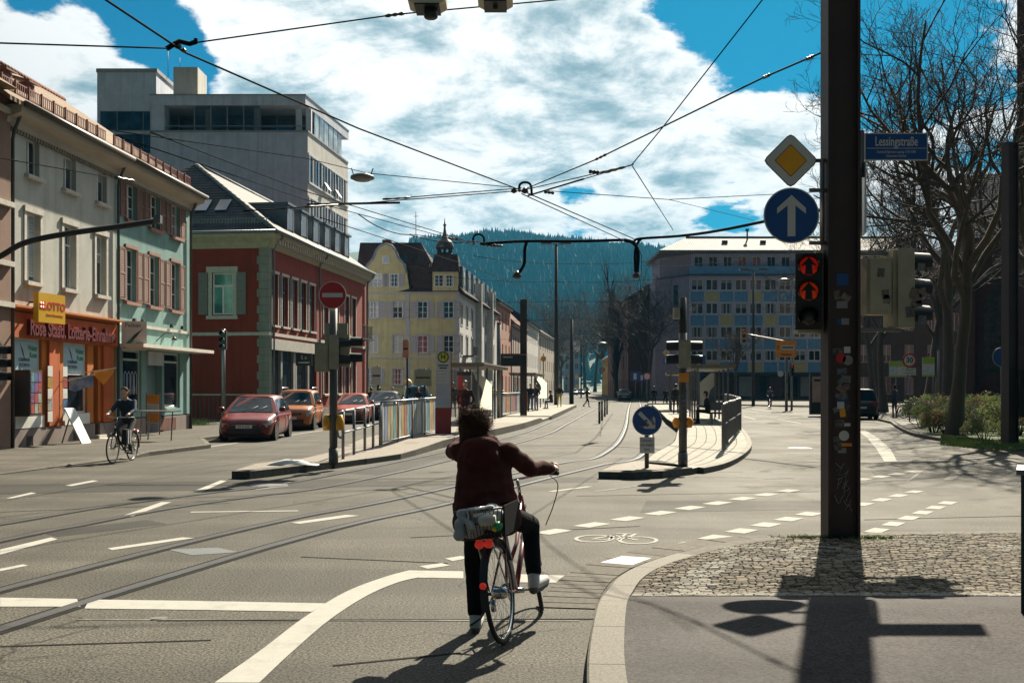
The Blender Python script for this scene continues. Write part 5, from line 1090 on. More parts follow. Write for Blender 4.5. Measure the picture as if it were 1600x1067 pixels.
for q in range(7):
    x, z = rngS.uniform(.09, .24), rngS.uniform(mz(508), mz(408)); sticker(sg2, x, z, rngS.uniform(.06, .12), rngS.uniform(.06, .14), -.115, rngS.uniform(-.5, .5))
for q in range(3): sticker(sg2, mx(1368)-mx(1403)+rngS.uniform(-.06, .06), rngS.uniform(mz(485), mz(425)), .08, .1, -.232, rngS.uniform(-.3, .3))
# --- second mast at the right, cabinet and post
m2 = V3(14.15, 30, .1); MAST2 = empty('steel_mast', tuple(m2), .25, 'second brown steel mast standing in the hedge on the right', 'mast'); hbeam(MAST2, 8.6, .34, .3)
cb = empty('switch_box', (14.62, 29.8, .9), .1, 'dark graffiti-marked switch box on the mast in the hedge', 'cabinet'); part('housing', M('box_dark_green', (.018, .022, .02), .6), cb, lambda b: b.box((-.24, -.16, 0), (.3, .2, 1.35))); part('graffiti', CHALK, cb, lambda b: (b.tube([(-.1, -.165, .9), (.02, -.165, 1.0), (-.08, -.165, .75), (.05, -.165, .78), (-.06, -.165, .6), (.04, -.165, .55), (-.02, -.165, .42)], .012, 4)))
wc = empty('round_blue_sign', tuple(WP(1566, 558, 31.5)), 0, 'round blue sign half hidden behind the mast in the hedge', 'sign'); disc_part('plate', wc, 0, 0, .3, 0, .01, S_BACK, 24); disc_part('blue_face', wc, 0, 0, .27, -.005, .004, S_BLUE, 24); part('post', GALV, wc, lambda b: b.cyl((0, .04, -2.6), (0, .04, .3), .03, 8))
pc = G(1612, 962, .05); ep = empty('grey_post_cabinet', (pc.x, pc.y, .03), -.46, 'grey metal cabinet cut by the right edge of the view', 'cabinet'); part('housing', M('cabinet_grey', (.06, .06, .06), .6, scale=5, dirt=.3), ep, lambda b: b.box((-.07, -.2, 0), (.5, .3, 1.08))); part('lid', M('cabinet_lid', (.2, .19, .18), .5), ep, lambda b: b.box((-.10, -.24, 1.081), (.55, .34, 1.12)))
# --- left island signal mast with no-entry sign
q = G(521, 726, .12); s2 = F/q.y; ax = lambda px: (px-521)/s2; az = lambda py: CH+(H0-py)/s2-.12
LM = empty('signal_mast', (q.x, q.y, .12), 0, 'signal mast with beige heads on the nose of the left island', 'traffic light')
part('pole', M('mast_grey', (.07, .07, .072), .55, scale=4, dirt=.3), LM, lambda b: (b.cyl((0, 0, 0), (0, 0, az(480)), .085, 12), b.cyl((0, 0, 0), (0, 0, .35), .1, 12)))
signal(LM, ax(508), .05, az(581), PI-.3, 2, (), h=.30, box=BEIGE); signal(LM, ax(529), .0, az(577), PI/2+.2, 2, (), h=.36, w=.26, box=BEIGE); signal(LM, ax(546), .1, az(573), PI/2, 2, (), h=.34, w=.22, box=BEIGE)
part('stickered_board', BEIGE, LM, lambda b: b.box((-.18, -.02, az(540)), (.3, .03, az(505))))
for dx in (-.13, .13): part('push_button', S_YEL, LM, lambda b: b.lathe([(.09, az(672)), (.10, az(660)), (.06, az(648))], 10, None, (dx, 0, 0)))
ne = empty('no_entry_sign', (q.x, q.y-.12, .12+az(462)), 0, 'round red no-entry sign on the left island mast', 'sign')
disc_part('plate', ne, 0, 0, .29, 0, .008, S_WHITE, 40); disc_part('red_face', ne, 0, 0, .272, -.003, .003, S_RED, 40); part('white_bar', S_WHITE, ne, lambda b: b.box((-.215, -.006, -.045), (.215, -.003, .045)))
# litter on the nose
lt = empty('crumpled_sheet', tuple(G(460, 727, .13)), -.35, 'crumpled pale plastic sheet lying on the left island nose', 'litter')
def crump(b):
    rows = []
    for i in range(7): rows.append([(-.62+.2*i+random.uniform(-.04, .04), -.12+.06*j+random.uniform(-.03, .03), max(.005, .10*math.sin(PI*i/6.0)*math.sin(PI*j/4)+random.uniform(-.02, .04))) for j in range(5)])
    b.grid(rows)
part('sheet', S_WHITE, lt, crump)
# --- right island: keep-right sign and signal mast
q3 = G(1011, 731, .12); s3 = F/q3.y; kx = empty('keep_right_sign', tuple(q3), 0, 'round blue arrow sign on a short post at the right island nose', 'sign')
part('post', DARKM, kx, lambda b: b.cyl((0, .04, 0), (0, .04, 1.28), .045, 10))
kc = CH-.12+(H0-657)/s3; disc_part('plate', kx, 0, kc, .30, -.02, .01, S_WHITE, 40); disc_part('blue_face', kx, 0, kc, .285, -.024, .003, S_BLUE, 40)
b = MB(); b.mx = Matrix.Translation((0, 0, kc)) @ Matrix.Rotation(math.radians(135), 4, 'Y') @ Matrix.Translation((0, 0, -kc))
b.prism([(0, -.027, kc+.23), (.15, -.027, kc+.08), (.15, -.027, kc+.02), (.04, -.027, kc+.11), (.04, -.027, kc-.23), (-.04, -.027, kc-.23), (-.04, -.027, kc+.11), (-.15, -.027, kc+.02), (-.15, -.027, kc+.08)], (0, .003, 0)); b.build('arrow', S_WHITE, kx)
for i in range(5): sticker(kx, -.12+.06*i+.03*(i % 2), kc-.13+.04*((i*3) % 5), .07, .05, -.031, i*.5)
pp = part('plate_below', S_WHITE, kx, lambda b: b.box((-.15, -.02, kc-.66), (.15, -.01, kc-.33)))
for i, tx in enumerate(('Linien-', 'verkehr', 'frei')): text('lettering', tx, .085, S_BLACK, kx, (0, -.0215, kc-.40-i*.09), extrude=.0005)
q4 = G(1067, 729, .12); s4 = F/q4.y; bz = lambda py: CH+(H0-py)/s4-.12; bx4 = lambda px: (px-1067)/s4
RM = empty('signal_mast', tuple(q4), 0, 'signal mast with black hoods on the right island', 'traffic light')
part('pole', MATS['mast_grey'], RM, lambda b: (b.cyl((0, 0, 0), (0, 0, bz(520)), .085, 12), b.cyl((0, 0, 0), (0, 0, .3), .10, 12), b.cyl((0, 0, bz(520)), (0, 0, bz(465)), .06, 10)))
part('top_sleeve', HOOD, RM, lambda b: b.cyl((0, 0, bz(535)), (0, 0, bz(466)), .075, 12))
part('detector', BEIGE, RM, lambda b: b.box((bx4(1052), -.1, bz(498)), (bx4(1062), .1, bz(481)), taper=.01))
signal(RM, bx4(1060), .0, bz(574), -PI/2-.1, 2, (), h=.28, w=.22, box=BEIGE); signal(RM, bx4(1079), .05, bz(574), PI/2, 2, (), h=.28, w=.22, box=BEIGE)
part('signal_back', BEIGE, RM, lambda b: b.box((bx4(1059), -.16, bz(575)), (bx4(1072), -.1, bz(534)))); part('amber_box', S_ORANGE, RM, lambda b: b.box((-.10, -.14, bz(597)), (.10, -.06, bz(583))))
for dx in (-.13, .13): part('push_button', S_ORANGE, RM, lambda b: b.lathe([(.05, bz(668)), (.10, bz(660)), (.05, bz(652))], 10, None, (dx, 0, 0)))
for i in range(5): sticker(RM, rngS.uniform(-.03, .03), bz(610+i*8), .07, .06, -.088, .1*i)
# --- arm signal at the left edge
la = empty('arm_traffic_light', (-12.3, 24, .0), 0, 'curved dark signal arm reaching in from the left edge', 'traffic light')
AP = [WP(x, y, 24)-V3(-12.3, 24, 0) for x, y in ((-70, 700), (-60, 470), (-30, 420), (5, 398), (40, 379), (100, 366), (180, 355), (248, 345))]
part('arm', DARKM, la, lambda b: b.tube(spline(AP, 5), .065, 10)); part('end_bracket', GALV, la, lambda b: b.box(tuple(AP[-1]-V3(.1, .08, .06)), tuple(AP[-1]+V3(.06, .08, .12))))
signal(la, (0-800)*24/F+12.3-.02, 0, CH+(H0-600)*24/F, PI/2, 3, (), h=.30, w=.3)
# --- railing and painted fence on the left platform
def rail_between(parent, p, q, z0, z1, r=.03, m=None):
    b = MB(); b.tube([p+V3(0, 0, z1), q+V3(0, 0, z1)], r, 8, m or GALV); b.build('handrail', None, parent); b = MB(); b.tube([p+V3(0, 0, (z0+z1)/2), q+V3(0, 0, (z0+z1)/2)], r*.8, 6, m or GALV); b.build('mid_rail', None, parent)
RLP = [at_z(G(536, 717, .13), .13), at_z(G(553, 710, .14), .14), at_z(G(570, 704.5, .16), .16), at_z(G(583, 699, .2), .2), at_z(G(594, 696, .22), .22)]
rl_ = empty('platform_railing', (0, 0, 0), 0, 'grey tubular railing at the start of the left platform', 'railing')
for p in RLP: part('post', GALV, rl_, lambda b: b.cyl(p, p+V3(0, 0, 1.08), .035, 8))
for a, b_ in zip(RLP[:-1], RLP[1:]): rail_between(rl_, a, b_, .1, 1.08)
part('end_loop', GALV, rl_, lambda b: b.tube(spline([RLP[0]+V3(0, 0, 1.08), RLP[0]+V3(-.1, -.12, .98), RLP[0]+V3(-.1, -.12, .55), RLP[0]+V3(0, 0, .48)], 4), .03, 8))
def art_fence(name, label, p0, p1, h, n, seed):
    r = empty(name, tuple(p0), 0, label, 'fence'); rg = random.Random(seed); d = p1-p0; u = d.normalized()
    cols = [(.24, .16, .06), (.09, .12, .20), (.19, .20, .23), (.06, .17, .18), (.26, .08, .035), (.13, .07, .14), (.27, .26, .24), (.22, .18, .10), (.12, .19, .24), (.05, .045, .05)]
    part('top_rail', GALV, r, lambda b: b.tube([V3(0, 0, h+.02), d+V3(0, 0, h+.02)], .03, 8)); part('bottom_rail', GALV, r, lambda b: b.tube([V3(0, 0, .08), d+V3(0, 0, .08)], .02, 6))
    for k in range(n):
        a = d*(k/n); b_ = d*((k+.86)/n); i = rg.randrange(len(cols))
        m = M('painted_board_%d' % i, cols[i], .7, scale=5, col2=tuple(min(.6, c*1.8+.05) for c in cols[i]), stretch=(1, 1, .35), world=True)
        top = h-.02-rg.random()*.04
        part('painted_board', m, r, lambda b: b.prism([a+V3(0, 0, .1), b_+V3(0, 0, .1), b_+V3(0, 0, top), a.lerp(b_, .5)+V3(0, 0, top+.02), a+V3(0, 0, top)], Vector((-u.y, u.x, 0))*.02))
    for k in range(5): p = d*(k/4); part('post', GALV, r, lambda b: b.cyl(p+V3(0, .03, 0), p+V3(0, .03, h), .03, 6))
art_fence('painted_fence', 'multicoloured painted board fence beside the stop pillar', at_z(G(596, 696, .22), .22), at_z(G(681, 674.5, .25), .25), 1.12, 22, 1)
art_fence('painted_fence', 'painted board fence farther along the left platform', V3(-1.15, 52.5, .25), V3(1.0, 66, .25), 1.15, 22, 4)
wf = empty('white_barred_fence', (-2.1, 47, .25), 0, 'pale barred fence behind the left tram shelter', 'fence')
for k in range(10): part('bar', S_WHITE, wf, lambda b: b.box((k*.10, k*.55, 0), (k*.10+.05, k*.55+.08, 1.15)))
part('top_rail', GALV, wf, lambda b: b.tube([V3(0, 0, 1.17), V3(1.0, 5.4, 1.17)], .03, 6))
# --- stop pillar
q = G(693, 677, .25); s5 = F/q.y
SP = empty('stop_pillar', tuple(q), .06, 'white and red tram stop pillar with round green-yellow emblem', 'stop pillar')
hz = lambda py: CH-.25+(H0-py)/s5
part('red_base', M('pillar_red', (.30, .03, .03), .5, var=.1), SP, lambda b: b.box((-.27, -.12, 0), (.25, .12, hz(637)))); part('white_panel', S_WHITE, SP, lambda b: b.box((-.25, -.10, hz(637)), (.23, .10, hz(549)))); part('red_side', MATS['pillar_red'], SP, lambda b: b.box((.232, -.1, hz(637)), (.262, .12, hz(549))))
disc_part('emblem_green', SP, -.01, hz(558), .185, -.112, .01, M('emblem_green', (.03, .10, .04), .5), 28); disc_part('emblem_yellow', SP, -.01, hz(558), .14, -.118, .005, M('emblem_yellow', (.6, .5, .03), .5), 28); text('emblem_letter', 'H', .22, MATS['emblem_green'], SP, (-.01, -.124, hz(558)), extrude=.002, bold=.01)
for i in range(2): part('name_line', INK, SP, lambda b: b.box((-.18+.05*i, -.102, hz(572+i*4)), (.16-.05*i, -.1005, hz(570+i*4))))
for i in range(4): part('timetable_line', M('print_grey', (.3, .34, .4), .6), SP, lambda b: b.box((-.22, -.102, hz(580+i*5)), (.12-.03*i, -.1005, hz(579+i*5))))
part('timetable', M('timetable_sheet', (.42, .44, .52), .5), SP, lambda b: b.box((-.22, -.104, hz(634)), (.2, -.1008, hz(600))))
tk = empty('ticket_machine', (q.x+.62, q.y+1.2, .25), .05, 'slim grey and red ticket machine behind the stop pillar', 'ticket machine'); part('housing', GALV, tk, lambda b: b.box((-.2, -.2, 0), (.2, .2, 1.9))); part('red_panel', MATS['pillar_red'], tk, lambda b: b.box((-.22, -.23, .8), (-.05, -.2, 2.0))); part('cap', DARKM, tk, lambda b: b.box((-.24, -.24, 1.9), (.24, .24, 2.02)))
# --- shelters
def translucent(name, col, w=.75):
    m = bpy.data.materials.new(name); m.use_nodes = True; t = NT(m.node_tree); b = t.n['Principled BSDF']; b.inputs['Base Color'].default_value = C4(col); b.inputs['Roughness'].default_value = .5
    tr = t.new('ShaderNodeBsdfTranslucent'); co = t.new('ShaderNodeTexCoord').outputs['Object']; t.put(tr.inputs[0], t.mix(t.noise(co, 2, 4), C4(tuple(c*.9 for c in col)), C4(col)))
    mx_ = t.new('ShaderNodeMixShader'); mx_.inputs[0].default_value = w; t.put(mx_.inputs[1], b.outputs[0]); t.put(mx_.inputs[2], tr.outputs[0]); t.put(t.n['Material Output'].inputs[0], mx_.outputs[0]); MATS[name] = m; return m
SHG2 = glassy('shelter_glass', (.12, .13, .13), .05, .6, .30); SCREEN = translucent('shelter_white_print', (.56, .54, .46)); SCREEN_D = M('shelter_grey_print', (.12, .13, .14), .6)
def shelter(name, label, p0, u, L_, W_s, h, flip=1, kind=0):
    rz = math.atan2(u.y, u.x); r = empty(name, tuple(p0), rz, label, 'shelter')
    part('roof', M('shelter_roof', (.20, .17, .14), .6), r, lambda b: (b.box((-.3, -W_s*.15, h), (L_+.3, W_s, h+.10)), b.box((-.35, -W_s*.17, h+.10), (L_+.35, W_s+.05, h+.16))))
    for k in range(4):
        for y in (.05, W_s*.82): part('post', GALV, r, lambda b: b.box((k*L_/3-.04, y-.04, 0), (k*L_/3+.04, y+.04, h)))
    for k in range(3): part('glass_panel', SHG2, r, lambda b: b.box((k*L_/3+.08, W_s*.82-.01, .25), ((k+1)*L_/3-.08, W_s*.82+.01, h-.12)))
    return r
uL = Vector((.10, 1, 0)).normalized()
SL = shelter('tram_shelter', 'left tram shelter with white wave-cut screen', V3(-1.35, 43.5, .25), uL, 9.0, 1.5, 2.35)
# cross screens facing the viewer, printed with an S-curved white field
def screen(name, label, px0, px1, y0, y1, Y, white_left=False):
    a, b_ = WP(px0, y1, Y), WP(px1, y0, Y); w = b_.x-a.x; h = b_.z-a.z; r = empty(name, (a.x, Y, a.z), 0, label, 'screen')
    part('frame', GALV, r, lambda b: (b.box((-.04, -.03, -.6), (.0, .03, h)), b.box((w, -.03, -.6), (w+.04, .03, h-.5*(not white_left)))))
    pts = [(0.05, h), (w*.3, h), (w*.62, h*.90), (w, h*.68), (w, 0), (w*.15, 0), (w*.2, h*.17), (w*.35, h*.26), (w*.47, h*.36), (w*.52, h*.46), (w*.45, h*.6), (w*.28, h*.74), (w*.12, h*.86)]
    if white_left: pts = [(0, h*.72), (w*.75, h), (w, h), (w, h*.62), (w*.72, h*.5), (w*.6, h*.3), (w*.75, h*.1), (w*.7, 0), (0, 0)]
    part('white_field', SCREEN, r, lambda b: b.add([(x, -.012, z) for x, z in pts], [tuple(range(len(pts)))]))
    grey = [(0, h), (w*.05, h), (w*.12, h*.86), (w*.28, h*.74), (w*.45, h*.6), (w*.52, h*.46), (w*.47, h*.36), (w*.35, h*.26), (w*.2, h*.17), (w*.15, 0), (0, 0)] if not white_left else [(w, h*.62), (w*.72, h*.5), (w*.6, h*.3), (w*.75, h*.1), (w*.7, 0), (w, 0)]
    poly_part('grey_field', r, grey, -.016, .008, SCREEN_D)
    return r
screen('shelter_screen', 'near white wave-cut screen at the left tram shelter', 739, 769, 584, 640, 45)
screen('shelter_screen', 'far white wave-cut screen on the left platform', 836, 855, 588, 622, 72)
screen('shelter_screen', 'white screen beside the seated person on the right platform', 1093, 1116, 583, 636, 44, True)
screen('shelter_screen', 'small white screen behind the right island mast', 1054, 1066, 595, 622, 66, True)
SL2 = shelter('tram_shelter', 'far tram shelter on the left platform', V3(1.35, 70, .25), uL, 8.0, 1.5, 2.3)
uR = Vector((.13, 1, 0)).normalized()
SR = shelter('tram_shelter', 'right tram shelter behind the seated person', V3(9.15, 44.5, .25), uR, 8.5, 1.6, 2.3)
SR2 = shelter('tram_shelter', 'small far shelter on the right platform', V3(11.2, 66, .25), uR, 6, 1.5, 2.3)
bench = empty('platform_bench', (8.25, 43.2, .25), .0, 'bench under the seated person by the right shelter', 'bench'); part('seat', DARKM, bench, lambda b: b.box((-.25, -.25, .42), (1.0, .25, .48)))
for x in (-.1, .85): part('leg', GALV, bench, lambda b: b.box((x-.03, -.2, 0), (x+.03, .2, .42)))
part('backrest', GALV, bench, lambda b: b.box((-.25, .25, .55), (1.0, .29, .9)))
# right platform railing
rr_ = empty('platform_railing', (0, 0, 0), 0, 'grey barred railing along the road side of the right platform', 'railing')
RP = [at_z(G(1130, 705, .2), .2), at_z(G(1136, 695, .22), .22), V3(8.0, 37, .24), V3(8.9, 42, .25), V3(10.2, 49, .25), V3(11.5, 57, .25)]
RP = spline(RP, 2)
for p in RP: part('post', GALV, rr_, lambda b: b.box(tuple(p-V3(.035, .035, 0)), tuple(p+V3(.035, .035, 1.12))))
for a, b_ in zip(RP[:-1], RP[1:]):
    rail_between(rr_, a, b_, .1, 1.12, .035); n = max(2, int((b_-a).length/.28))
    for k in range(1, n): c = a.lerp(b_, k/n); part('bar', GALV, rr_, lambda b: b.box(tuple(c-V3(.014, .014, -.1)), tuple(c+V3(.014, .014, 1.1))))
# marker posts between the tracks
for i, (px, y0, y1) in enumerate(((936.5, 662, 627), (940.5, 657, 626), (945, 651, 624), (948.5, 647.5, 622.5))):
    g_ = G(px, y0); s_ = F/g_.y; o = empty('marker_post', tuple(g_), 0, '%s flat striped post between the tram tracks' % ('nearest', 'second nearest', 'third nearest', 'farthest')[i], 'post', 'marker posts between the tram tracks')
    hh = (y0-y1)/s_; part('blade', DARKM, o, lambda b: b.box((-.05, -.04, 0), (.05, .04, hh))); part('reflector', S_WHITE, o, lambda b: b.box((-.035, -.046, hh*.55), (.035, -.041, hh*.85)))
# display mast, light masts, tram masts
dmY = 56.0; p = V3((818-800)*dmY/F, dmY, .25); DM = empty('display_mast', tuple(p), 0, 'thick brown mast carrying the dark departure display', 'mast'); hbeam(DM, CH-.25+(H0-468)*dmY/F, .36, .3)
dsp = empty('departure_display', tuple(WP(801, 563.5, dmY-.3)), 0, 'dark tram departure display on the brown mast', 'display'); w_ = 37*dmY/F/2; h_ = 8.5*dmY/F; part('housing', HOOD, dsp, lambda b: b.box((-w_, -.1, -h_), (w_, .12, h_))); part('roof_plate', M('display_roof', (.14, .06, .05), .6), dsp, lambda b: b.box((-w_-.1, -.2, h_), (w_+.1, .2, h_+.08))); part('text_line', M('display_text', (.4, .4, .38), .5), dsp, lambda b: b.box((-w_*.8, -.104, h_*.55), (0, -.1005, h_*.75)))
gp_ = empty('grey_lamp_post', tuple(G(779.5, 653, .25)), 0, 'light grey post on the left platform before the display', 'post'); part('pole', GALV, gp_, lambda b: b.cyl((0, 0, 0), (0, 0, 4.6), .10, 10)); part('cap', GALV, gp_, lambda b: b.cyl((0, 0, 4.6), (0, 0, 4.66), .115, 10))
def light_mast(px, ybase, ytop, Y, label, arms, r=.11, name='street_light'):
    p = V3((px-800)*Y/F, Y, 0); o = empty(name, tuple(p), 0, label, 'street light'); h = CH+(H0-ytop)*Y/F
    part('pole', DARKM, o, lambda b: b.tube([(0, 0, 0), (0, 0, h*.5), (0, 0, h)], [r*1.25, r, r*.8], 10))
    for a in arms: part('lamp_head', GALV, o, lambda b: (b.bar((0, 0, h-.05), (a*.5, 0, h), .07, .07), b.box((min(a*.4, a*1.3), -.2, h-.04), (max(a*.4, a*1.3), .2, h+.12), taper=.04)))
    return o
light_mast(869, 635, 381, 90, 'tall dark street light standing before the wooded hill', (-1, 1), .16)
light_mast(1177, 632, 422, 98, 'twin-headed street light before the blue block', (-1, 1), .13)
light_mast(893, 632, 499, 110, 'dark tram mast right of the tall street light', (), .2, 'tram_mast')
light_mast(908, 600, 520, 170, 'slim far street light on the left of the street', (1,), .1)
# far signal with yellow direction board
def far_signal(px, Y, h, label, lit):
    o = empty('far_traffic_light', ((px-800)*Y/F, Y, 0), 0, label, 'traffic light'); part('pole', GALV, o, lambda b: b.cyl((0, 0, 0), (0, 0, h), .09, 8)); signal(o, 0, -.1, h-.95, 0, 3, lit, h=.30); return o
fs = far_signal(1237, 80, 3.55, 'far red traffic light on a post before the blue block', (LENS_RED,))
arm = part('mast_arm', GALV, fs, lambda b: b.tube(spline([(0, 0, 2.2), (0, 0, 4.3), (-.35, 0, 5.1), (-1.2, 0, 5.35), (-3.35, 0, 5.75)], 5), .06, 8)); signal(fs, -3.65, -.1, 5.05, 0, 3, (LENS_RED,), h=.37, w=.42, box=BEIGE)
yb = empty('yellow_direction_sign', ((1228-800)*78/F, 78, 0), 0, 'yellow direction board on a stickered post', 'sign'); part('post', GALV, yb, lambda b: b.cyl((.05, .06, 0), (.05, .06, 5.1), .11, 8)); zt = lambda py: CH+(H0-py)*78/F
part('upper_board', S_ORANGE, yb, lambda b: b.box((-.76, -.06, zt(549)), (.74, -.02, zt(532)))); part('lower_board', S_ORANGE, yb, lambda b: b.box((-.76, -.06, zt(558)), (.74, -.02, zt(549.7)))); part('white_inset', S_WHITE, yb, lambda b: b.box((-.35, -.065, zt(546.5)), (.62, -.061, zt(539.5)))); 
part('arrow_print', S_BLACK, yb, lambda b: b.prism([(-.6, -.066, zt(540)), (-.5, -.066, zt(542.5)), (-.57, -.066, zt(542.5)), (-.57, -.066, zt(547)), (-.63, -.066, zt(547)), (-.63, -.066, zt(542.5)), (-.7, -.066, zt(542.5))], (0, .002, 0))); part('lettering_line', S_BLACK, yb, lambda b: b.box((-.3, -.068, zt(544)), (.55, -.0655, zt(541.8)))); part('lettering_line', S_BLACK, yb, lambda b: (b.box((-.35, -.064, zt(555)), (.4, -.0605, zt(553)))))
disc_part('round_plate', yb, -.42, zt(584), .22, -.1, .02, S_WHITE, 20)
for i in range(4): sticker(yb, .05, 1.2+.5*i, .16, .3, -.06, .1)
# 30 sign and green boards
s30 = empty('speed_limit_sign', ((1421-800)*50/F, 50, .1), 0, 'round thirty speed limit sign with red rim before the hedge', 'sign'); z30 = CH-.1+(H0-563)*50/F
part('post', GALV, s30, lambda b: b.cyl((.03, .05, 0), (.03, .05, z30), .035, 8)); disc_part('plate', s30, 0, z30, .34, -.01, .01, S_RED, 36); disc_part('white_face', s30, 0, z30, .255, -.014, .003, S_WHITE, 36); text('lettering', '30', .34, S_BLACK, s30, (0, -.02, z30), extrude=.001, bold=.008)
part('plate_below', S_WHITE, s30, lambda b: b.box((-.31, -.01, z30-.70), (.31, .0, z30-.36))); text('lettering', '22-6 h', .13, S_BLACK, s30, (0, -.013, z30-.45), extrude=.001); text('lettering', 'Lärmschutz', .10, S_BLACK, s30, (0, -.013, z30-.60), extrude=.001)
def green_board(px0, px1, y0, y1, Y, label):
    a, b_ = WP(px0, y1, Y), WP(px1, y0, Y); o = empty('green_info_board', ((a.x+b_.x)/2, Y, 0), 0, label, 'sign', None); w = (b_.x-a.x)/2
    part('post', GALV, o, lambda b: b.cyl((w*.8, .05, 0), (w*.8, .05, b_.z), .04, 6)); part('panel', S_WHITE, o, lambda b: b.box((-w, -.02, a.z), (w, .02, b_.z))); part('green_band', S_GREEN, o, lambda b: b.box((-w+.01, -.03, b_.z-(b_.z-a.z)*.35), (w-.01, -.021, b_.z-.01))); part('green_foot', S_GREEN, o, lambda b: b.box((-w+.01, -.03, a.z+.01), (w-.01, -.021, a.z+.1)))
    part('map_print', M('map_print', (.3, .4, .5), .6, scale=12, col2=(.6, .62, .64)), o, lambda b: b.box((-w*.8, -.026, a.z+.14), (w*.8, -.021, b_.z-(b_.z-a.z)*.45)))
green_board(1389.5, 1402, 564, 589, 62, 'left half of the paired green-topped boards left of the speed sign'); green_board(1403, 1417, 564, 589, 62, 'right half of the paired green-topped boards behind the speed sign'); green_board(1441, 1460, 558, 588, 60, 'single green-topped board right of the speed sign')
for px, y0, Y in ((1507, 470, 58), (1466, 550, 58)): o = empty('slim_pole', ((px-800)*Y/F, Y, .1), 0, 'slim grey pole %s' % ('right of the big tree trunks' if px > 1480 else 'left of the big tree trunks'), 'pole'); part('pole', GALV, o, lambda b: b.cyl((0, 0, 0), (0, 0, CH+(H0-y0)*Y/F), .06, 8)); part('cap', GALV, o, lambda b: b.cyl((0, 0, CH+(H0-y0)*Y/F), (0, 0, CH+(H0-y0)*Y/F+.05), .075, 8))
# advertising pillar behind the mast
ad = empty('poster_display', ((1281-800)*64/F, 64, .1), 0, 'upright poster display case left of the steel mast', 'poster display'); part('case', DARKM, ad, lambda b: b.box((-.62, -.12, 0), (.62, .12, 2.5))); part('poster', M('poster_rose', (.42, .27, .22), .5, scale=1.5), ad, lambda b: b.box((-.5, -.128, .75), (.5, -.121, 2.3))); part('headline', INK, ad, lambda b: b.box((-.4, -.131, 2.0), (.3, -.1285, 2.15)))
# small far signs
def small_sign(px, py, Y, r, kind, label):
    o = empty('far_road_sign', ((px-800)*Y/F, Y, 0), 0, label, 'sign'); z = CH+(H0-py)*Y/F
    part('post', GALV, o, lambda b: b.cyl((0, .05, 0), (0, .05, z+.2), .05, 6))
    if kind == 'dia': poly_part('plate', o, rdia(r), 0, .01, S_WHITE); poly_part('face', o, rdia(r*.6, .02), -.005, .004, S_YEL)
    elif kind == 'blue': part('plate', S_BLUE, o, lambda b: b.box((-r, -.01, z-r), (r, .01, z+r))); part('print', S_WHITE, o, lambda b: b.box((-r*.4, -.014, z-r*.6), (r*.2, -.011, z+r*.6)))
    else: disc_part('plate', o, 0, z, r, 0, .01, S_RED, 20); disc_part('face', o, 0, z, r*.75, -.006, .005, S_WHITE, 20)
    if kind == 'dia':
        for ch in list(o.children):
            if ch.name.startswith(('plate', 'face')): ch.location.z = z
small_sign(1041, 551, 100, .34, 'dia', 'small yellow diamond sign behind the right island mast'); small_sign(1041, 564, 101, .3, 'blue', 'small blue square sign under the far diamond sign'); small_sign(1011, 588, 120, .45, 'round', 'small round red-rimmed sign beyond the right platform'); small_sign(993, 588, 125, .6, 'blue', 'small blue board beyond the right platform, left one'); small_sign(1003, 590, 128, .5, 'blue', 'small blue board beyond the right platform, right one'); small_sign(1093, 565, 96, .55, 'blue', 'blue board above the right tram shelter'); small_sign(941, 578, 200, .5, 'round', 'tiny round sign far down the left pavement')
cl = empty('street_clock_sign', ((849-800)*120/F, 120, 0), 0, 'oval yellow emblem on a far pole by the left platform', 'sign'); part('post', DARKM, cl, lambda b: b.cyl((0, .05, 0), (0, .05, 5.6), .06, 6)); part('oval', S_YEL, cl, lambda b: b.lathe([(.32, -.03), (.32, .03)], 16, None, (0, 0, 5.0), 'y'))
# notice signs near the yellow house
for px, py, Y, w, h, m, lb in ((588, 587, 70, .32, .6, S_WHITE, 'rounded white notice board before the yellow house'), (634, 545, 72, .22, .6, M('notice_salmon', (.5, .2, .12), .6), 'salmon notice plate on a dark post before the yellow house'), (661, 590, 66, .55, .5, BEIGE, 'beige signal box among dark hoods before the yellow house')):
    o = empty('notice_post', ((px-800)*Y/F, Y, 0), 0, lb, 'sign'); z = CH+(H0-py)*Y/F; part('post', DARKM, o, lambda b: b.cyl((.1, .06, 0), (.1, .06, z+h*1.1), .07, 8)); part('board', m, o, lambda b: b.box((-w, -.03, z-h), (w, .03, z+h))); part('trim', DARKM, o, lambda b: b.box((-w*.8, -.035, z-h*.1), (w*.8, -.031, z+h*.1)))
pl_s = far_signal(349, 48, 4.4, 'dark pedestrian signal post before the red house', ())
# cross street bits left: ad stand by the teal house, low fence by the red house
asd = empty('sandwich_board', tuple(at_z(G(239, 684), .11)), -.2, 'yellow and grey advertising stand on the pavement', 'board')
for k, m in enumerate((S_ORANGE, S_WHITE, S_ORANGE, M('board_grey', (.35, .36, .42), .6))): part('panel', m, asd, lambda b: b.box((-.23, -.02, .12+(3-k)*.32), (.23, .02, .42+(3-k)*.32)))
for x in (-.25, .25): part('leg', GALV, asd, lambda b: b.bar((x, 0, 0), (x, .0, 1.45), .03, .03))
bt = empty('bench_table', tuple(at_z(G(262, 694), .11)), -.2, 'small metal pavement table frame beside the advertising stand', 'table')
for x, t in ((-.9, -.05), (.05, .12), (-.9, .4)): part('leg', GALV, bt, lambda b: b.bar((x, t, 0), (x+.05, t, .9), .03, .03))
part('top', GALV, bt, lambda b: b.box((-1.0, -.15, .88), (.2, .45, .92)))
lf = empty('dark_yard_fence', (-19.5, 52.5, .1), 0, 'dark yard fence in front of the red house side wall', 'fence')
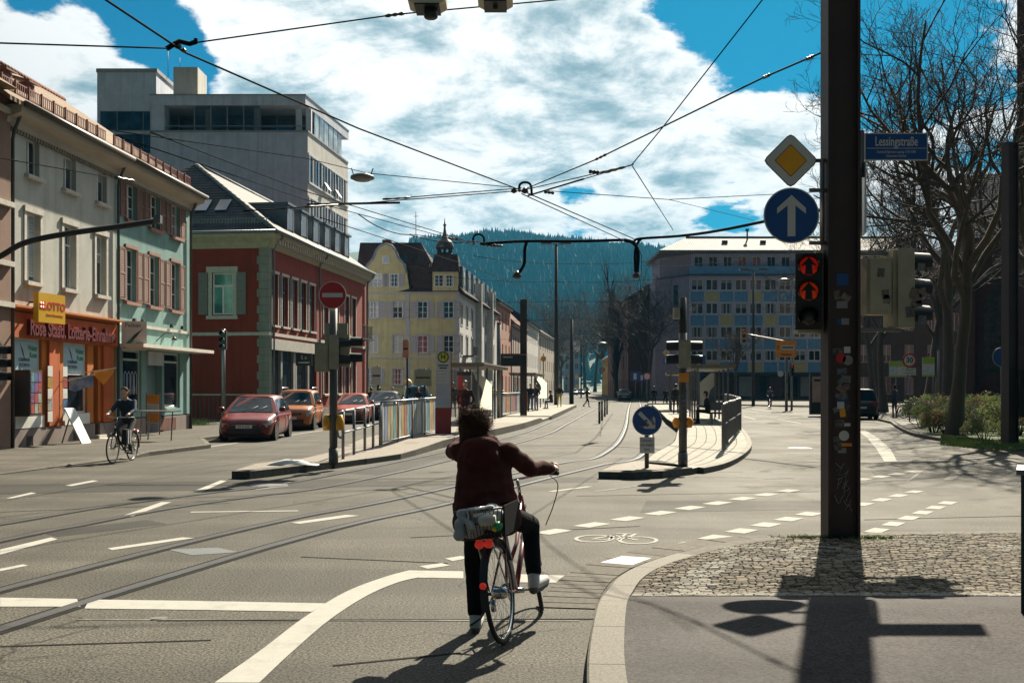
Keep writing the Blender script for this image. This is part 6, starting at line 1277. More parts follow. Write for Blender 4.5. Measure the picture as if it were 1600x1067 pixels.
for k in range(30): part('bar', DARKM, lf, lambda b: b.box((k*.22, 0, 0), (k*.22+.05, .04, 1.25)))
part('top_rail', GALV, lf, lambda b: b.box((-.1, -.03, 1.25), (6.7, .06, 1.32)))
hb = empty('dark_hydrant_box', tuple(at_z(G(606, 632), .11)), 0, 'dark bin standing behind the painted fence', 'bin'); part('body', DARKM, hb, lambda b: b.box((-.4, -.3, 0), (.4, .3, 1.2), taper=-.04)); part('lid', HOOD, hb, lambda b: b.box((-.46, -.36, 1.2), (.46, .36, 1.32), taper=.06))
# --- overhead line network
WIRE = M('wire_black', (.008, .008, .009), .95, spec=.05); INSU = M('insulator', (.03, .022, .02), .4)
NET = empty('overhead_line', (0, 0, 0), 0, 'tram overhead line network of wires spanning the junction', 'overhead wires')
def wire(pts, r=.011, sag=0.0):
    P = [WP(*p) for p in pts]; out = []
    for a, b_ in zip(P[:-1], P[1:]):
        for k in range(6): t = k/6; q = a.lerp(b_, t); q.z -= sag*4*t*(1-t); out.append(q)
    out.append(P[-1]); b = MB(); b.tube(out, r, 5, WIRE); return b.build('wire', None, NET)
def insul(p, q, t0, t1, r=.026):
    a, b_ = WP(*p), WP(*q); x, y = a.lerp(b_, t0), a.lerp(b_, t1); b = MB(); n = 7; b.tube([x.lerp(y, k/(n-1)) for k in range(n)], [r*.6, r, r*.55, r, r*.55, r, r*.6], 7, INSU); b.build('insulator', None, NET)
J = (815, 298, 25.5)
wire([(130, -28, 12.4), (165, 0, 13), (290, 83, 15.1), (560, 201, 19.3), J], .016)
wire([(-60, 66, 13), (262, 76, 14.7)], .012); wire([(300, 68, 15.0), (620, 23, 16), (920, -4, 17)], .012)
wire([J, (990, 373, 36), (1003, 400, 45), (1000, 470, 80)], .016)
wire([(815, 303, 25.6), (975, 376, 36)], .014)
wire([J, (930, 250, 19), (1192, 122, 14), (1290, 80, 12.35)], .013); insul((930, 250, 19), (1192, 122, 14), .0, .09); insul((1192, 122, 14), (1290, 80, 12.35), .0, .12); insul((1192, 122, 14), (1290, 80, 12.35), .72, .82)
wire([J, (985, 259, 21)], .012); wire([(825, 306, 26), (912, 280, 23.5)], .022); wire([(912, 280, 23.5), (990, 257, 21)], .012); insul((912, 280, 23.5), (985, 259, 21), .5, .9); insul(J, (985, 259, 21), .75, .96)
wire([(1215, -30, 16), (1035, 200, 19), (987, 258, 21)], .011); wire([(987, 258, 21), (1052, 360, 34)], .011)
wire([(575, 271, 24), (800, 293, 25.5)], .010); wire([(-40, 240, 16), (170, 277, 19)], .009); wire([(180, 205, 18), (480, 248, 22), (575, 271, 24)], .009)
wire([(815, 298, 25.5), (560, 318, 23), (380, 330, 20)], .012); wire([(815, 294, 25.5), (620, 310, 23)], .012)
wire([(235, 207, 19), (480, 300, 26), (740, 380, 36)], .013); wire([(180, 212, 18), (480, 313, 26), (760, 388, 37)], .011)
wire([(850, 298, 30), (1045, 312, 34), (1285, 300, 40)], .012); wire([(1045, 312, 34), (1180, 345, 42)], .009)
wire([(480, 320, 26), (570, 318, 26), (625, 317, 26)], .03)
wire([(640, 366, 34), (760, 380, 36)], .011)
for a in ([(560, 335, 30), (640, 367, 34), (750, 376, 37)], [(740, 400, 60), (900, 412, 70), (1040, 405, 80)], [(700, 432, 70), (860, 440, 80), (1030, 436, 80)], [(740, 470, 95), (880, 470, 100), (1020, 468, 100)], [(770, 500, 120), (900, 497, 120), (1010, 498, 120)], [(780, 530, 140), (980, 528, 140)], [(1010, 415, 60), (1105, 410, 70), (1160, 405, 75)], [(860, 547, 130), (960, 542, 130), (1040, 547, 130)]): wire(a, .016, .15)
wire([(500, 340, 30), (740, 418, 48), (900, 480, 90), (950, 520, 150)], .014); wire([(1000, 432, 45), (985, 480, 80), (975, 540, 150)], .012)
# tubular cantilever span with drop arms
def tubeP(pts, r, nm='span_tube'): b = MB(); b.tube(spline([WP(*p) for p in pts], 4), r, 8, WIRE); b.build(nm, None, NET)
tubeP([(750, 381, 40), (820, 377, 40), (900, 377, 40), (975, 375, 40)], .055); tubeP([(990, 378, 40), (1000, 373, 40), (1060, 369, 39), (1120, 361, 37), (1200, 345, 34), (1285, 328, 31)], .05)
tubeP([(975, 375, 40), (990, 380, 40), (997, 395, 40), (995, 428, 40)], .07, 'drop_arm'); tubeP([(1003, 372, 40), (995, 382, 40), (992, 400, 40), (993, 428, 40)], .05, 'drop_arm'); tubeP([(823, 378, 40), (820, 390, 40), (819, 412, 40), (810, 428, 40)], .06, 'drop_arm')
tubeP([(740, 383, 40), (740, 370, 40), (748, 366, 40), (756, 371, 40), (756, 384, 40)], .04, 'loop_hanger'); tubeP([(812, 300, 25.5), (812, 289, 25.5), (820, 285, 25.5), (829, 289, 25.5), (831, 306, 25.5)], .03, 'loop_hanger')
for p, r in (((994, 430, 40), .16), ((808, 430, 40), .18), ((803, 298, 25.4), .08), ((820, 298, 25.5), .09), ((278, 72, 14.9), .055), ((287, 79, 15.0), .04)):
    c = WP(*p); b = MB(); b.lathe([(r*.3, -r*.8), (r, -r*.4), (r*.8, r*.3), (r*.3, r*.9)], 8, INSU, tuple(c)); b.build('clamp', None, NET)
b = MB(); b.tube([WP(260, 77, 14.8), WP(268, 72, 14.8), WP(280, 65, 14.9), WP(296, 69, 15), WP(306, 66, 15), WP(306, 61, 15)], .035, 6, WIRE); b.build('pull_off_arm', None, NET)
for p, q, a, b_ in (((300, 68, 15.0), (620, 23, 16), .94, 1.04), ((560, 318, 23), (380, 330, 20), .2, .5), ((620, 310, 23), (815, 298, 25.5), -.1, .1), ((180, 277, 19), (210, 283, 19.5), 0, 1)): insul(p, q, a, b_, .03)
for px, py, Y in ((770, 383, 37), (700, 372, 36), (760, 383, 40), (920, 268, 22), (850, 300, 30)): insul((px, py, Y), (px+16, py+2, Y), 0, 1, .05)
# hanging lamps
def hang_lamp(px, py, Y, label, w=.55, name='hanging_lamp'):
    o = empty(name, tuple(WP(px, py, Y)), 0, label, 'street lamp', None); part('housing', GALV, o, lambda b: b.lathe([(w*.2, .10), (w*.48, .04), (w*.5, -.02), (w*.3, -.07)], 16)); part('hanger', WIRE, o, lambda b: (b.bar((-w*.35, 0, .05), (-w*.45, 0, .22), .02, .02), b.bar((w*.35, 0, .05), (w*.45, 0, .22), .02, .02)))
hang_lamp(566, 278, 24, 'hanging street lamp in front of the white office block'); hang_lamp(1225, 438, 60, 'hanging street lamp in front of the blue block', .7); hang_lamp(941, 536, 120, 'hanging lamp far down the street', 1.2)
for px, w, lb in ((668, .24, 'hanging signal box cut by the top edge, left one'), (774, .22, 'hanging signal box cut by the top edge, right one')):
    Y = 9.5; w *= .58; o = empty('hanging_signal_box', tuple(WP(px, 7 if px < 700 else 2, Y)), 0, lb, 'signal'); part('plate', M('lamp_cream', (.5, .46, .33), .5), o, lambda b: b.prism([(-w-.03, -.1, -.0), (-w*.8, -.1, -.03), (w*.8, -.1, -.03), (w+.03, -.1, 0), (w+.03, -.1, .3), (-w-.03, -.1, .3)], (0, .25, 0)))
    part('rim', HOOD, o, lambda b: b.box((-w*.8, -.12, -.045), (w*.8, .17, -.032)))
    if px < 700: part('camera_head', HOOD, o, lambda b: b.lathe([(.05, -.13), (.062, -.12), (.062, -.05), (.05, -.046)], 12, None, (.03, .0, 0)))
    else: part('clamp', HOOD, o, lambda b: b.box((-.02, -.02, -.08), (.02, .02, -.046)))
# ---------------------------------------------------------------- hill, trees, hedge, haze
BARK = M('bark_grey_brown', (.075, .058, .045), .9, scale=6, stretch=(1, 1, .25), dirt=.3, bump=.5, bscale=30); TWIG = M('twigs_brown', (.045, .033, .027), .9)
FOREST = M('forest_conifer', (.018, .045, .026), .9, scale=.05, col2=(.04, .075, .035), world=True, rnd=.35); HILLM = M('hill_floor', (.03, .06, .03), .95, scale=.02, world=True)
HPROF = [(300, 440), (500, 410), (600, 398), (715, 392), (760, 385), (800, 384), (850, 392), (900, 396), (960, 403), (1035, 412), (1150, 432), (1300, 470), (1450, 520), (1600, 570)]
HY_ = 2500.0
def hill_h(px):
    for (a, ya), (b_, yb) in zip(HPROF[:-1], HPROF[1:]):
        if a <= px <= b_: t = (px-a)/(b_-a); t = t*t*(3-2*t)*.5+t*.5; return (H0-(ya+(yb-ya)*t))*HY_/F
    return 20
def hill_z(x, y):
    px = 800+x*F/HY_; h = hill_h(max(301, min(1599, px))); t = max(0, min(1, (y-900)/(HY_-900))); s_ = t*t*(3-2*t)
    if y > HY_: s_ = max(0, 1-(y-HY_)/600)
    return h*s_+24*mnoise.noise(Vector((x*.004, y*.004, 0)))*s_*(1-s_)*2+10*mnoise.noise(Vector((x*.02, y*.02, 3)))*s_*(1-s_)*2
hm = MB(); hm.grid([[(x, y, hill_z(x, y)-.5) for x in range(-760, 1220, 30)] for y in list(range(900, 2560, 40))+[2640, 2800, 3000]], HILLM); tag(hm.build('wooded_hill', None), kind='structure')
def forest():
    b = MB(); rg = random.Random(5)
    for k in range(14000):
        y = 1000+(HY_-990)*math.sqrt(rg.random()) if k < 12000 else HY_-40+rg.random()*70
        px = rg.uniform(640, 1120); x = (px-800)*y/F; z = hill_z(x, y); h = rg.uniform(16, 27)*(1 if rg.random() > .15 else 1.25); r = h*rg.uniform(.16, .26); a0 = rg.random()*PI
        if rg.random() < .25: h *= .7; r *= 1.5
        vs = []; fs = []
        for lv, (f0, f1) in enumerate(((.08, .62), (.42, 1.0))):
            o = len(vs); rr = r*(1 if lv == 0 else .68)
            for q in range(5): t = a0+lv*.6+q*2*PI/5; vs.append((x+rr*math.cos(t), y+rr*math.sin(t), z+h*f0))
            vs.append((x, y, z+h*f1)); fs += [(o+q, o+(q+1) % 5, o+5) for q in range(5)]
        b.add(vs, fs)
    return tag(b.build('hill_forest', FOREST), 'conifer forest covering the blue hazy hill', 'forest', kind='stuff')
forest()
def grow(mbT, mbC, base, L, r, up, seed, levels=5, limbs=5, split=.28, kids=(7, 7, 6, 4), spread=.75, lift=.25, gnarl=.22, first=None, lean=(0, 0), trunk_only=None, shrink=(.62, .55, .5, .5), minr=.006):
    rg = random.Random(seed)
    def path(p, d, ln, n, wob, lf):
        pts = [p.copy()]; d = d.copy()
        for i in range(n):
            d = (d+Vector((rg.gauss(0, wob), rg.gauss(0, wob), rg.gauss(0, wob*.7)+lf/n))).normalized(); p = p+d*ln/n; pts.append(p.copy())
        return pts, d
    def rec(p, d, ln, rad, lv):
        n = (7, 7, 5, 4, 3, 2)[min(lv, 5)]
        pts, dd = path(p, d, ln, n, (.05, gnarl, gnarl*1.1, gnarl*1.3, gnarl*1.4, .3)[min(lv, 5)], 0 if lv == 0 else lift)
        end = rad*(.62 if lv == 0 else .25); rs = [rad+(end-rad)*i/n for i in range(n+1)]
        if lv == 0: rs[0] *= 1.5; rs[1] *= 1.12
        seg = (10, 7, 5, 3, 3, 3)[min(lv, 5)]
        (mbT if lv < 2 else mbC).tube(pts, [max(minr, q) for q in rs], seg, BARK if lv < 2 else TWIG, cap=False)
        if lv >= levels: return
        k = limbs if lv == 0 else kids[min(lv-1, len(kids)-1)]
        for i in range(k):
            t = split+(1-split)*(i+rg.random()*.7)/k if lv else (first or .45)+(1-(first or .45))*(i+.3)/k
            t = min(t, .999); j = min(int(t*n), n-1); q = pts[j].lerp(pts[j+1], t*n-j); tan = (pts[j+1]-pts[j]).normalized()
            ang = rg.uniform(.5, 1.0)*spread*(1.15 if lv else .8); az_ = i*2.4+rg.random()*1.2; o1 = tan.orthogonal().normalized(); o2 = tan.cross(o1)
            nd = (tan*math.cos(ang)+(o1*math.cos(az_)+o2*math.sin(az_))*math.sin(ang)).normalized()
            rec(q, nd, ln*shrink[min(lv, len(shrink)-1)]*rg.uniform(.75, 1.15)*(1.15-.45*t if lv else 1), max(minr, rs[j]*.66 if lv else rs[j]*rg.uniform(.58, .82)), lv+1)
        if lv == 0: rec(pts[-1], dd, ln*.7, rs[-1], 1)
    rec(Vector(base), Vector((lean[0], lean[1], 1)).normalized(), L, r, 0)
def tree(name, label, loc, rz, key, scale=1.0, group=None, **kw):
    if key not in CACHE:
        a, b_ = MB(), MB(); grow(a, b_, (0, 0, 0), **kw); CACHE[key] = (a.mesh('trunk'), b_.mesh('crown'))
    o = empty(name, loc, rz, label, 'tree', group); t, c = CACHE[key]; o.scale = (scale,)*3
    link('trunk', t, o); link('crown', c, o); return o
big = dict(L=6.8, r=.24, up=1, seed=11, levels=5, limbs=6, first=.66, kids=(7, 6, 5, 3), spread=.86, lift=.42, gnarl=.24, shrink=(1.32, .58, .52, .5))
tree('bare_tree', 'big bare tree in the hedge with the near pale trunk', (15.1, 36.0, .1), 2.6, 'big1', **big)
big2 = dict(big, seed=23, r=.30, L=7.2)
tree('bare_tree', 'dark bare tree just behind the pale-trunked tree', (23.2, 56, .1), 2.0, 'big2', 1.15, **big2)
tree('bare_tree', 'bare tree at the right edge reaching over the hedge', (21.2, 41, .1), 3.6, 'big2', 1.0)
tree('bare_tree', 'bare tree right of the near mast behind the signal heads', (24.6, 70, .1), 5.0, 'big1', 1.05)
tree('bare_tree', 'bare tree behind the green boards', (31.5, 80, .1), 1.0, 'big2', 1.1)
tree('bare_tree', 'farthest bare tree between the blue block and the church', (37.0, 108, .1), 4.4, 'big2', 1.15)
tree('bare_tree', 'bare tree before the church tower', (37.5, 66, .1), .2, 'big2', 1.05)
sm = dict(L=2.6, r=.10, up=1, seed=4, levels=4, limbs=6, first=.6, kids=(7, 6, 5), spread=.6, lift=.4, gnarl=.18, shrink=(.95, .55, .5))
tree('small_street_tree', 'small bare street tree in front of the blue block', (21.4, 101, .1), 1, 'small', 1.5, **sm)
pop = dict(L=11, r=.30, up=1, seed=9, levels=3, limbs=26, first=.12, kids=(9, 5), spread=.38, lift=.9, gnarl=.10, shrink=(.36, .5, .5), minr=.012)
tree('poplar_tree', 'tall narrow bare poplar far down the street', (17.0, 172, 0), 0, 'poplar', 1.12, **pop)
avg = 'bare trees lining the far right side of the street'
for i, (x, y, s_) in enumerate(((17.8, 140, 1.05), (18.6, 152, 1.1), (19.9, 190, 1.2), (21.5, 205, 1.2))): tree('avenue_tree', ('nearest', 'second', 'third', 'farthest')[i]+' of the bare avenue trees on the far right side', (x, y, 0), i*1.7, 'big1' if i % 2 else 'big2', s_*.95, avg)
for i, (x, y, s_) in enumerate(((9.5, 265, 1.1), (13.2, 285, 1.3), (27, 300, 1.6))): tree('distant_tree', ('left', 'middle', 'right')[i]+' one of the dark bare trees closing the street', (x, y, 0), i*2.1, 'big2', s_, 'bare trees at the end of the street')
far_t = ['leftmost', 'second from the left', 'third from the left', 'fourth from the left', 'fifth from the left', 'rightmost']
for i, (x, y, s_) in enumerate(((12, 345, 1.9), (19, 375, 2.2), (25, 360, 2.0), (31, 395, 2.3), (38, 370, 2.2), (46, 390, 2.4))): tree('distant_tree', far_t[i]+' of the hazy trees where the street ends', (x, y, 0), i*1.3, 'big1' if i % 2 else 'big2', s_, 'hazy trees at the street end')
# hedge of separate shrubs
LEAFS = [translucent('leaf_green', (.10, .15, .04), .45), translucent('leaf_bronze', (.20, .12, .075), .4)]
def shrub_mesh(seed, n=2600):
    rg = random.Random(seed); b = MB(); b.slot(LEAFS[0]); b.slot(LEAFS[1])
    lob = [(rg.uniform(-.7, .7), rg.uniform(-.5, .5), rg.uniform(.35, .75), rg.uniform(.35, .6)) for _ in range(9)]
    for k in range(n):
        x0, y0, z0, r = rg.choice(lob); t, p = rg.random()*2*PI, math.acos(rg.uniform(-.55, 1)); rr = r*(rg.random()**.25); x, y, z = x0+rr*math.sin(p)*math.cos(t), y0+rr*math.sin(p)*math.sin(t), max(.02, z0+rr*math.cos(p)*.8)
        s_ = rg.uniform(.025, .055); a = Vector((rg.gauss(0, 1), rg.gauss(0, 1), rg.gauss(0, 1))).normalized(); c = a.orthogonal().normalized(); d = Vector((x, y, z))
        b.add([d-a*s_, d+c*s_*.5, d+a*s_, d-c*s_*.5], [(0, 1, 2, 3)], LEAFS[1] if rg.random() < .35+.25*math.sin(x*4) else LEAFS[0])
    return b.mesh('foliage')
def stems_mesh(seed):
    rg = random.Random(seed); b = MB()
    for k in range(9): x, y = rg.uniform(-.4, .4), rg.uniform(-.3, .3); b.tube([(x*.4, y*.4, 0), (x, y, .4), (x*1.5, y*1.5, .85)], [.02, .014, .008], 4, BARK)
    return b.mesh('stems')
SHM = [(shrub_mesh(i), stems_mesh(i)) for i in range(4)]
sp = [(1440, 668, 1.15), (1458, 675, 1.1), (1482, 678, 1.0), (1462, 662, 1.3), (1500, 672, 1.2), (1520, 678, 1.1), (1538, 688, .75), (1545, 672, 1.3), (1565, 676, 1.2), (1590, 680, 1.15), (1575, 668, 1.35), (1610, 672, 1.3), (1490, 664, 1.3), (1520, 664, 1.35), (1550, 662, 1.4), (1600, 663, 1.4)]
words = ['shrub at the left tip of the hedge', 'second shrub from the left tip of the hedge', 'low shrub at the foot of the pale trunk', 'tall shrub behind the left tip of the hedge', 'shrub just right of the pale trunk', 'front shrub in the middle of the hedge', 'small rounded shrub standing alone before the hedge', 'tall shrub behind the small rounded one', 'shrub left of the mast in the hedge', 'shrub at the foot of the mast in the hedge', 'tall shrub behind the mast in the hedge', 'shrub at the right edge of the hedge', 'rear shrub behind the pale trunk', 'rear shrub in the middle of the hedge', 'rear shrub left of the hedge mast', 'rear shrub at the right edge']
for i, ((px, py, s_), w) in enumerate(zip(sp, words)):
    g_ = G(px, py, .12); o = empty('hedge_shrub', tuple(g_), i*1.3, w, 'shrub', 'shrubs of the hedge on the right'); o.scale = (s_*.95, s_*.95, s_*.95); link('foliage', SHM[i % 4][0], o); link('stems', SHM[i % 4][1], o)
def lawn_blades():
    b = MB(); rg = random.Random(8)
    for k in range(7000):
        px = rg.uniform(1470, 1640); py = rg.uniform(688, 703)-max(0, (1540-px))*.11; p = G(px, py, .12); a = rg.random()*PI; l = rg.uniform(.04, .11); dx, dy = math.cos(a)*.012, math.sin(a)*.012
        b.add([(p.x-dx, p.y-dy, .118), (p.x+dx, p.y+dy, .118), (p.x+rg.gauss(0, .03), p.y+rg.gauss(0, .03), .12+l)], [(0, 1, 2)])
    tag(b.build('lawn_grass', GRASS), 'bright grass strip in front of the hedge', 'grass', kind='stuff')
lawn_blades()
tb = MB()
tufts('yard_weeds', [G(306+k*3, 664, .11) for k in range(6)], 'green weeds at the foot of the yard fence', .25, 60, .3)
# haze
hz_ = MB(); hz_.box((-2050, -160, -1.2), (2050, 3150, 420)); hzo = hz_.build('haze'); hzo['kind'] = 'stuff'; hzo['label'] = 'thin blue air haze over the whole place'; hzo['category'] = 'haze'
m = bpy.data.materials.new('haze_air'); m.use_nodes = True; t = NT(m.node_tree); t.n.remove(t.n['Principled BSDF'])
pvn = t.new('ShaderNodeVolumePrincipled'); pvn.inputs['Color'].default_value = (.07, .40, .68, 1); pvn.inputs['Density'].default_value = .00014; pvn.inputs['Anisotropy'].default_value = 0.0
t.put(t.n['Material Output'].inputs['Volume'], pvn.outputs[0]); hzo.data.materials.append(m)
# ---------------------------------------------------------------- cars
TYRE = M('tyre_rubber', (.012, .012, .012), .85); RIM = M('alloy_rim', (.25, .25, .26), .35, metal=.8); HLAMP = M('headlamp_glass', (.38, .40, .42), .12, spec=.9); TLAMP = M('tail_lamp', (.25, .01, .01), .2); CARBLK = M('car_plastic_black', (.014, .014, .015), .5); CARGL = glassy('car_glass', (.006, .018, .026), .03, .35); PLATE = M('number_plate', (.6, .6, .58), .5)
def paint(name, col, metal=.0): return M(name, col, .30, var=.06, scale=.8, metal=metal, coat=.25, spec=.35)
def lerpk(tab, x):
    if x <= tab[0][0]: return tab[0][1:]
    for a, b in zip(tab[:-1], tab[1:]):
        if a[0] <= x <= b[0]: t = (x-a[0])/(b[0]-a[0]); t = t*t*(3-2*t)*.35+t*.65; return tuple(p+(q-p)*t for p, q in zip(a[1:], b[1:]))
    return tab[-1][1:]
def car_mesh(L, W, Hh, kind):
    """x forward, wheels on z=0; returns meshes by part"""
    hw = W/2; f, r = L/2, -L/2
    gc = .20 if kind in ('suv', 'van') else .17
    belt = {'hatch': .92, 'suv': 1.02, 'van': 1.02, 'sedan': .88}[kind]; bon = {'hatch': .80, 'suv': .96, 'van': .98, 'sedan': .76}[kind]
    wb = {'hatch': f-1.05, 'suv': f-1.10, 'van': f-.85, 'sedan': f-1.15}[kind]       # windscreen base
    rt0 = wb-({'hatch': .80, 'suv': .72, 'van': .62, 'sedan': .85}[kind]); rt1 = r+({'hatch': .62, 'suv': .45, 'van': .15, 'sedan': .95}[kind]); rb = r+({'hatch': .12, 'suv': .12, 'van': .03, 'sedan': .45}[kind])
    rear_deck = belt+.02 if kind != 'sedan' else belt
    prof = [(r, gc+.12, rear_deck-.22, hw*.80), (r+.06, gc+.06, rear_deck-.06, hw*.88), (r+.22, gc+.02, rear_deck, hw*.95), (r+.7, gc, belt+.01, hw*.99), (0, gc, belt, hw), (wb-.25, gc, belt-.01, hw), (wb, gc, belt-.03, hw*.985), (f-.75, gc, bon+.03, hw*.97), (f-.35, gc+.01, bon-.03, hw*.93), (f-.12, gc+.03, bon-.13, hw*.84), (f-.03, gc+.07, bon-.24, hw*.74), (f, gc+.14, bon-.34, hw*.66)]
    body = MB(); rows = []; n = 40
    for i in range(n+1):
        x = r+(f-r)*i/n
        zb_, zt_, w = lerpk(prof, x); h = zt_-zb_
        half = [(w*.0, zb_), (w*.86, zb_), (w*.955, zb_+h*.10), (w*.985, zb_+h*.35), (w*1.0, zb_+h*.62), (w*.985, zb_+h*.80), (w*.955, zb_+h*.93), (w*.86, zt_), (w*.45, zt_+.018), (0, zt_+.025)]
        rows.append([(x, y, z) for y, z in half]+[(x, -y, z) for y, z in half[-2::-1]])
    body.grid(rows); body.add(rows[0], [tuple(range(len(rows[0])))]); body.add(rows[-1], [tuple(range(len(rows[-1])))[::-1]])
    # greenhouse hull
    tw = hw*.985-.02; tt = hw*.985-({'hatch': .24, 'suv': .20, 'van': .14, 'sedan': .25}[kind]); zb2 = belt-.03
    st = [(wb, rt0), ((wb*2+rb)/3*.0+rt0-.05-.0, rt0-.22)]
    def gp(t, side, inset=0.0):                       # t 0 front .. 1 rear ; returns bottom, top
        xb = wb+(rb-wb)*t; xt = rt0+(rt1-rt0)*t; bul = 1-.18*(abs(2*t-1)**3)
        ww = lerpk(prof, xb)[2]-.025
        return Vector((xb, side*min(ww, tw), zb2)), Vector((xt, side*tt*(1-.10*abs(2*t-1)**3), Hh-.05-.05*abs(2*t-1)**2))
    N = 12; gh = []
    for i in range(N+1):
        t = i/N; a, b_ = gp(t, 1); c, d = gp(t, -1)
        crown = Vector((b_.x, 0, b_.z+.05)); gh.append([a, a.lerp(b_, .5)+Vector((0, .018, 0)), b_, b_.lerp(crown, .35)+Vector((0, 0, .025)), crown, d.lerp(crown, .35)+Vector((0, 0, .025)), d, c.lerp(d, .5)-Vector((0, .018, 0)), c])
    body.grid(gh); body.add(gh[0], [tuple(range(9))]); body.add(gh[-1], [tuple(range(9))[::-1]])
    # glass, slightly proud
    side_g = []
    cuts = {'hatch': (.04, .40, .43, .74, .77, .95), 'suv': (.04, .38, .41, .70, .73, .95), 'van': (.04, .36, .40, .95), 'sedan': (.05, .44, .47, .90)}[kind]
    for s in (1, -1):
        for k in range(0, len(cuts), 2):
            b = MB(); rws = []
            for q in range(4):
                t = cuts[k]+(cuts[k+1]-cuts[k])*q/3; a, b_ = gp(t, s); o = Vector((0, s*.007, 0)); lo, hi = (.10, .86)
                mid = a.lerp(b_, .5)+Vector((0, s*.018, 0)); rws.append([a.lerp(mid, lo*2)+o, mid+o*1.2, mid.lerp(b_, (hi-.5)*2)+o])
            b.grid(rws); side_g.append(b.mesh('side_window', CARGL))
    def screen_(t, dirx, nm):
        a, b_ = gp(t, 1); c, d = gp(t, -1); b = MB(); rws = []
        for q in range(7):
            u = .07+.86*q/6; bot, top = a.lerp(c, u), b_.lerp(d, u); bow = 1-(2*u-1)**2; e = Vector((dirx*(.015+.0*bow), 0, .008)); rws.append([bot.lerp(top, .07)+e, bot.lerp(top, .5)+e, bot.lerp(top, .9)+e+Vector((0, 0, .02*bow))])
        b.grid(rws); return b.mesh(nm, CARGL)
    ws, rw = screen_(0, 1, 'windscreen'), screen_(1, -1, 'rear_window')
    wr = {'hatch': .315, 'suv': .355, 'van': .33, 'sedan': .31}[kind]; ax = (f-.86, r+.78)
    tyre = MB(); tyre.lathe([(wr*.62, -.10), (wr*.93, -.105), (wr, -.075), (wr, .075), (wr*.93, .105), (wr*.62, .10)], 24, None, (0, 0, 0), 'y'); 
    rim = MB(); rim.lathe([(wr*.60, -.085), (wr*.64, -.1), (wr*.64, .1), (wr*.60, .085)], 20, None, (0, 0, 0), 'y')
    for k in range(5):
        for s in (-1, 1): a = k*2*PI/5; rim.bar((0, s*.098, 0), (wr*.6*math.cos(a), s*.098, wr*.6*math.sin(a)), .045, .02, up=(0, 1, 0))
    arch = MB(); arch.lathe([(wr*1.14, -.012), (wr*1.14, .012)], 24, None, (0, 0, 0), 'y', smooth=False)
    return dict(body=body.mesh('body'), side=side_g, ws=ws, rw=rw, tyre=tyre.mesh('tyre', TYRE), rim=rim.mesh('rim', RIM), arch=arch.mesh('wheel_arch', CARBLK), wr=wr, ax=ax, hw=hw, f=f, r=r, bon=bon, belt=belt, gc=gc, wb=wb, Hh=Hh, rt0=rt0, rt1=rt1, prof=prof, tt=tt)
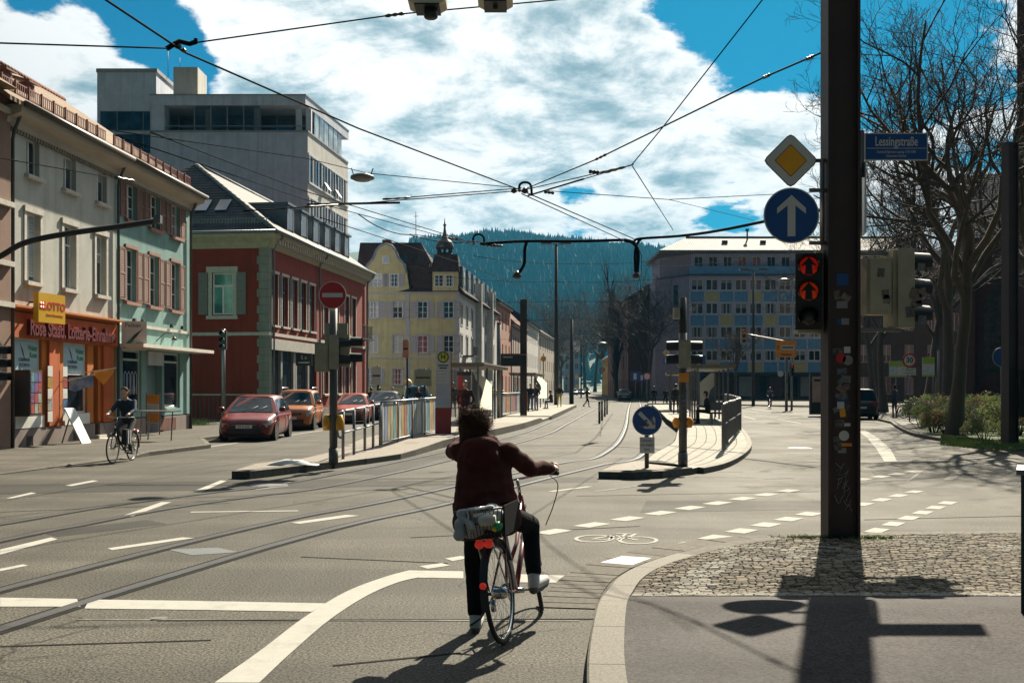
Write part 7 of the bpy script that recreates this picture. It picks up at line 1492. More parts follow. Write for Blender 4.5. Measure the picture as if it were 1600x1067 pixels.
def car(name, label, loc, heading, L, W, Hh, kind, mat, plate='', rails=False, group=None, cat='car', bars=False):
    detail = loc[1] < 60; k = ('car', L, W, Hh, kind); d = cached(k, lambda: car_mesh(L, W, Hh, kind)); o = empty(name, loc, heading, label, cat, group)
    me = d['body'].copy(); me.materials.clear(); me.materials.append(mat); bd = link('body', me, o)
    for s in d['side']: link('side_window', s, o)
    link('windscreen', d['ws'], o); link('rear_window', d['rw'], o)
    for x in d['ax']:
        for s in (1, -1):
            ww = lerpk(d['prof'], x)[2]; w = empty('wheel', (x, s*(ww-.10), d['wr'])); w.parent = o; link('tyre', d['tyre'], w); link('rim', d['rim'], w); link('wheel_arch', d['arch'], o, (x, s*(ww-.006), d['wr']*1.02))
    f, r, hw, bon, gc = d['f'], d['r'], d['hw'], d['bon'], d['gc']
    for s in (1, -1):
        def hl(b):
            rows = []
            for q in range(5):
                x = f-.50+.42*q/4; zb_, zt_, w = lerpk(d['prof'], x); rows.append([(x+.02, s*(w*.972+.006), zb_+(zt_-zb_)*.60), (x+.025, s*(w*.985+.006), zb_+(zt_-zb_)*.74), (x+.02, s*(w*.955+.004), zb_+(zt_-zb_)*.92)])
            x = f-.02; zb_, zt_, w = lerpk(d['prof'], f-.06); rows.append([(f-.015, s*w*.62, zb_+(zt_-zb_)*.66), (f-.02, s*w*.60, zb_+(zt_-zb_)*.80), (f-.06, s*w*.60, zb_+(zt_-zb_)*.93)]); b.grid(rows)
        part('headlight', HLAMP, o, hl)
        part('tail_light', TLAMP, o, lambda b: b.box((r-.01, s*hw*.62-.0, d['belt']-.28), (r+.10, s*hw*.90, d['belt']-.06)))
        part('mirror', mat, o, lambda b: b.lathe([(.03, -.12), (.085, -.08), (.09, .05), (.04, .10)], 10, None, (d['wb']-.28, s*(hw+.09), d['belt']+.10), 'y'))
    if detail:
        for s in (1, -1):
            for x in (d['wb']-.12, (d['wb']+r)*.5+.12, r+1.12):
                zb_, zt_, w = lerpk(d['prof'], x); hh = zt_-zb_; part('door_seam', CARBLK, o, lambda b: b.tube([(x, s*(w*.955+.002), zb_+hh*.10), (x+.01, s*(w*.985+.002), zb_+hh*.35), (x+.01, s*(w+.002), zb_+hh*.62), (x, s*(w*.985+.002), zb_+hh*.80), (x-.02, s*(w*.955+.002), zb_+hh*.93)], .006, 4))
            for x in ((d['wb']+r)*.5+.28, r+1.28): w = lerpk(d['prof'], x)[2]; part('door_handle', mat, o, lambda b: b.bar((x-.08, s*(w+.012), d['belt']-.14), (x+.08, s*(w+.012), d['belt']-.14), .03, .025))
            part('wiper', CARBLK, o, lambda b: b.tube([(d['wb']+.03, s*.15-.1, d['belt']+.02), (d['wb']-.28, s*.15+.35, d['belt']+.20)], .008, 4))
        part('fog_lamp_pair', RIM, o, lambda b: [b.lathe([(.05, 0), (.05, .02)], 10, None, (f-.13, s_*hw*.66, gc+.17), 'x') for s_ in (-1, 1)])
    part('grille', CARBLK, o, lambda b: (b.box((f-.16, -hw*.50, bon-.33), (f+.012, hw*.50, bon-.22)), b.box((f-.2, -hw*.60, gc+.08), (f+.018, hw*.60, gc+.27))))
    part('grille_bar', RIM, o, lambda b: b.box((f-.05, -hw*.45, bon-.27), (f+.02, hw*.45, bon-.25)))
    pl = part('number_plate', PLATE, o, lambda b: (b.box((f+.012, -.26, gc+.26), (f+.03, .26, gc+.37)), b.box((r-.03, -.26, d['belt']-.42), (r-.012, .26, d['belt']-.31))))
    if plate: text('plate_lettering', plate, .11, S_BLACK, o, (f+.032, 0, gc+.315), (PI/2, 0, PI/2), extrude=.0008, sx=.85)
    part('underside', CARBLK, o, lambda b: b.box((r+.25, -hw*.8, gc-.05), (f-.25, hw*.8, gc+.06)))
    if rails:
        for s in (1, -1): part('roof_rail', RIM, o, lambda b: b.tube([(d['rt0']-.15, s*d['tt']*.92, Hh-.03), (d['rt0']-.25, s*d['tt']*.92, Hh+.07), (d['rt1']+.25, s*d['tt']*.92, Hh+.07), (d['rt1']+.12, s*d['tt']*.92, Hh-.03)], .022, 6))
    return o
HD = -PI/2                       # facing the viewer
car('red_hatchback', 'dark red hatchback parked nearest along the left kerb', (-8.72, 36.1, 0), HD+.05, 4.34, 1.84, 1.50, 'hatch', paint('paint_dark_red', (.15, .016, .012)), 'FR G 660')
car('orange_suv', 'copper orange off-roader with roof rails behind the red hatchback', (-9.05, 44.6, 0), HD+.06, 4.34, 1.80, 1.66, 'suv', paint('paint_copper', (.32, .10, .02)), rails=True)
car('coral_car', 'coral red small car parked beyond the orange off-roader', (-7.85, 52.4, 0), HD+.07, 4.1, 1.72, 1.46, 'hatch', paint('paint_coral', (.32, .06, .035)))
car('dark_blue_car', 'dark blue car behind the coral red small car', (-7.0, 58.2, 0), HD+.08, 4.5, 1.80, 1.55, 'suv', paint('paint_navy', (.012, .022, .045)))
car('blue_van', 'bright blue van with two yellow domes on its roof', (-7.2, 79, 0), HD+.16, 4.4, 1.85, 1.90, 'van', paint('paint_blue_van', (.03, .14, .30)), cat='van')
car('green_car', 'pale green car beyond the left tram shelter', (-1.35, 96, 0), HD+.1, 4.2, 1.75, 1.55, 'hatch', paint('paint_lime', (.25, .33, .05)))
car('light_blue_car', 'small blue car behind the display mast', (.9, 113, 0), HD+.1, 4.2, 1.75, 1.5, 'hatch', paint('paint_skyblue', (.05, .2, .36)))
car('black_estate_car', 'black car with glinting roof beyond the steel mast on the right', (19.3, 59, 0), PI/2-.22, 4.5, 1.85, 1.68, 'suv', paint('paint_black', (.010, .010, .011)))
pg = 'cars parked along the far right kerb'
cols = [(.05, .05, .055), (.3, .31, .32), (.09, .1, .12), (.42, .42, .42), (.08, .16, .24), (.02, .02, .025), (.25, .26, .28), (.4, .4, .38)]
names = ('nearest', 'second', 'third', 'fourth', 'fifth', 'sixth', 'seventh', 'farthest')
for i in range(8): car('parked_car', '%s car in the row parked along the far right kerb' % names[i], (14.9+i*.62, 140+i*6.2, 0), PI/2-.1, 4.3, 1.78, 1.5, 'hatch' if i % 2 else 'sedan', paint('paint_far_%d' % i, cols[i]), group=pg)
for i in range(3): car('distant_car', '%s of the distant cars on the left side of the street end' % ('left', 'middle', 'right')[i], (13.5+i*2.4, 232+i*14, 0), HD, 4.3, 1.78, 1.5, 'hatch', paint('paint_dist_%d' % i, cols[(i*3+2) % 8]), group='distant cars at the street end')
vd = MATS.get('sign_amber')
for i, dx in enumerate((-.45, .35)): o = empty('roof_dome', (-7.2+dx, 77.8, 1.9), 0, 'pale yellow dome on the blue van roof, %s one' % ('left', 'right')[i], 'dome'); part('dome', M('dome_cream', (.6, .52, .22), .5), o, lambda b: b.lathe([(.28, 0), (.30, .12), (.26, .30), (.12, .42), (.02, .45)], 12)); part('foot', CARBLK, o, lambda b: b.cyl((0, 0, -.05), (0, 0, .01), .2, 10))
# ---------------------------------------------------------------- bicycles
FRAME_R = M('frame_dark_red', (.16, .02, .018), .35, coat=.4); FRAME_W = M('frame_white', (.55, .55, .54), .4); FRAME_B = M('frame_black', (.015, .015, .016), .4); CHROME = M('chrome', (.5, .5, .5), .2, metal=1.0); REFL = M('reflector_red', (.55, .03, .015), .3, emit=.12)
def wheel_meshes(R=.35):
    t = MB(); n = 48; t.tube([(R*math.cos(2*PI*k/n)*.953, 0, R*math.sin(2*PI*k/n)*.953) for k in range(n)], .0175, 8, closed=True)
    r = MB(); r.tube([(R*.895*math.cos(2*PI*k/n), 0, R*.895*math.sin(2*PI*k/n)) for k in range(n)], .011, 6, closed=True)
    s = MB()
    for k in range(32): a = 2*PI*k/32; a2 = a+(.35 if k % 2 else -.35); s.tube([(.02*math.cos(a2), .028*(1 if k % 4 < 2 else -1), .02*math.sin(a2)), (R*.89*math.cos(a), 0, R*.89*math.sin(a))], .0013, 3)
    h = MB(); h.lathe([(.022, -.045), (.03, -.03), (.024, 0), (.03, .03), (.022, .045)], 12, None, (0, 0, 0), 'y')
    return t.mesh('tyre', TYRE), r.mesh('rim', CHROME), s.mesh('spokes', CHROME), h.mesh('hub', CHROME)
def bicycle(name, label, mat4, frame=FRAME_B, seatm=None, group=None, detail=True, rack=True, crank=0.0, steer=0.0):
    o = empty(name, (0, 0, 0), 0, label, 'bicycle', group); o.matrix_world = mat4
    WM = cached('wheel', wheel_meshes); pw = []
    BBp, ST, HT, HB_ = Vector((.44, 0, .28)), Vector((.29, 0, .80)), Vector((.90, 0, .93)), Vector((.965, 0, .70))
    for nm, x in (('rear_wheel', 0), ('front_wheel', 1.08)):
        w = empty(nm, (x, 0, .35)); w.parent = o
        for q, mm in zip(('tyre', 'rim', 'spokes', 'hub'), WM): link(q, mm, w)
    part('frame', frame, o, lambda b: (b.tube([HB_, BBp], .021, 8), b.tube([HT-Vector((.0, 0, .04)), Vector((.62, 0, .60)), BBp+Vector((-.06, 0, .22))], .016, 8), b.tube([HT, HB_], .021, 8), [b.tube([BBp, (0, s*.055, .35)], .011, 6) for s in (-1, 1)], [b.tube([ST-Vector((-.02, 0, .10)), (0, s*.055, .35)], .009, 6) for s in (-1, 1)]))
    part('seat_tube', seatm or frame, o, lambda b: b.tube([BBp, ST], .019, 8)); part('seat_post', CHROME, o, lambda b: b.tube([ST, ST+Vector((-.04, 0, .12))], .013, 8))
    part('fork', frame, o, lambda b: [b.tube([HB_, (1.0, s*.05, .6), (1.08, s*.055, .35)], .012, 6) for s in (-1, 1)])
    part('saddle', CARBLK, o, lambda b: b.grid([[(.10+.28*t, s*(.09*(1-t)**.7+.018), .935+.012*math.cos(s*1.2)-.03*abs(s)) for s in (-1, -.5, 0, .5, 1)] for t in (0, .25, .5, .75, 1)])); part('saddle_base', CARBLK, o, lambda b: b.box((.12, -.05, .885), (.36, .05, .915), taper=.015))
    part('handlebar', CHROME, o, lambda b: (b.tube([HT, HT+Vector((-.03, 0, .12))], .013, 8), b.tube(spline([(.72, .29, 1.05), (.82, .24, 1.06), (.89, .08, 1.055), (.89, -.08, 1.055), (.82, -.24, 1.06), (.72, -.29, 1.05)], 4), .011, 8)))
    for s in (-1, 1): part('grip', CARBLK, o, lambda b: b.tube([(.80, s*.25, 1.06), (.69, s*.305, 1.05)], .018, 8))
    for nm, x, a0, a1 in (('rear_mudguard', 0, .15*PI, 1.05*PI), ('front_mudguard', 1.08, .35*PI, .95*PI)):
        rows = [[(x+.375*math.cos(a0+(a1-a0)*k/16), y, .35+.375*math.sin(a0+(a1-a0)*k/16)-abs(y)*.3) for y in (-.028, 0, .028)] for k in range(17)]; part(nm, CARBLK, o, lambda b: b.grid(rows))
    part('crankset', CHROME, o, lambda b: (b.lathe([(.085, .034), (.085, .04)], 20, None, tuple(BBp), 'y', smooth=False), b.cyl(BBp-Vector((0, .06, 0)), BBp+Vector((0, .06, 0)), .02, 8)))
    for s in (-1, 1):
        d = Vector((math.cos(crank), 0, math.sin(crank)))*.17*(-s); p = BBp+Vector((0, s*.075, 0)); part('crank', CHROME, o, lambda b: b.bar(p, p+d, .014, .022, up=(0, 1, 0))); part('pedal', CARBLK, o, lambda b: b.box(tuple(p+d+Vector((-.045, s*.01 if s > 0 else -.09, -.012))), tuple(p+d+Vector((.045, .09 if s > 0 else -.01, .012)))))
    if rack: part('rack', CHROME, o, lambda b: ([b.tube([(.20, s*.055, .74), (-.22, s*.055, .745), (-.22, s*.05, .74), (0, s*.07, .36)], .006, 5) for s in (-1, 1)], b.bar((-.22, -.055, .745), (-.22, .055, .745), .01, .01), [b.bar((q, -.055, .743), (q, .055, .743), .01, .008) for q in (-.1, .02, .14)]))
    part('chain_guard', CARBLK, o, lambda b: b.prism([(.02, .045, .33), (.44, .045, .25), (.52, .045, .28), (.44, .045, .35), (.02, .045, .37)], (0, .008, 0)))
    part('headlamp', CHROME, o, lambda b: b.lathe([(.02, -.03), (.032, .0), (.034, .03)], 10, None, (1.0, 0, .83), 'x'))
    if detail:
        part('hub_gear', CHROME, o, lambda b: b.lathe([(.02, -.06), (.04, -.05), (.045, -.02), (.045, .03), (.03, .05)], 14, None, (0, 0, .35), 'y'))
        part('kickstand', CARBLK, o, lambda b: b.tube([(.05, .06, .32), (.02, .16, .18), (-.1, .20, .16)], .008, 6)); part('brake_cable', CARBLK, o, lambda b: b.tube(spline([(.80, -.25, 1.04), (.92, -.30, .95), (.98, -.24, .80), (.97, -.15, .66)], 5), .004, 4)); part('bottle_dynamo', CHROME, o, lambda b: b.cyl((.02, .06, .30), (.02, .06, .22), .02, 8))
    part('rear_light', REFL, o, lambda b: (b.lathe([(.028, -.02), (.032, .01)], 12, None, (-.235, .032, .715), 'x'), b.lathe([(.028, -.02), (.032, .01)], 12, None, (-.235, -.032, .715), 'x'))); part('rear_reflector', REFL, o, lambda b: b.lathe([(.02, -.012), (.024, .008)], 12, None, (-.375, .0, .46), 'x'))
    return o
def bmat(x, y, az, lean, z=0.0):          # az: heading to the right of +Y ; lean > 0 tips to the left
    return Matrix.Translation((x, y, z)) @ Matrix.Rotation(PI/2-az, 4, 'Z') @ Matrix.Rotation(-lean, 4, 'X')
# ---------------------------------------------------------------- people
SKIN = M('skin', (.50, .30, .22), .6, var=.08, scale=8); HAIR_B = M('hair_brown', (.028, .014, .008), .8, col2=(.075, .036, .018), scale=30, spec=.12); HAIR_D = M('hair_dark', (.012, .009, .008), .55)
def cap_verts(p, q, r1, r2, seg=12):
    b = MB(); p, q = Vector(p), Vector(q); d = (q-p); L = d.length or 1e-4; d.normalize(); pts = []; rs = []
    for k in range(4): a = PI/2*(1-k/4); pts.append(p-d*r1*math.sin(a)); rs.append(max(.002, r1*math.cos(a)))
    for k in range(5): a = PI/2*k/4; pts.append(q+d*r2*math.sin(a)); rs.append(max(.002, r2*math.cos(a)))
    b.tube(pts, rs, seg); return b
def ell_verts(c, r, rot=None, seg=14):
    b = MB(); prof = [(max(.002, math.sin(PI*k/10)), -math.cos(PI*k/10)) for k in range(11)]; b.lathe(prof, seg)
    mx_ = Matrix.Translation(c) @ (rot.to_matrix().to_4x4() if rot else Matrix()) @ Matrix.Diagonal((*r, 1)); b.v = [tuple(mx_ @ Vector(v)) for v in b.v]; return b
def blob(name, prims, voxel, smooth=3, fold=0.0):
    """prims: list of (kind, args, material). One continuous remeshed skin, materials by nearest primitive."""
    acc = MB()
    for kind, a, m in prims:
        b = cap_verts(*a) if kind == 'c' else ell_verts(*a); k = len(acc.v); acc.v += b.v; acc.f += [[k+i for i in f] for f in b.f]; acc.mi += [0]*len(b.f); acc.sm += [True]*len(b.f)
    me = acc.mesh('tmp'); ob = bpy.data.objects.new('tmp', me); COL.objects.link(ob)
    md = ob.modifiers.new('r', 'REMESH'); md.mode = 'VOXEL'; md.voxel_size = voxel; md.use_smooth_shade = True
    if smooth: s_ = ob.modifiers.new('s', 'SMOOTH'); s_.factor = .5; s_.iterations = smooth
    dg = bpy.context.evaluated_depsgraph_get(); dg.update(); out = bpy.data.meshes.new_from_object(ob.evaluated_get(dg)); bpy.data.objects.remove(ob); bpy.data.meshes.remove(me)
    out.name = name; mats = []
    for p in prims:
        if p[2] not in mats: mats.append(p[2])
    out.materials.clear(); [out.materials.append(m) for m in mats]
    n = len(out.polygons); c = np.empty(n*3); out.polygons.foreach_get('center', c); c = c.reshape(-1, 3); best = np.full(n, 1e9); idx = np.zeros(n, int)
    for kind, a, m in prims:
        if kind == 'c':
            p, q = np.array(a[0], float), np.array(a[1], float); d = q-p; t = np.clip(((c-p)@d)/max(1e-9, d@d), 0, 1); dist = np.linalg.norm(c-(p+t[:, None]*d), axis=1)-(a[2]+(a[3]-a[2])*t)
        else: dist = (np.linalg.norm((c-np.array(a[0], float))/np.array(a[1], float), axis=1)-1)*min(a[1])
        u = dist < best; best[u] = dist[u]; idx[u] = mats.index(m)
    out.polygons.foreach_set('material_index', idx.astype(np.int32)); out.polygons.foreach_set('use_smooth', np.ones(n, bool))
    if fold:
        vs = np.empty(len(out.vertices)*3); out.vertices.foreach_get('co', vs); vs = vs.reshape(-1, 3); ns = np.array([v.normal for v in out.vertices])
        dsp_ = np.array([mnoise.noise(Vector((v[0]*9, v[1]*9, v[2]*16)))+.5*mnoise.noise(Vector((v[0]*22, v[1]*22, v[2]*30))) for v in vs]); vs += ns*(dsp_*fold)[:, None]; out.vertices.foreach_set('co', vs.reshape(-1))
    out.update(); return out
def hand_prims(w, d, side, m, s=1.0, curl=.8):
    """w wrist, d pointing direction, side: thumb direction"""
    w, d, side = Vector(w), Vector(d).normalized(), Vector(side).normalized(); n = d.cross(side).normalized(); pr = [('c', (w, w+d*.075*s, .026*s, .034*s), m), ('c', (w+d*.04*s-side*.022*s, w+d*.08*s-side*.025*s, .02*s, .02*s), m)]
    for k, (off, ln) in enumerate(((.030, .068), (.010, .078), (-.010, .072), (-.030, .056))):
        a = w+d*.085*s+side*off*s; b = a+(d*math.cos(curl*.5)+n*math.sin(curl*.5))*ln*.5*s; e = b+(d*math.cos(curl*1.3)+n*math.sin(curl*1.3))*ln*.5*s; pr += [('c', (a, b, .0095*s, .009*s), m), ('c', (b, e, .009*s, .0075*s), m)]
    a = w+d*.025*s+side*.03*s; b = a+(d*.6+side*.7+n*.3).normalized()*.045*s; pr += [('c', (a, b, .012*s, .010*s), m), ('c', (b, b+(d+n*.4).normalized()*.032*s, .010*s, .008*s), m)]
    return pr
def person(name, label, loc, rz, pose='stand', top=(.02, .02, .022), legs=(.02, .02, .025), hair=HAIR_D, voxel=.024, h=1.75, coat=0.0, key=None, group=None, phase=1, scarf=None, top_mat=None):
    s = h/1.75; MT = M('cloth_top_%s' % key, top, .9, scale=6); ML = M('cloth_legs_%s' % key, legs, .9, scale=6); SH = M('shoe_dark', (.02, .018, .016), .7)
    V = lambda x, y, z: Vector((x*s, y*s, z*s))            # x right, y forward, z up
    hip = V(0, 0, .93); lean = 0
    if pose == 'walk': legsP = [(V(-.09, 0, .92), V(-.10, .18*phase, .50), V(-.10, .16*phase+.06*(phase > 0), .08)), (V(.09, 0, .92), V(.10, -.05*phase, .49), V(.10, -.36*phase, .14))]
    elif pose == 'sit': hip = V(0, 0, .50); legsP = [(V(-.1, 0, .5), V(-.14, .42, .52), V(-.14, .44, .08)), (V(.1, 0, .5), V(.15, .42, .52), V(.16, .36, .08))]
    elif pose == 'ride': hip = V(0, 0, .98); legsP = [(V(-.1, .0, .96), V(-.13, .34, .66), V(-.12, .14, .28)), (V(.1, .0, .96), V(.13, .40, .84), V(.12, .30, .44))]
    else: legsP = [(V(-.09, 0, .92), V(-.11, .02, .50), V(-.12, 0, .08)), (V(.09, 0, .92), V(.11, .02, .50), V(.12, -.02, .08))]
    up = Vector((0, .30 if pose == 'ride' else (.12 if pose == 'sit' else .02), 1)).normalized()
    ch = hip+up*.36*s; nk = hip+up*.54*s; hd = hip+up*.70*s+V(0, .03, 0)
    P = [('e', (hip+up*.04*s, (.165*s, .12*s, .13*s)), ML), ('e', (hip+up*.20*s, (.16*s, .115*s, .17*s)), MT), ('e', (ch, (.19*s, .125*s, .19*s)), MT), ('c', (nk-up*.05*s, nk+up*.06*s, .055*s, .05*s), SKIN if not scarf else scarf), ('e', (hd, (.078*s, .098*s, .118*s)), SKIN), ('e', (hd+V(0, .095, -.005), (.016*s, .022*s, .03*s)), SKIN), ('e', (hd+V(0, .05, -.075), (.05*s, .045*s, .035*s)), SKIN)]
    for sd in (-1, 1): P.append(('e', (hd+V(.078*sd, 0, -.005), (.012*s, .02*s, .03*s)), SKIN))
    if coat: P.append(('c', (hip+up*.1*s, hip-Vector((0, 0, coat*s)), .17*s, .20*s), MT))
    for a, k, f_ in legsP: P += [('c', (a, k, .092*s, .062*s), ML), ('c', (k, f_, .060*s, .045*s), ML), ('c', (f_+V(0, -.03, -.035), f_+V(0, .16, -.045), .042*s, .034*s), SH)]
    for sd in (-1, 1):
        sh = ch+V(.19*sd, 0, .10)
        if pose == 'ride': el, ha = sh+V(.08*sd, .20, -.20), sh+V(.06*sd, .43, -.27)
        elif pose == 'sit': el, ha = sh+V(.06*sd, .08, -.27), sh+V(-.02*sd, .30, -.25)
        elif pose == 'walk': el, ha = sh+V(.06*sd, -.08*sd*phase, -.28), sh+V(.05*sd, .05-.10*sd*phase, -.50)
        elif pose == 'pocket': el, ha = sh+V(.10*sd, -.08, -.27), sh+V(.01*sd, .08, -.44)
        else: el, ha = sh+V(.05*sd, -.03, -.28), sh+V(.05*sd, .04, -.53)
        P += [('c', (sh, el, .062*s, .050*s), MT), ('c', (el, ha, .048*s, .036*s), MT)]; P += hand_prims(ha, (ha-el), Vector((-sd, .3, 0)), SKIN, s, .6)
    me = cached(('person', key), lambda: blob('body', P, voxel, 2)); o = empty(name, loc, rz, label, 'person', group); link('body', me, o)
    hm = cached(('hair', key), lambda: blob('hair', [('e', (hd+V(0, -.02, .035), (.088*s, .102*s, .100*s)), hair), ('e', (hd+V(0, -.05, -.02), (.082*s, .07*s, .10*s)), hair)], .016, 2)); link('hair', hm, o); return o
# ---- the woman on the bicycle in the foreground
STEER = math.radians(15); STM = Matrix.Translation((.965, 0, .70)) @ Matrix.Rotation(STEER, 4, Vector((-.065, 0, .23)).normalized()) @ Matrix.Translation((-.965, 0, -.70))
BM = bmat(-.045, 7.22, math.radians(14), math.radians(7)); MBK = bicycle('red_city_bicycle', 'dark red city bicycle with white seat tube under the person in maroon', BM, FRAME_R, FRAME_W, crank=-.15)
for ch in list(MBK.children):
    if ch.name.split('.')[0] in ('front_wheel', 'fork', 'handlebar', 'grip', 'front_mudguard', 'headlamp', 'brake_cable'): ch.matrix_basis = STM @ ch.matrix_basis
def main_rider():
    o = empty('person', (-.2, 7.55, 0), 0, 'person in a dark maroon hooded coat astride a bicycle, seen from behind', 'person')
    O = Vector((-.2, 7.55, 0)); COAT = M('coat_maroon', (.055, .015, .012), .9, spec=.1, var=.25, scale=7, bump=.3, bscale=180); TRO = M('trousers_black', (.010, .010, .0115), .95, spec=.08, scale=9); SHOE = M('trainer_pale', (.36, .35, .33), .7, scale=14, col2=(.50, .49, .46)); SOLE = M('trainer_sole', (.12, .10, .085), .8)
    fw = Vector((math.sin(math.radians(14)), math.cos(math.radians(14)), 0)); rt = Vector((fw.y, -fw.x, 0))
    def A(x, y, z): return Vector((x, y, z))-O
    ped = BM @ Vector((.44+.168, -.12, .255)); ped = ped-O; gripR = BM @ STM @ Vector((.735, -.285, 1.062))-O
    hipL, hipR = A(-.255, 7.46, .86), A(-.075, 7.42, .86); kL, aL = A(-.275, 7.60, .48), A(-.262, 7.60, .10); aR = ped+Vector((-.03, -.09, .10)); kR = A(.135, 7.80, .735)
    hd = A(-.255, 7.64, 1.475)
    shL, shR = A(-.375, 7.60, 1.285), A(-.025, 7.52, 1.285); wrR = gripR-Vector((.035, .075, -.035)); elR = A(.135, 7.70, 1.155); elL = A(-.425, 7.76, 1.28); wrL = A(-.33, 7.88, 1.36)
    P = [('e', (A(-.165, 7.44, .90), (.175, .14, .15)), TRO), ('c', (hipL, kL, .098, .072), TRO), ('c', (kL, aL+Vector((0, 0, .05)), .072, .060), TRO), ('c', (hipR, kR, .102, .074), TRO), ('c', (kR, aR+Vector((0, 0, .05)), .074, .058), TRO), ('c', (aL+Vector((0, 0, .07)), aL+Vector((0, 0, .04)), .062, .062), TRO), ('c', (aR+Vector((0, 0, .07)), aR+Vector((0, 0, .05)), .06, .06), TRO),
         ('e', (A(-.18, 7.50, 1.05), (.13, .09, .2)), TRO), ('c', (A(-.21, 7.54, 1.25), A(-.245, 7.60, 1.40), .06, .05), SKIN), ('e', (hd, (.078, .095, .112)), SKIN), ('e', (hd+Vector((-.02, .095, -.01)), (.016, .022, .03)), SKIN), ('e', (hd+Vector((-.01, .06, -.07)), (.05, .045, .035)), SKIN), ('e', (hd+Vector((.08, 0, 0)), (.012, .02, .03)), SKIN),
         ('c', (elR, wrR, .035, .026), SKIN), ('c', (shR, elR, .05, .04), TRO), ('c', (shL, elL, .05, .04), TRO), ('c', (elL, wrL, .035, .026), SKIN)]
    gd = (BM.to_3x3() @ Vector((-.11, -.055, -.01))).normalized()
    P += hand_prims(wrR, gripR-wrR+fw*.03+Vector((0, 0, .01)), -rt, SKIN, 1.0, 1.7); P += hand_prims(wrL, Vector((.5, -.4, .6)), Vector((0, 0, 1)), SKIN, 1.0, .8)
    link('body', blob('body', P, .0125, 2, .003), o)
    # coat
    prof_c = [(.88, .245, .165), (.90, .242, .168), (.93, .234, .165), (.99, .224, .16), (1.04, .215, .152), (1.11, .207, .147), (1.18, .202, .142), (1.24, .195, .134), (1.29, .175, .12), (1.33, .13, .10)]
    C = []
    for z, w_, d_ in prof_c: t = max(0, (z-.79)/.54); C.append(('e', (A(-.175-.035*t, 7.44+.12*t, z), (w_, d_, .13 if z < 1.25 else .09)), COAT))
    C += [('c', (shL, shR, .078, .076), COAT), ('c', (shR, elR, .075, .066), COAT), ('c', (elR, wrR-(wrR-elR).normalized()*.01, .068, .050), COAT), ('c', (shL, elL, .076, .068), COAT), ('c', (elL, wrL, .070, .05), COAT),
         ('e', (A(-.225, 7.445, 1.345), (.135, .075, .06)), COAT), ('e', (A(-.215, 7.42, 1.27), (.125, .065, .075)), COAT), ('c', (A(-.33, 7.55, 1.36), A(-.14, 7.53, 1.36), .05, .05), COAT), ('c', (A(-.30, 7.46, 1.24), A(-.13, 7.44, 1.24), .045, .045), COAT)]
    C += [('c', (A(-.30, 7.44, .90), A(-.31, 7.43, .80), .11, .115), COAT), ('c', (A(-.17, 7.41, .90), A(-.17, 7.40, .80), .13, .135), COAT), ('c', (A(-.05, 7.42, .90), A(-.04, 7.42, .82), .11, .115), COAT)]
    cm = blob('coat', C, .012, 8, .009); link('coat', cm, o)
    # shoes
    for nm, a, toe in (('shoe', aL, Vector((.02, .19, -.055))), ('shoe', aR, Vector((.085, .17, -.05)))):
        sm_ = blob('shoe', [('c', (a+Vector((0, -.035, -.035)), a+Vector((0, -.01, .02)), .045, .048), SHOE), ('c', (a+Vector((0, -.03, -.05)), a+toe, .048, .040), SHOE), ('c', (a+Vector((0, -.045, -.082)), a+toe+Vector((0, .01, -.028)), .038, .034), SOLE), ('e', (a+Vector((.005, .05, -.01)), (.036, .06, .03)), SHOE)], .010, 2); link('shoe', sm_, o)
    # hair: mass with loose strands
    H_ = blob('hair', [('e', (hd+Vector((.0, -.03, .02)), (.096, .108, .104)), HAIR_B), ('e', (hd+Vector((.01, -.05, .085)), (.05, .05, .038)), HAIR_B), ('e', (hd+Vector((-.03, -.06, -.03)), (.10, .08, .10)), HAIR_B), ('e', (hd+Vector((-.085, -.04, -.10)), (.045, .05, .10)), HAIR_B), ('e', (hd+Vector((.045, -.05, .01)), (.05, .055, .065)), HAIR_B), ('e', (hd+Vector((-.05, -.03, .075)), (.05, .05, .045)), HAIR_B)], (.009), 1, .007)
    ho = link('hair', H_, o); rg = random.Random(2); b = MB()
    for k in range(900):
        t, p = rg.random()*2*PI, math.acos(rg.uniform(-.7, 1)); n = Vector((math.sin(p)*math.cos(t), math.sin(p)*math.sin(t), math.cos(p))); a = hd+Vector((-.01, -.03, .015))+Vector((n.x*.10, n.y*.105, n.z*.10)); d = (n+Vector((rg.gauss(0, .7), rg.gauss(0, .5), rg.gauss(.1, .7)))).normalized(); ln = rg.uniform(.010, .030)
        q = a+d*ln+n*.01; e = q+(d+Vector((rg.gauss(0, .6), rg.gauss(0, .6), -.6))).normalized()*ln; b.tube([a-n*.02, a+d*ln*.4+n*.008, q, e], [.0020, .0016, .0011, .0006], 3)
    for k in range(70):
        a = hd+Vector((rg.uniform(-.09, .08), rg.uniform(-.08, .02), rg.uniform(.05, .12))); d = Vector((rg.gauss(-.3, .8), rg.gauss(0, .4), rg.uniform(.2, 1))).normalized(); q = a+d*rg.uniform(.03, .06); e = q+Vector((rg.gauss(0, .03), rg.gauss(0, .02), rg.uniform(-.03, .02))); b.tube(spline([a, a+d*.02, q, e], 2), .0011, 3)
    so_ = b.build('loose_strands', HAIR_B, o); return o
main_rider()
bk = empty('rear_basket', (0, 0, 0), 0, 'black wire basket on the rear rack of the foreground bicycle', 'basket'); bk.matrix_world = BM
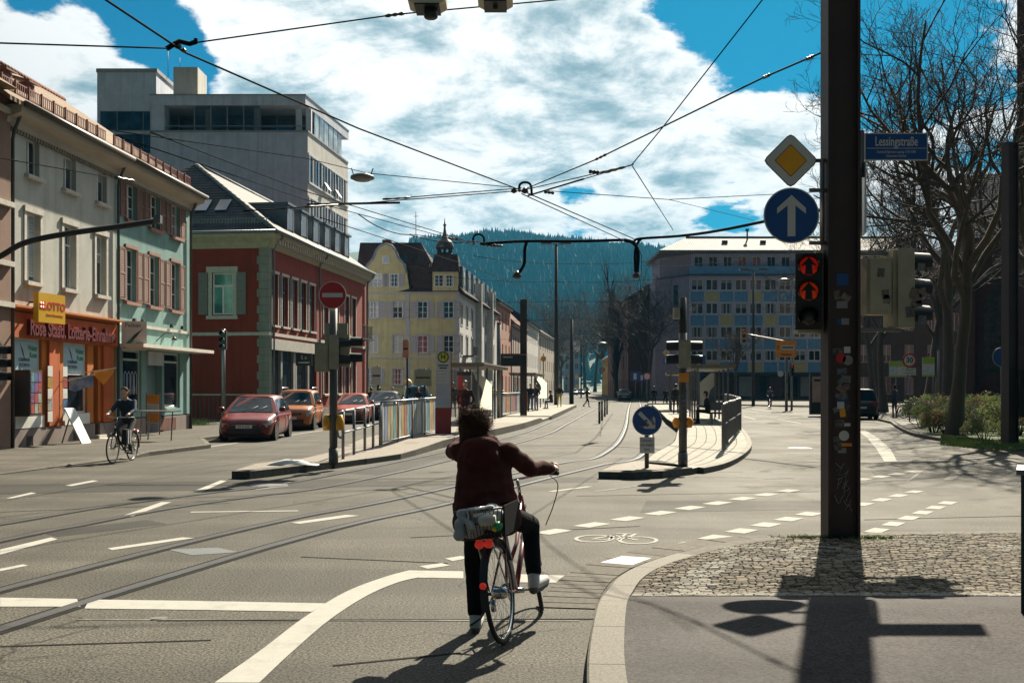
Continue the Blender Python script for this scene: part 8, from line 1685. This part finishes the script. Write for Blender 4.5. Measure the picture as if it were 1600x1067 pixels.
def bwire(b):
    x0, x1, y0, y1, z0, z1 = -.28, .10, -.165, .165, .755, .945
    for k in range(13): t = k/12; y = y0+(y1-y0)*t; [b.tube([(x, y*.82, z0), (x-.015 if x < 0 else x, y, z1)], .0028, 4) for x in (x0, x1)]
    for k in range(10): t = k/9; x = x0+(x1-x0)*t; [b.tube([(x, y*.82, z0), (x, y, z1)], .0028, 4) for y in (y0, y1)]; b.tube([(x, y0*.82, z0), (x, y1*.82, z0)], .0028, 4)
    for z, k in ((z0, .82), (z0+.1, .91), (z1, 1)): b.tube([(x0, y0*k, z), (x0, y1*k, z), (x1, y1*k, z), (x1, y0*k, z), (x0, y0*k, z)], .004 if z < z1 else .008, 5)
part('wirework', CARBLK, bk, bwire); part('side_panel', M('basket_panel_matt', (.010, .010, .010), .95, spec=.1), bk, lambda b: b.prism([(-.27, -.155, .765), (.09, -.155, .765), (.10, -.175, .96), (-.28, -.175, .96)], (0, -.008, 0))); part('handle', CHROME, bk, lambda b: b.tube([(-.29, .06, .79), (-.295, .07, .965), (-.295, -.05, .965), (-.29, -.04, .92)], .005, 5)); part('name_tag', S_WHITE, bk, lambda b: b.box((-.305, -.035, .905), (-.299, .03, .928)))
bag = empty('cloth_bag', (0, 0, 0), 0, 'pale blue-grey cloth bag stuffed in the rear basket', 'bag'); bag.matrix_world = BM
BG = M('bag_cloth', (.27, .29, .31), .85, scale=5, col2=(.38, .40, .41)); bm_ = blob('bag', [('e', (Vector((-.15, .05, .88)), (.11, .10, .085)), BG), ('e', (Vector((-.2, .07, .83)), (.085, .075, .08)), BG), ('e', (Vector((-.13, -.05, .88)), (.11, .09, .085)), BG), ('c', (Vector((-.295, .14, .88)), Vector((-.30, .15, .80)), .022, .036), BG), ('c', (Vector((-.27, .0, .945)), Vector((-.275, .13, .94)), .022, .022), BG), ('c', (Vector((-.26, -.09, .95)), Vector((-.26, .03, .95)), .02, .022), BG), ('c', (Vector((-.285, .13, .93)), Vector((-.29, .05, .85)), .02, .02), BG)], .011, 2, .016); link('cloth', bm_, bag)
bot = part('bottle_bundle', M('bundle_beige', (.36, .35, .31), .6), bag, lambda b: b.tube([Vector((-.295, -.01, .875)), Vector((-.30, -.07, .88)), Vector((-.295, -.115, .875))], [.035, .042, .03], 10)); part('green_wrapper', M('wrapper_green', (.02, .25, .10), .5), bag, lambda b: b.lathe([(.012, -.02), (.035, 0), (.02, .03)], 8, None, (-.29, -.125, .83), 'x')); part('yellow_wrapper', M('wrapper_yellow', (.55, .4, .03), .5), bag, lambda b: b.lathe([(.01, -.02), (.02, 0), (.01, .02)], 8, None, (-.293, -.10, .815), 'x'))
# ---- the rider at the left
lx = G(206, 719); LBM = bmat(lx.x, lx.y, math.radians(-177), .02); bicycle('dark_bicycle', 'dark bicycle ridden past the teal shop', LBM, FRAME_B, crank=.6)
lpn = LBM @ Vector((.20, 0, 0)); person('person', 'cyclist in a blue and dark jacket riding past the teal shop', (lpn.x, lpn.y, -.02), math.radians(177), 'ride', (.014, .028, .05), (.035, .032, .03), HAIR_B, .02, 1.75, key='rider')
pan = empty('pannier_bag', (0, 0, 0), 0, 'dark pannier bag with pale straps on the dark bicycle', 'bag'); pan.matrix_world = LBM; part('bag', CARBLK, pan, lambda b: b.box((.62, .10, .42), (.88, .24, .78), taper=.02)); part('strap', S_WHITE, pan, lambda b: (b.box((.66, .242, .45), (.70, .248, .76)), b.box((.78, .242, .45), (.82, .248, .76))))
# ---- far cyclist, parked bicycles
fx = G(1204, 639); FBM = bmat(fx.x, fx.y, math.radians(8), 0); bicycle('far_bicycle', 'bicycle ridden away in front of the blue block', FBM, FRAME_B, detail=False, crank=.4); fp = FBM @ Vector((.2, 0, 0)); person('person', 'far cyclist with pale shoulder bag in front of the blue block', (fp.x, fp.y, -.02), -math.radians(8), 'ride', (.05, .06, .09), (.02, .02, .03), key='farride', voxel=.03)
for i, (px, py, a) in enumerate(((1412, 657, 75), (1432, 652, 80), (1450, 648, 70))): g_ = G(px, py); bicycle('parked_bicycle', ('left', 'middle', 'right')[i]+' one of the bicycles parked beside the hedge tip', bmat(g_.x, g_.y, math.radians(a), .12, .11), FRAME_B, detail=False, group='bicycles parked by the hedge')
# ---- pedestrians
def ped(px, py, label, rz, pose, key, z=.25, **kw): g_ = G(px, py, z); return person('person', label, tuple(g_), rz, pose, key=key, **kw)
ped(727, 676, 'person in a dark red coat standing facing the viewer by the shelter', PI-.15, 'pocket', 'coatman', top=(.05, .012, .014), legs=(.06, .05, .045), coat=.12, h=1.72, voxel=.022)
ped(917, 636, 'person with a shoulder bag striding across the tracks', -PI/2+.25, 'walk', 'crosser', z=0, top=(.012, .012, .014), legs=(.015, .016, .02), h=1.8)
ped(1022, 634, 'taller dark-clad pedestrian walking on the right platform', .1, 'stand', 'pedA', z=0, top=(.01, .01, .012), legs=(.01, .01, .012), h=1.85)
ped(1040, 634, 'dark-clad pedestrian beside the taller one on the right platform', .3, 'walk', 'pedB', z=0, top=(.012, .011, .012), legs=(.012, .012, .014), h=1.72)
sm_p = person('person', 'person in dark clothes seated on the right platform bench', (8.0, 43.1, .25), PI/2-.15, 'sit', (.010, .010, .012), (.008, .008, .010), HAIR_D, .018, 1.8, key='sitter')
for i, (x, y, lb, c, rz, ps) in enumerate(((-9.6, 72, 'left one of the three people by the yellow house', (.02, .02, .022), .4, 'stand'), (-8.9, 71, 'middle one of the three people by the yellow house', (.012, .012, .014), 2.0, 'pocket'), (-8.25, 73, 'grey-jacketed right one of the three people by the yellow house', (.12, .13, .15), PI, 'stand'), (-6.2, 70, 'dark figure standing in front of the blue van', (.015, .014, .016), PI, 'pocket'))): person('person', lb, (x, y, .0), rz, ps, c, (.015, .015, .02), HAIR_D, .028, 1.74, key='grp%d' % i)
for i, (px, Y, lb, c, rz, ps, cl_) in enumerate(((829, 66, 'person in dark coat and blue trousers waiting by the far shelter', (.015, .015, .017), PI, 'stand', (.05, .08, .16)), (838, 67.5, 'person in brownish coat and grey trousers waiting by the far shelter', (.02, .016, .016), 2.2, 'pocket', (.1, .12, .18)), (862, 74, 'dark person seated at the far shelter', (.012, .012, .014), 1.2, 'sit', (.02, .04, .09)), (874, 80, 'person with a yellow garment beyond the far shelter', (.015, .015, .015), PI, 'pocket', (.35, .32, .02)))): person('person', lb, ((px-800)*Y/F, Y, .25), rz, ps, c, cl_, HAIR_D, .028, 1.74, key='sh%d' % i)
for i, (px, Y, lb) in enumerate(((1056, 60, 'dark figure behind the right island mast'), (1130, 120, 'person in blue in front of the blue block'))): person('person', lb, ((px-800)*Y/F, Y, .2), 1.0*i, 'stand', ((.012, .012, .013), (.03, .12, .3))[i], (.02, .02, .025), HAIR_D, .03, 1.74, key='bk%d' % i)
person('person', 'person in grey standing beside the black car', ((1398-800)*58/F, 58, .1), .5, 'stand', (.06, .07, .10), (.05, .055, .07), HAIR_B, .026, 1.8, key='bycar')
person('person', 'dark pedestrian between the ticket machine and the shelter', ((708-800)*52/F, 52, .25), PI, 'stand', (.012, .012, .014), (.015, .015, .018), HAIR_D, .028, 1.74, key='bytick')
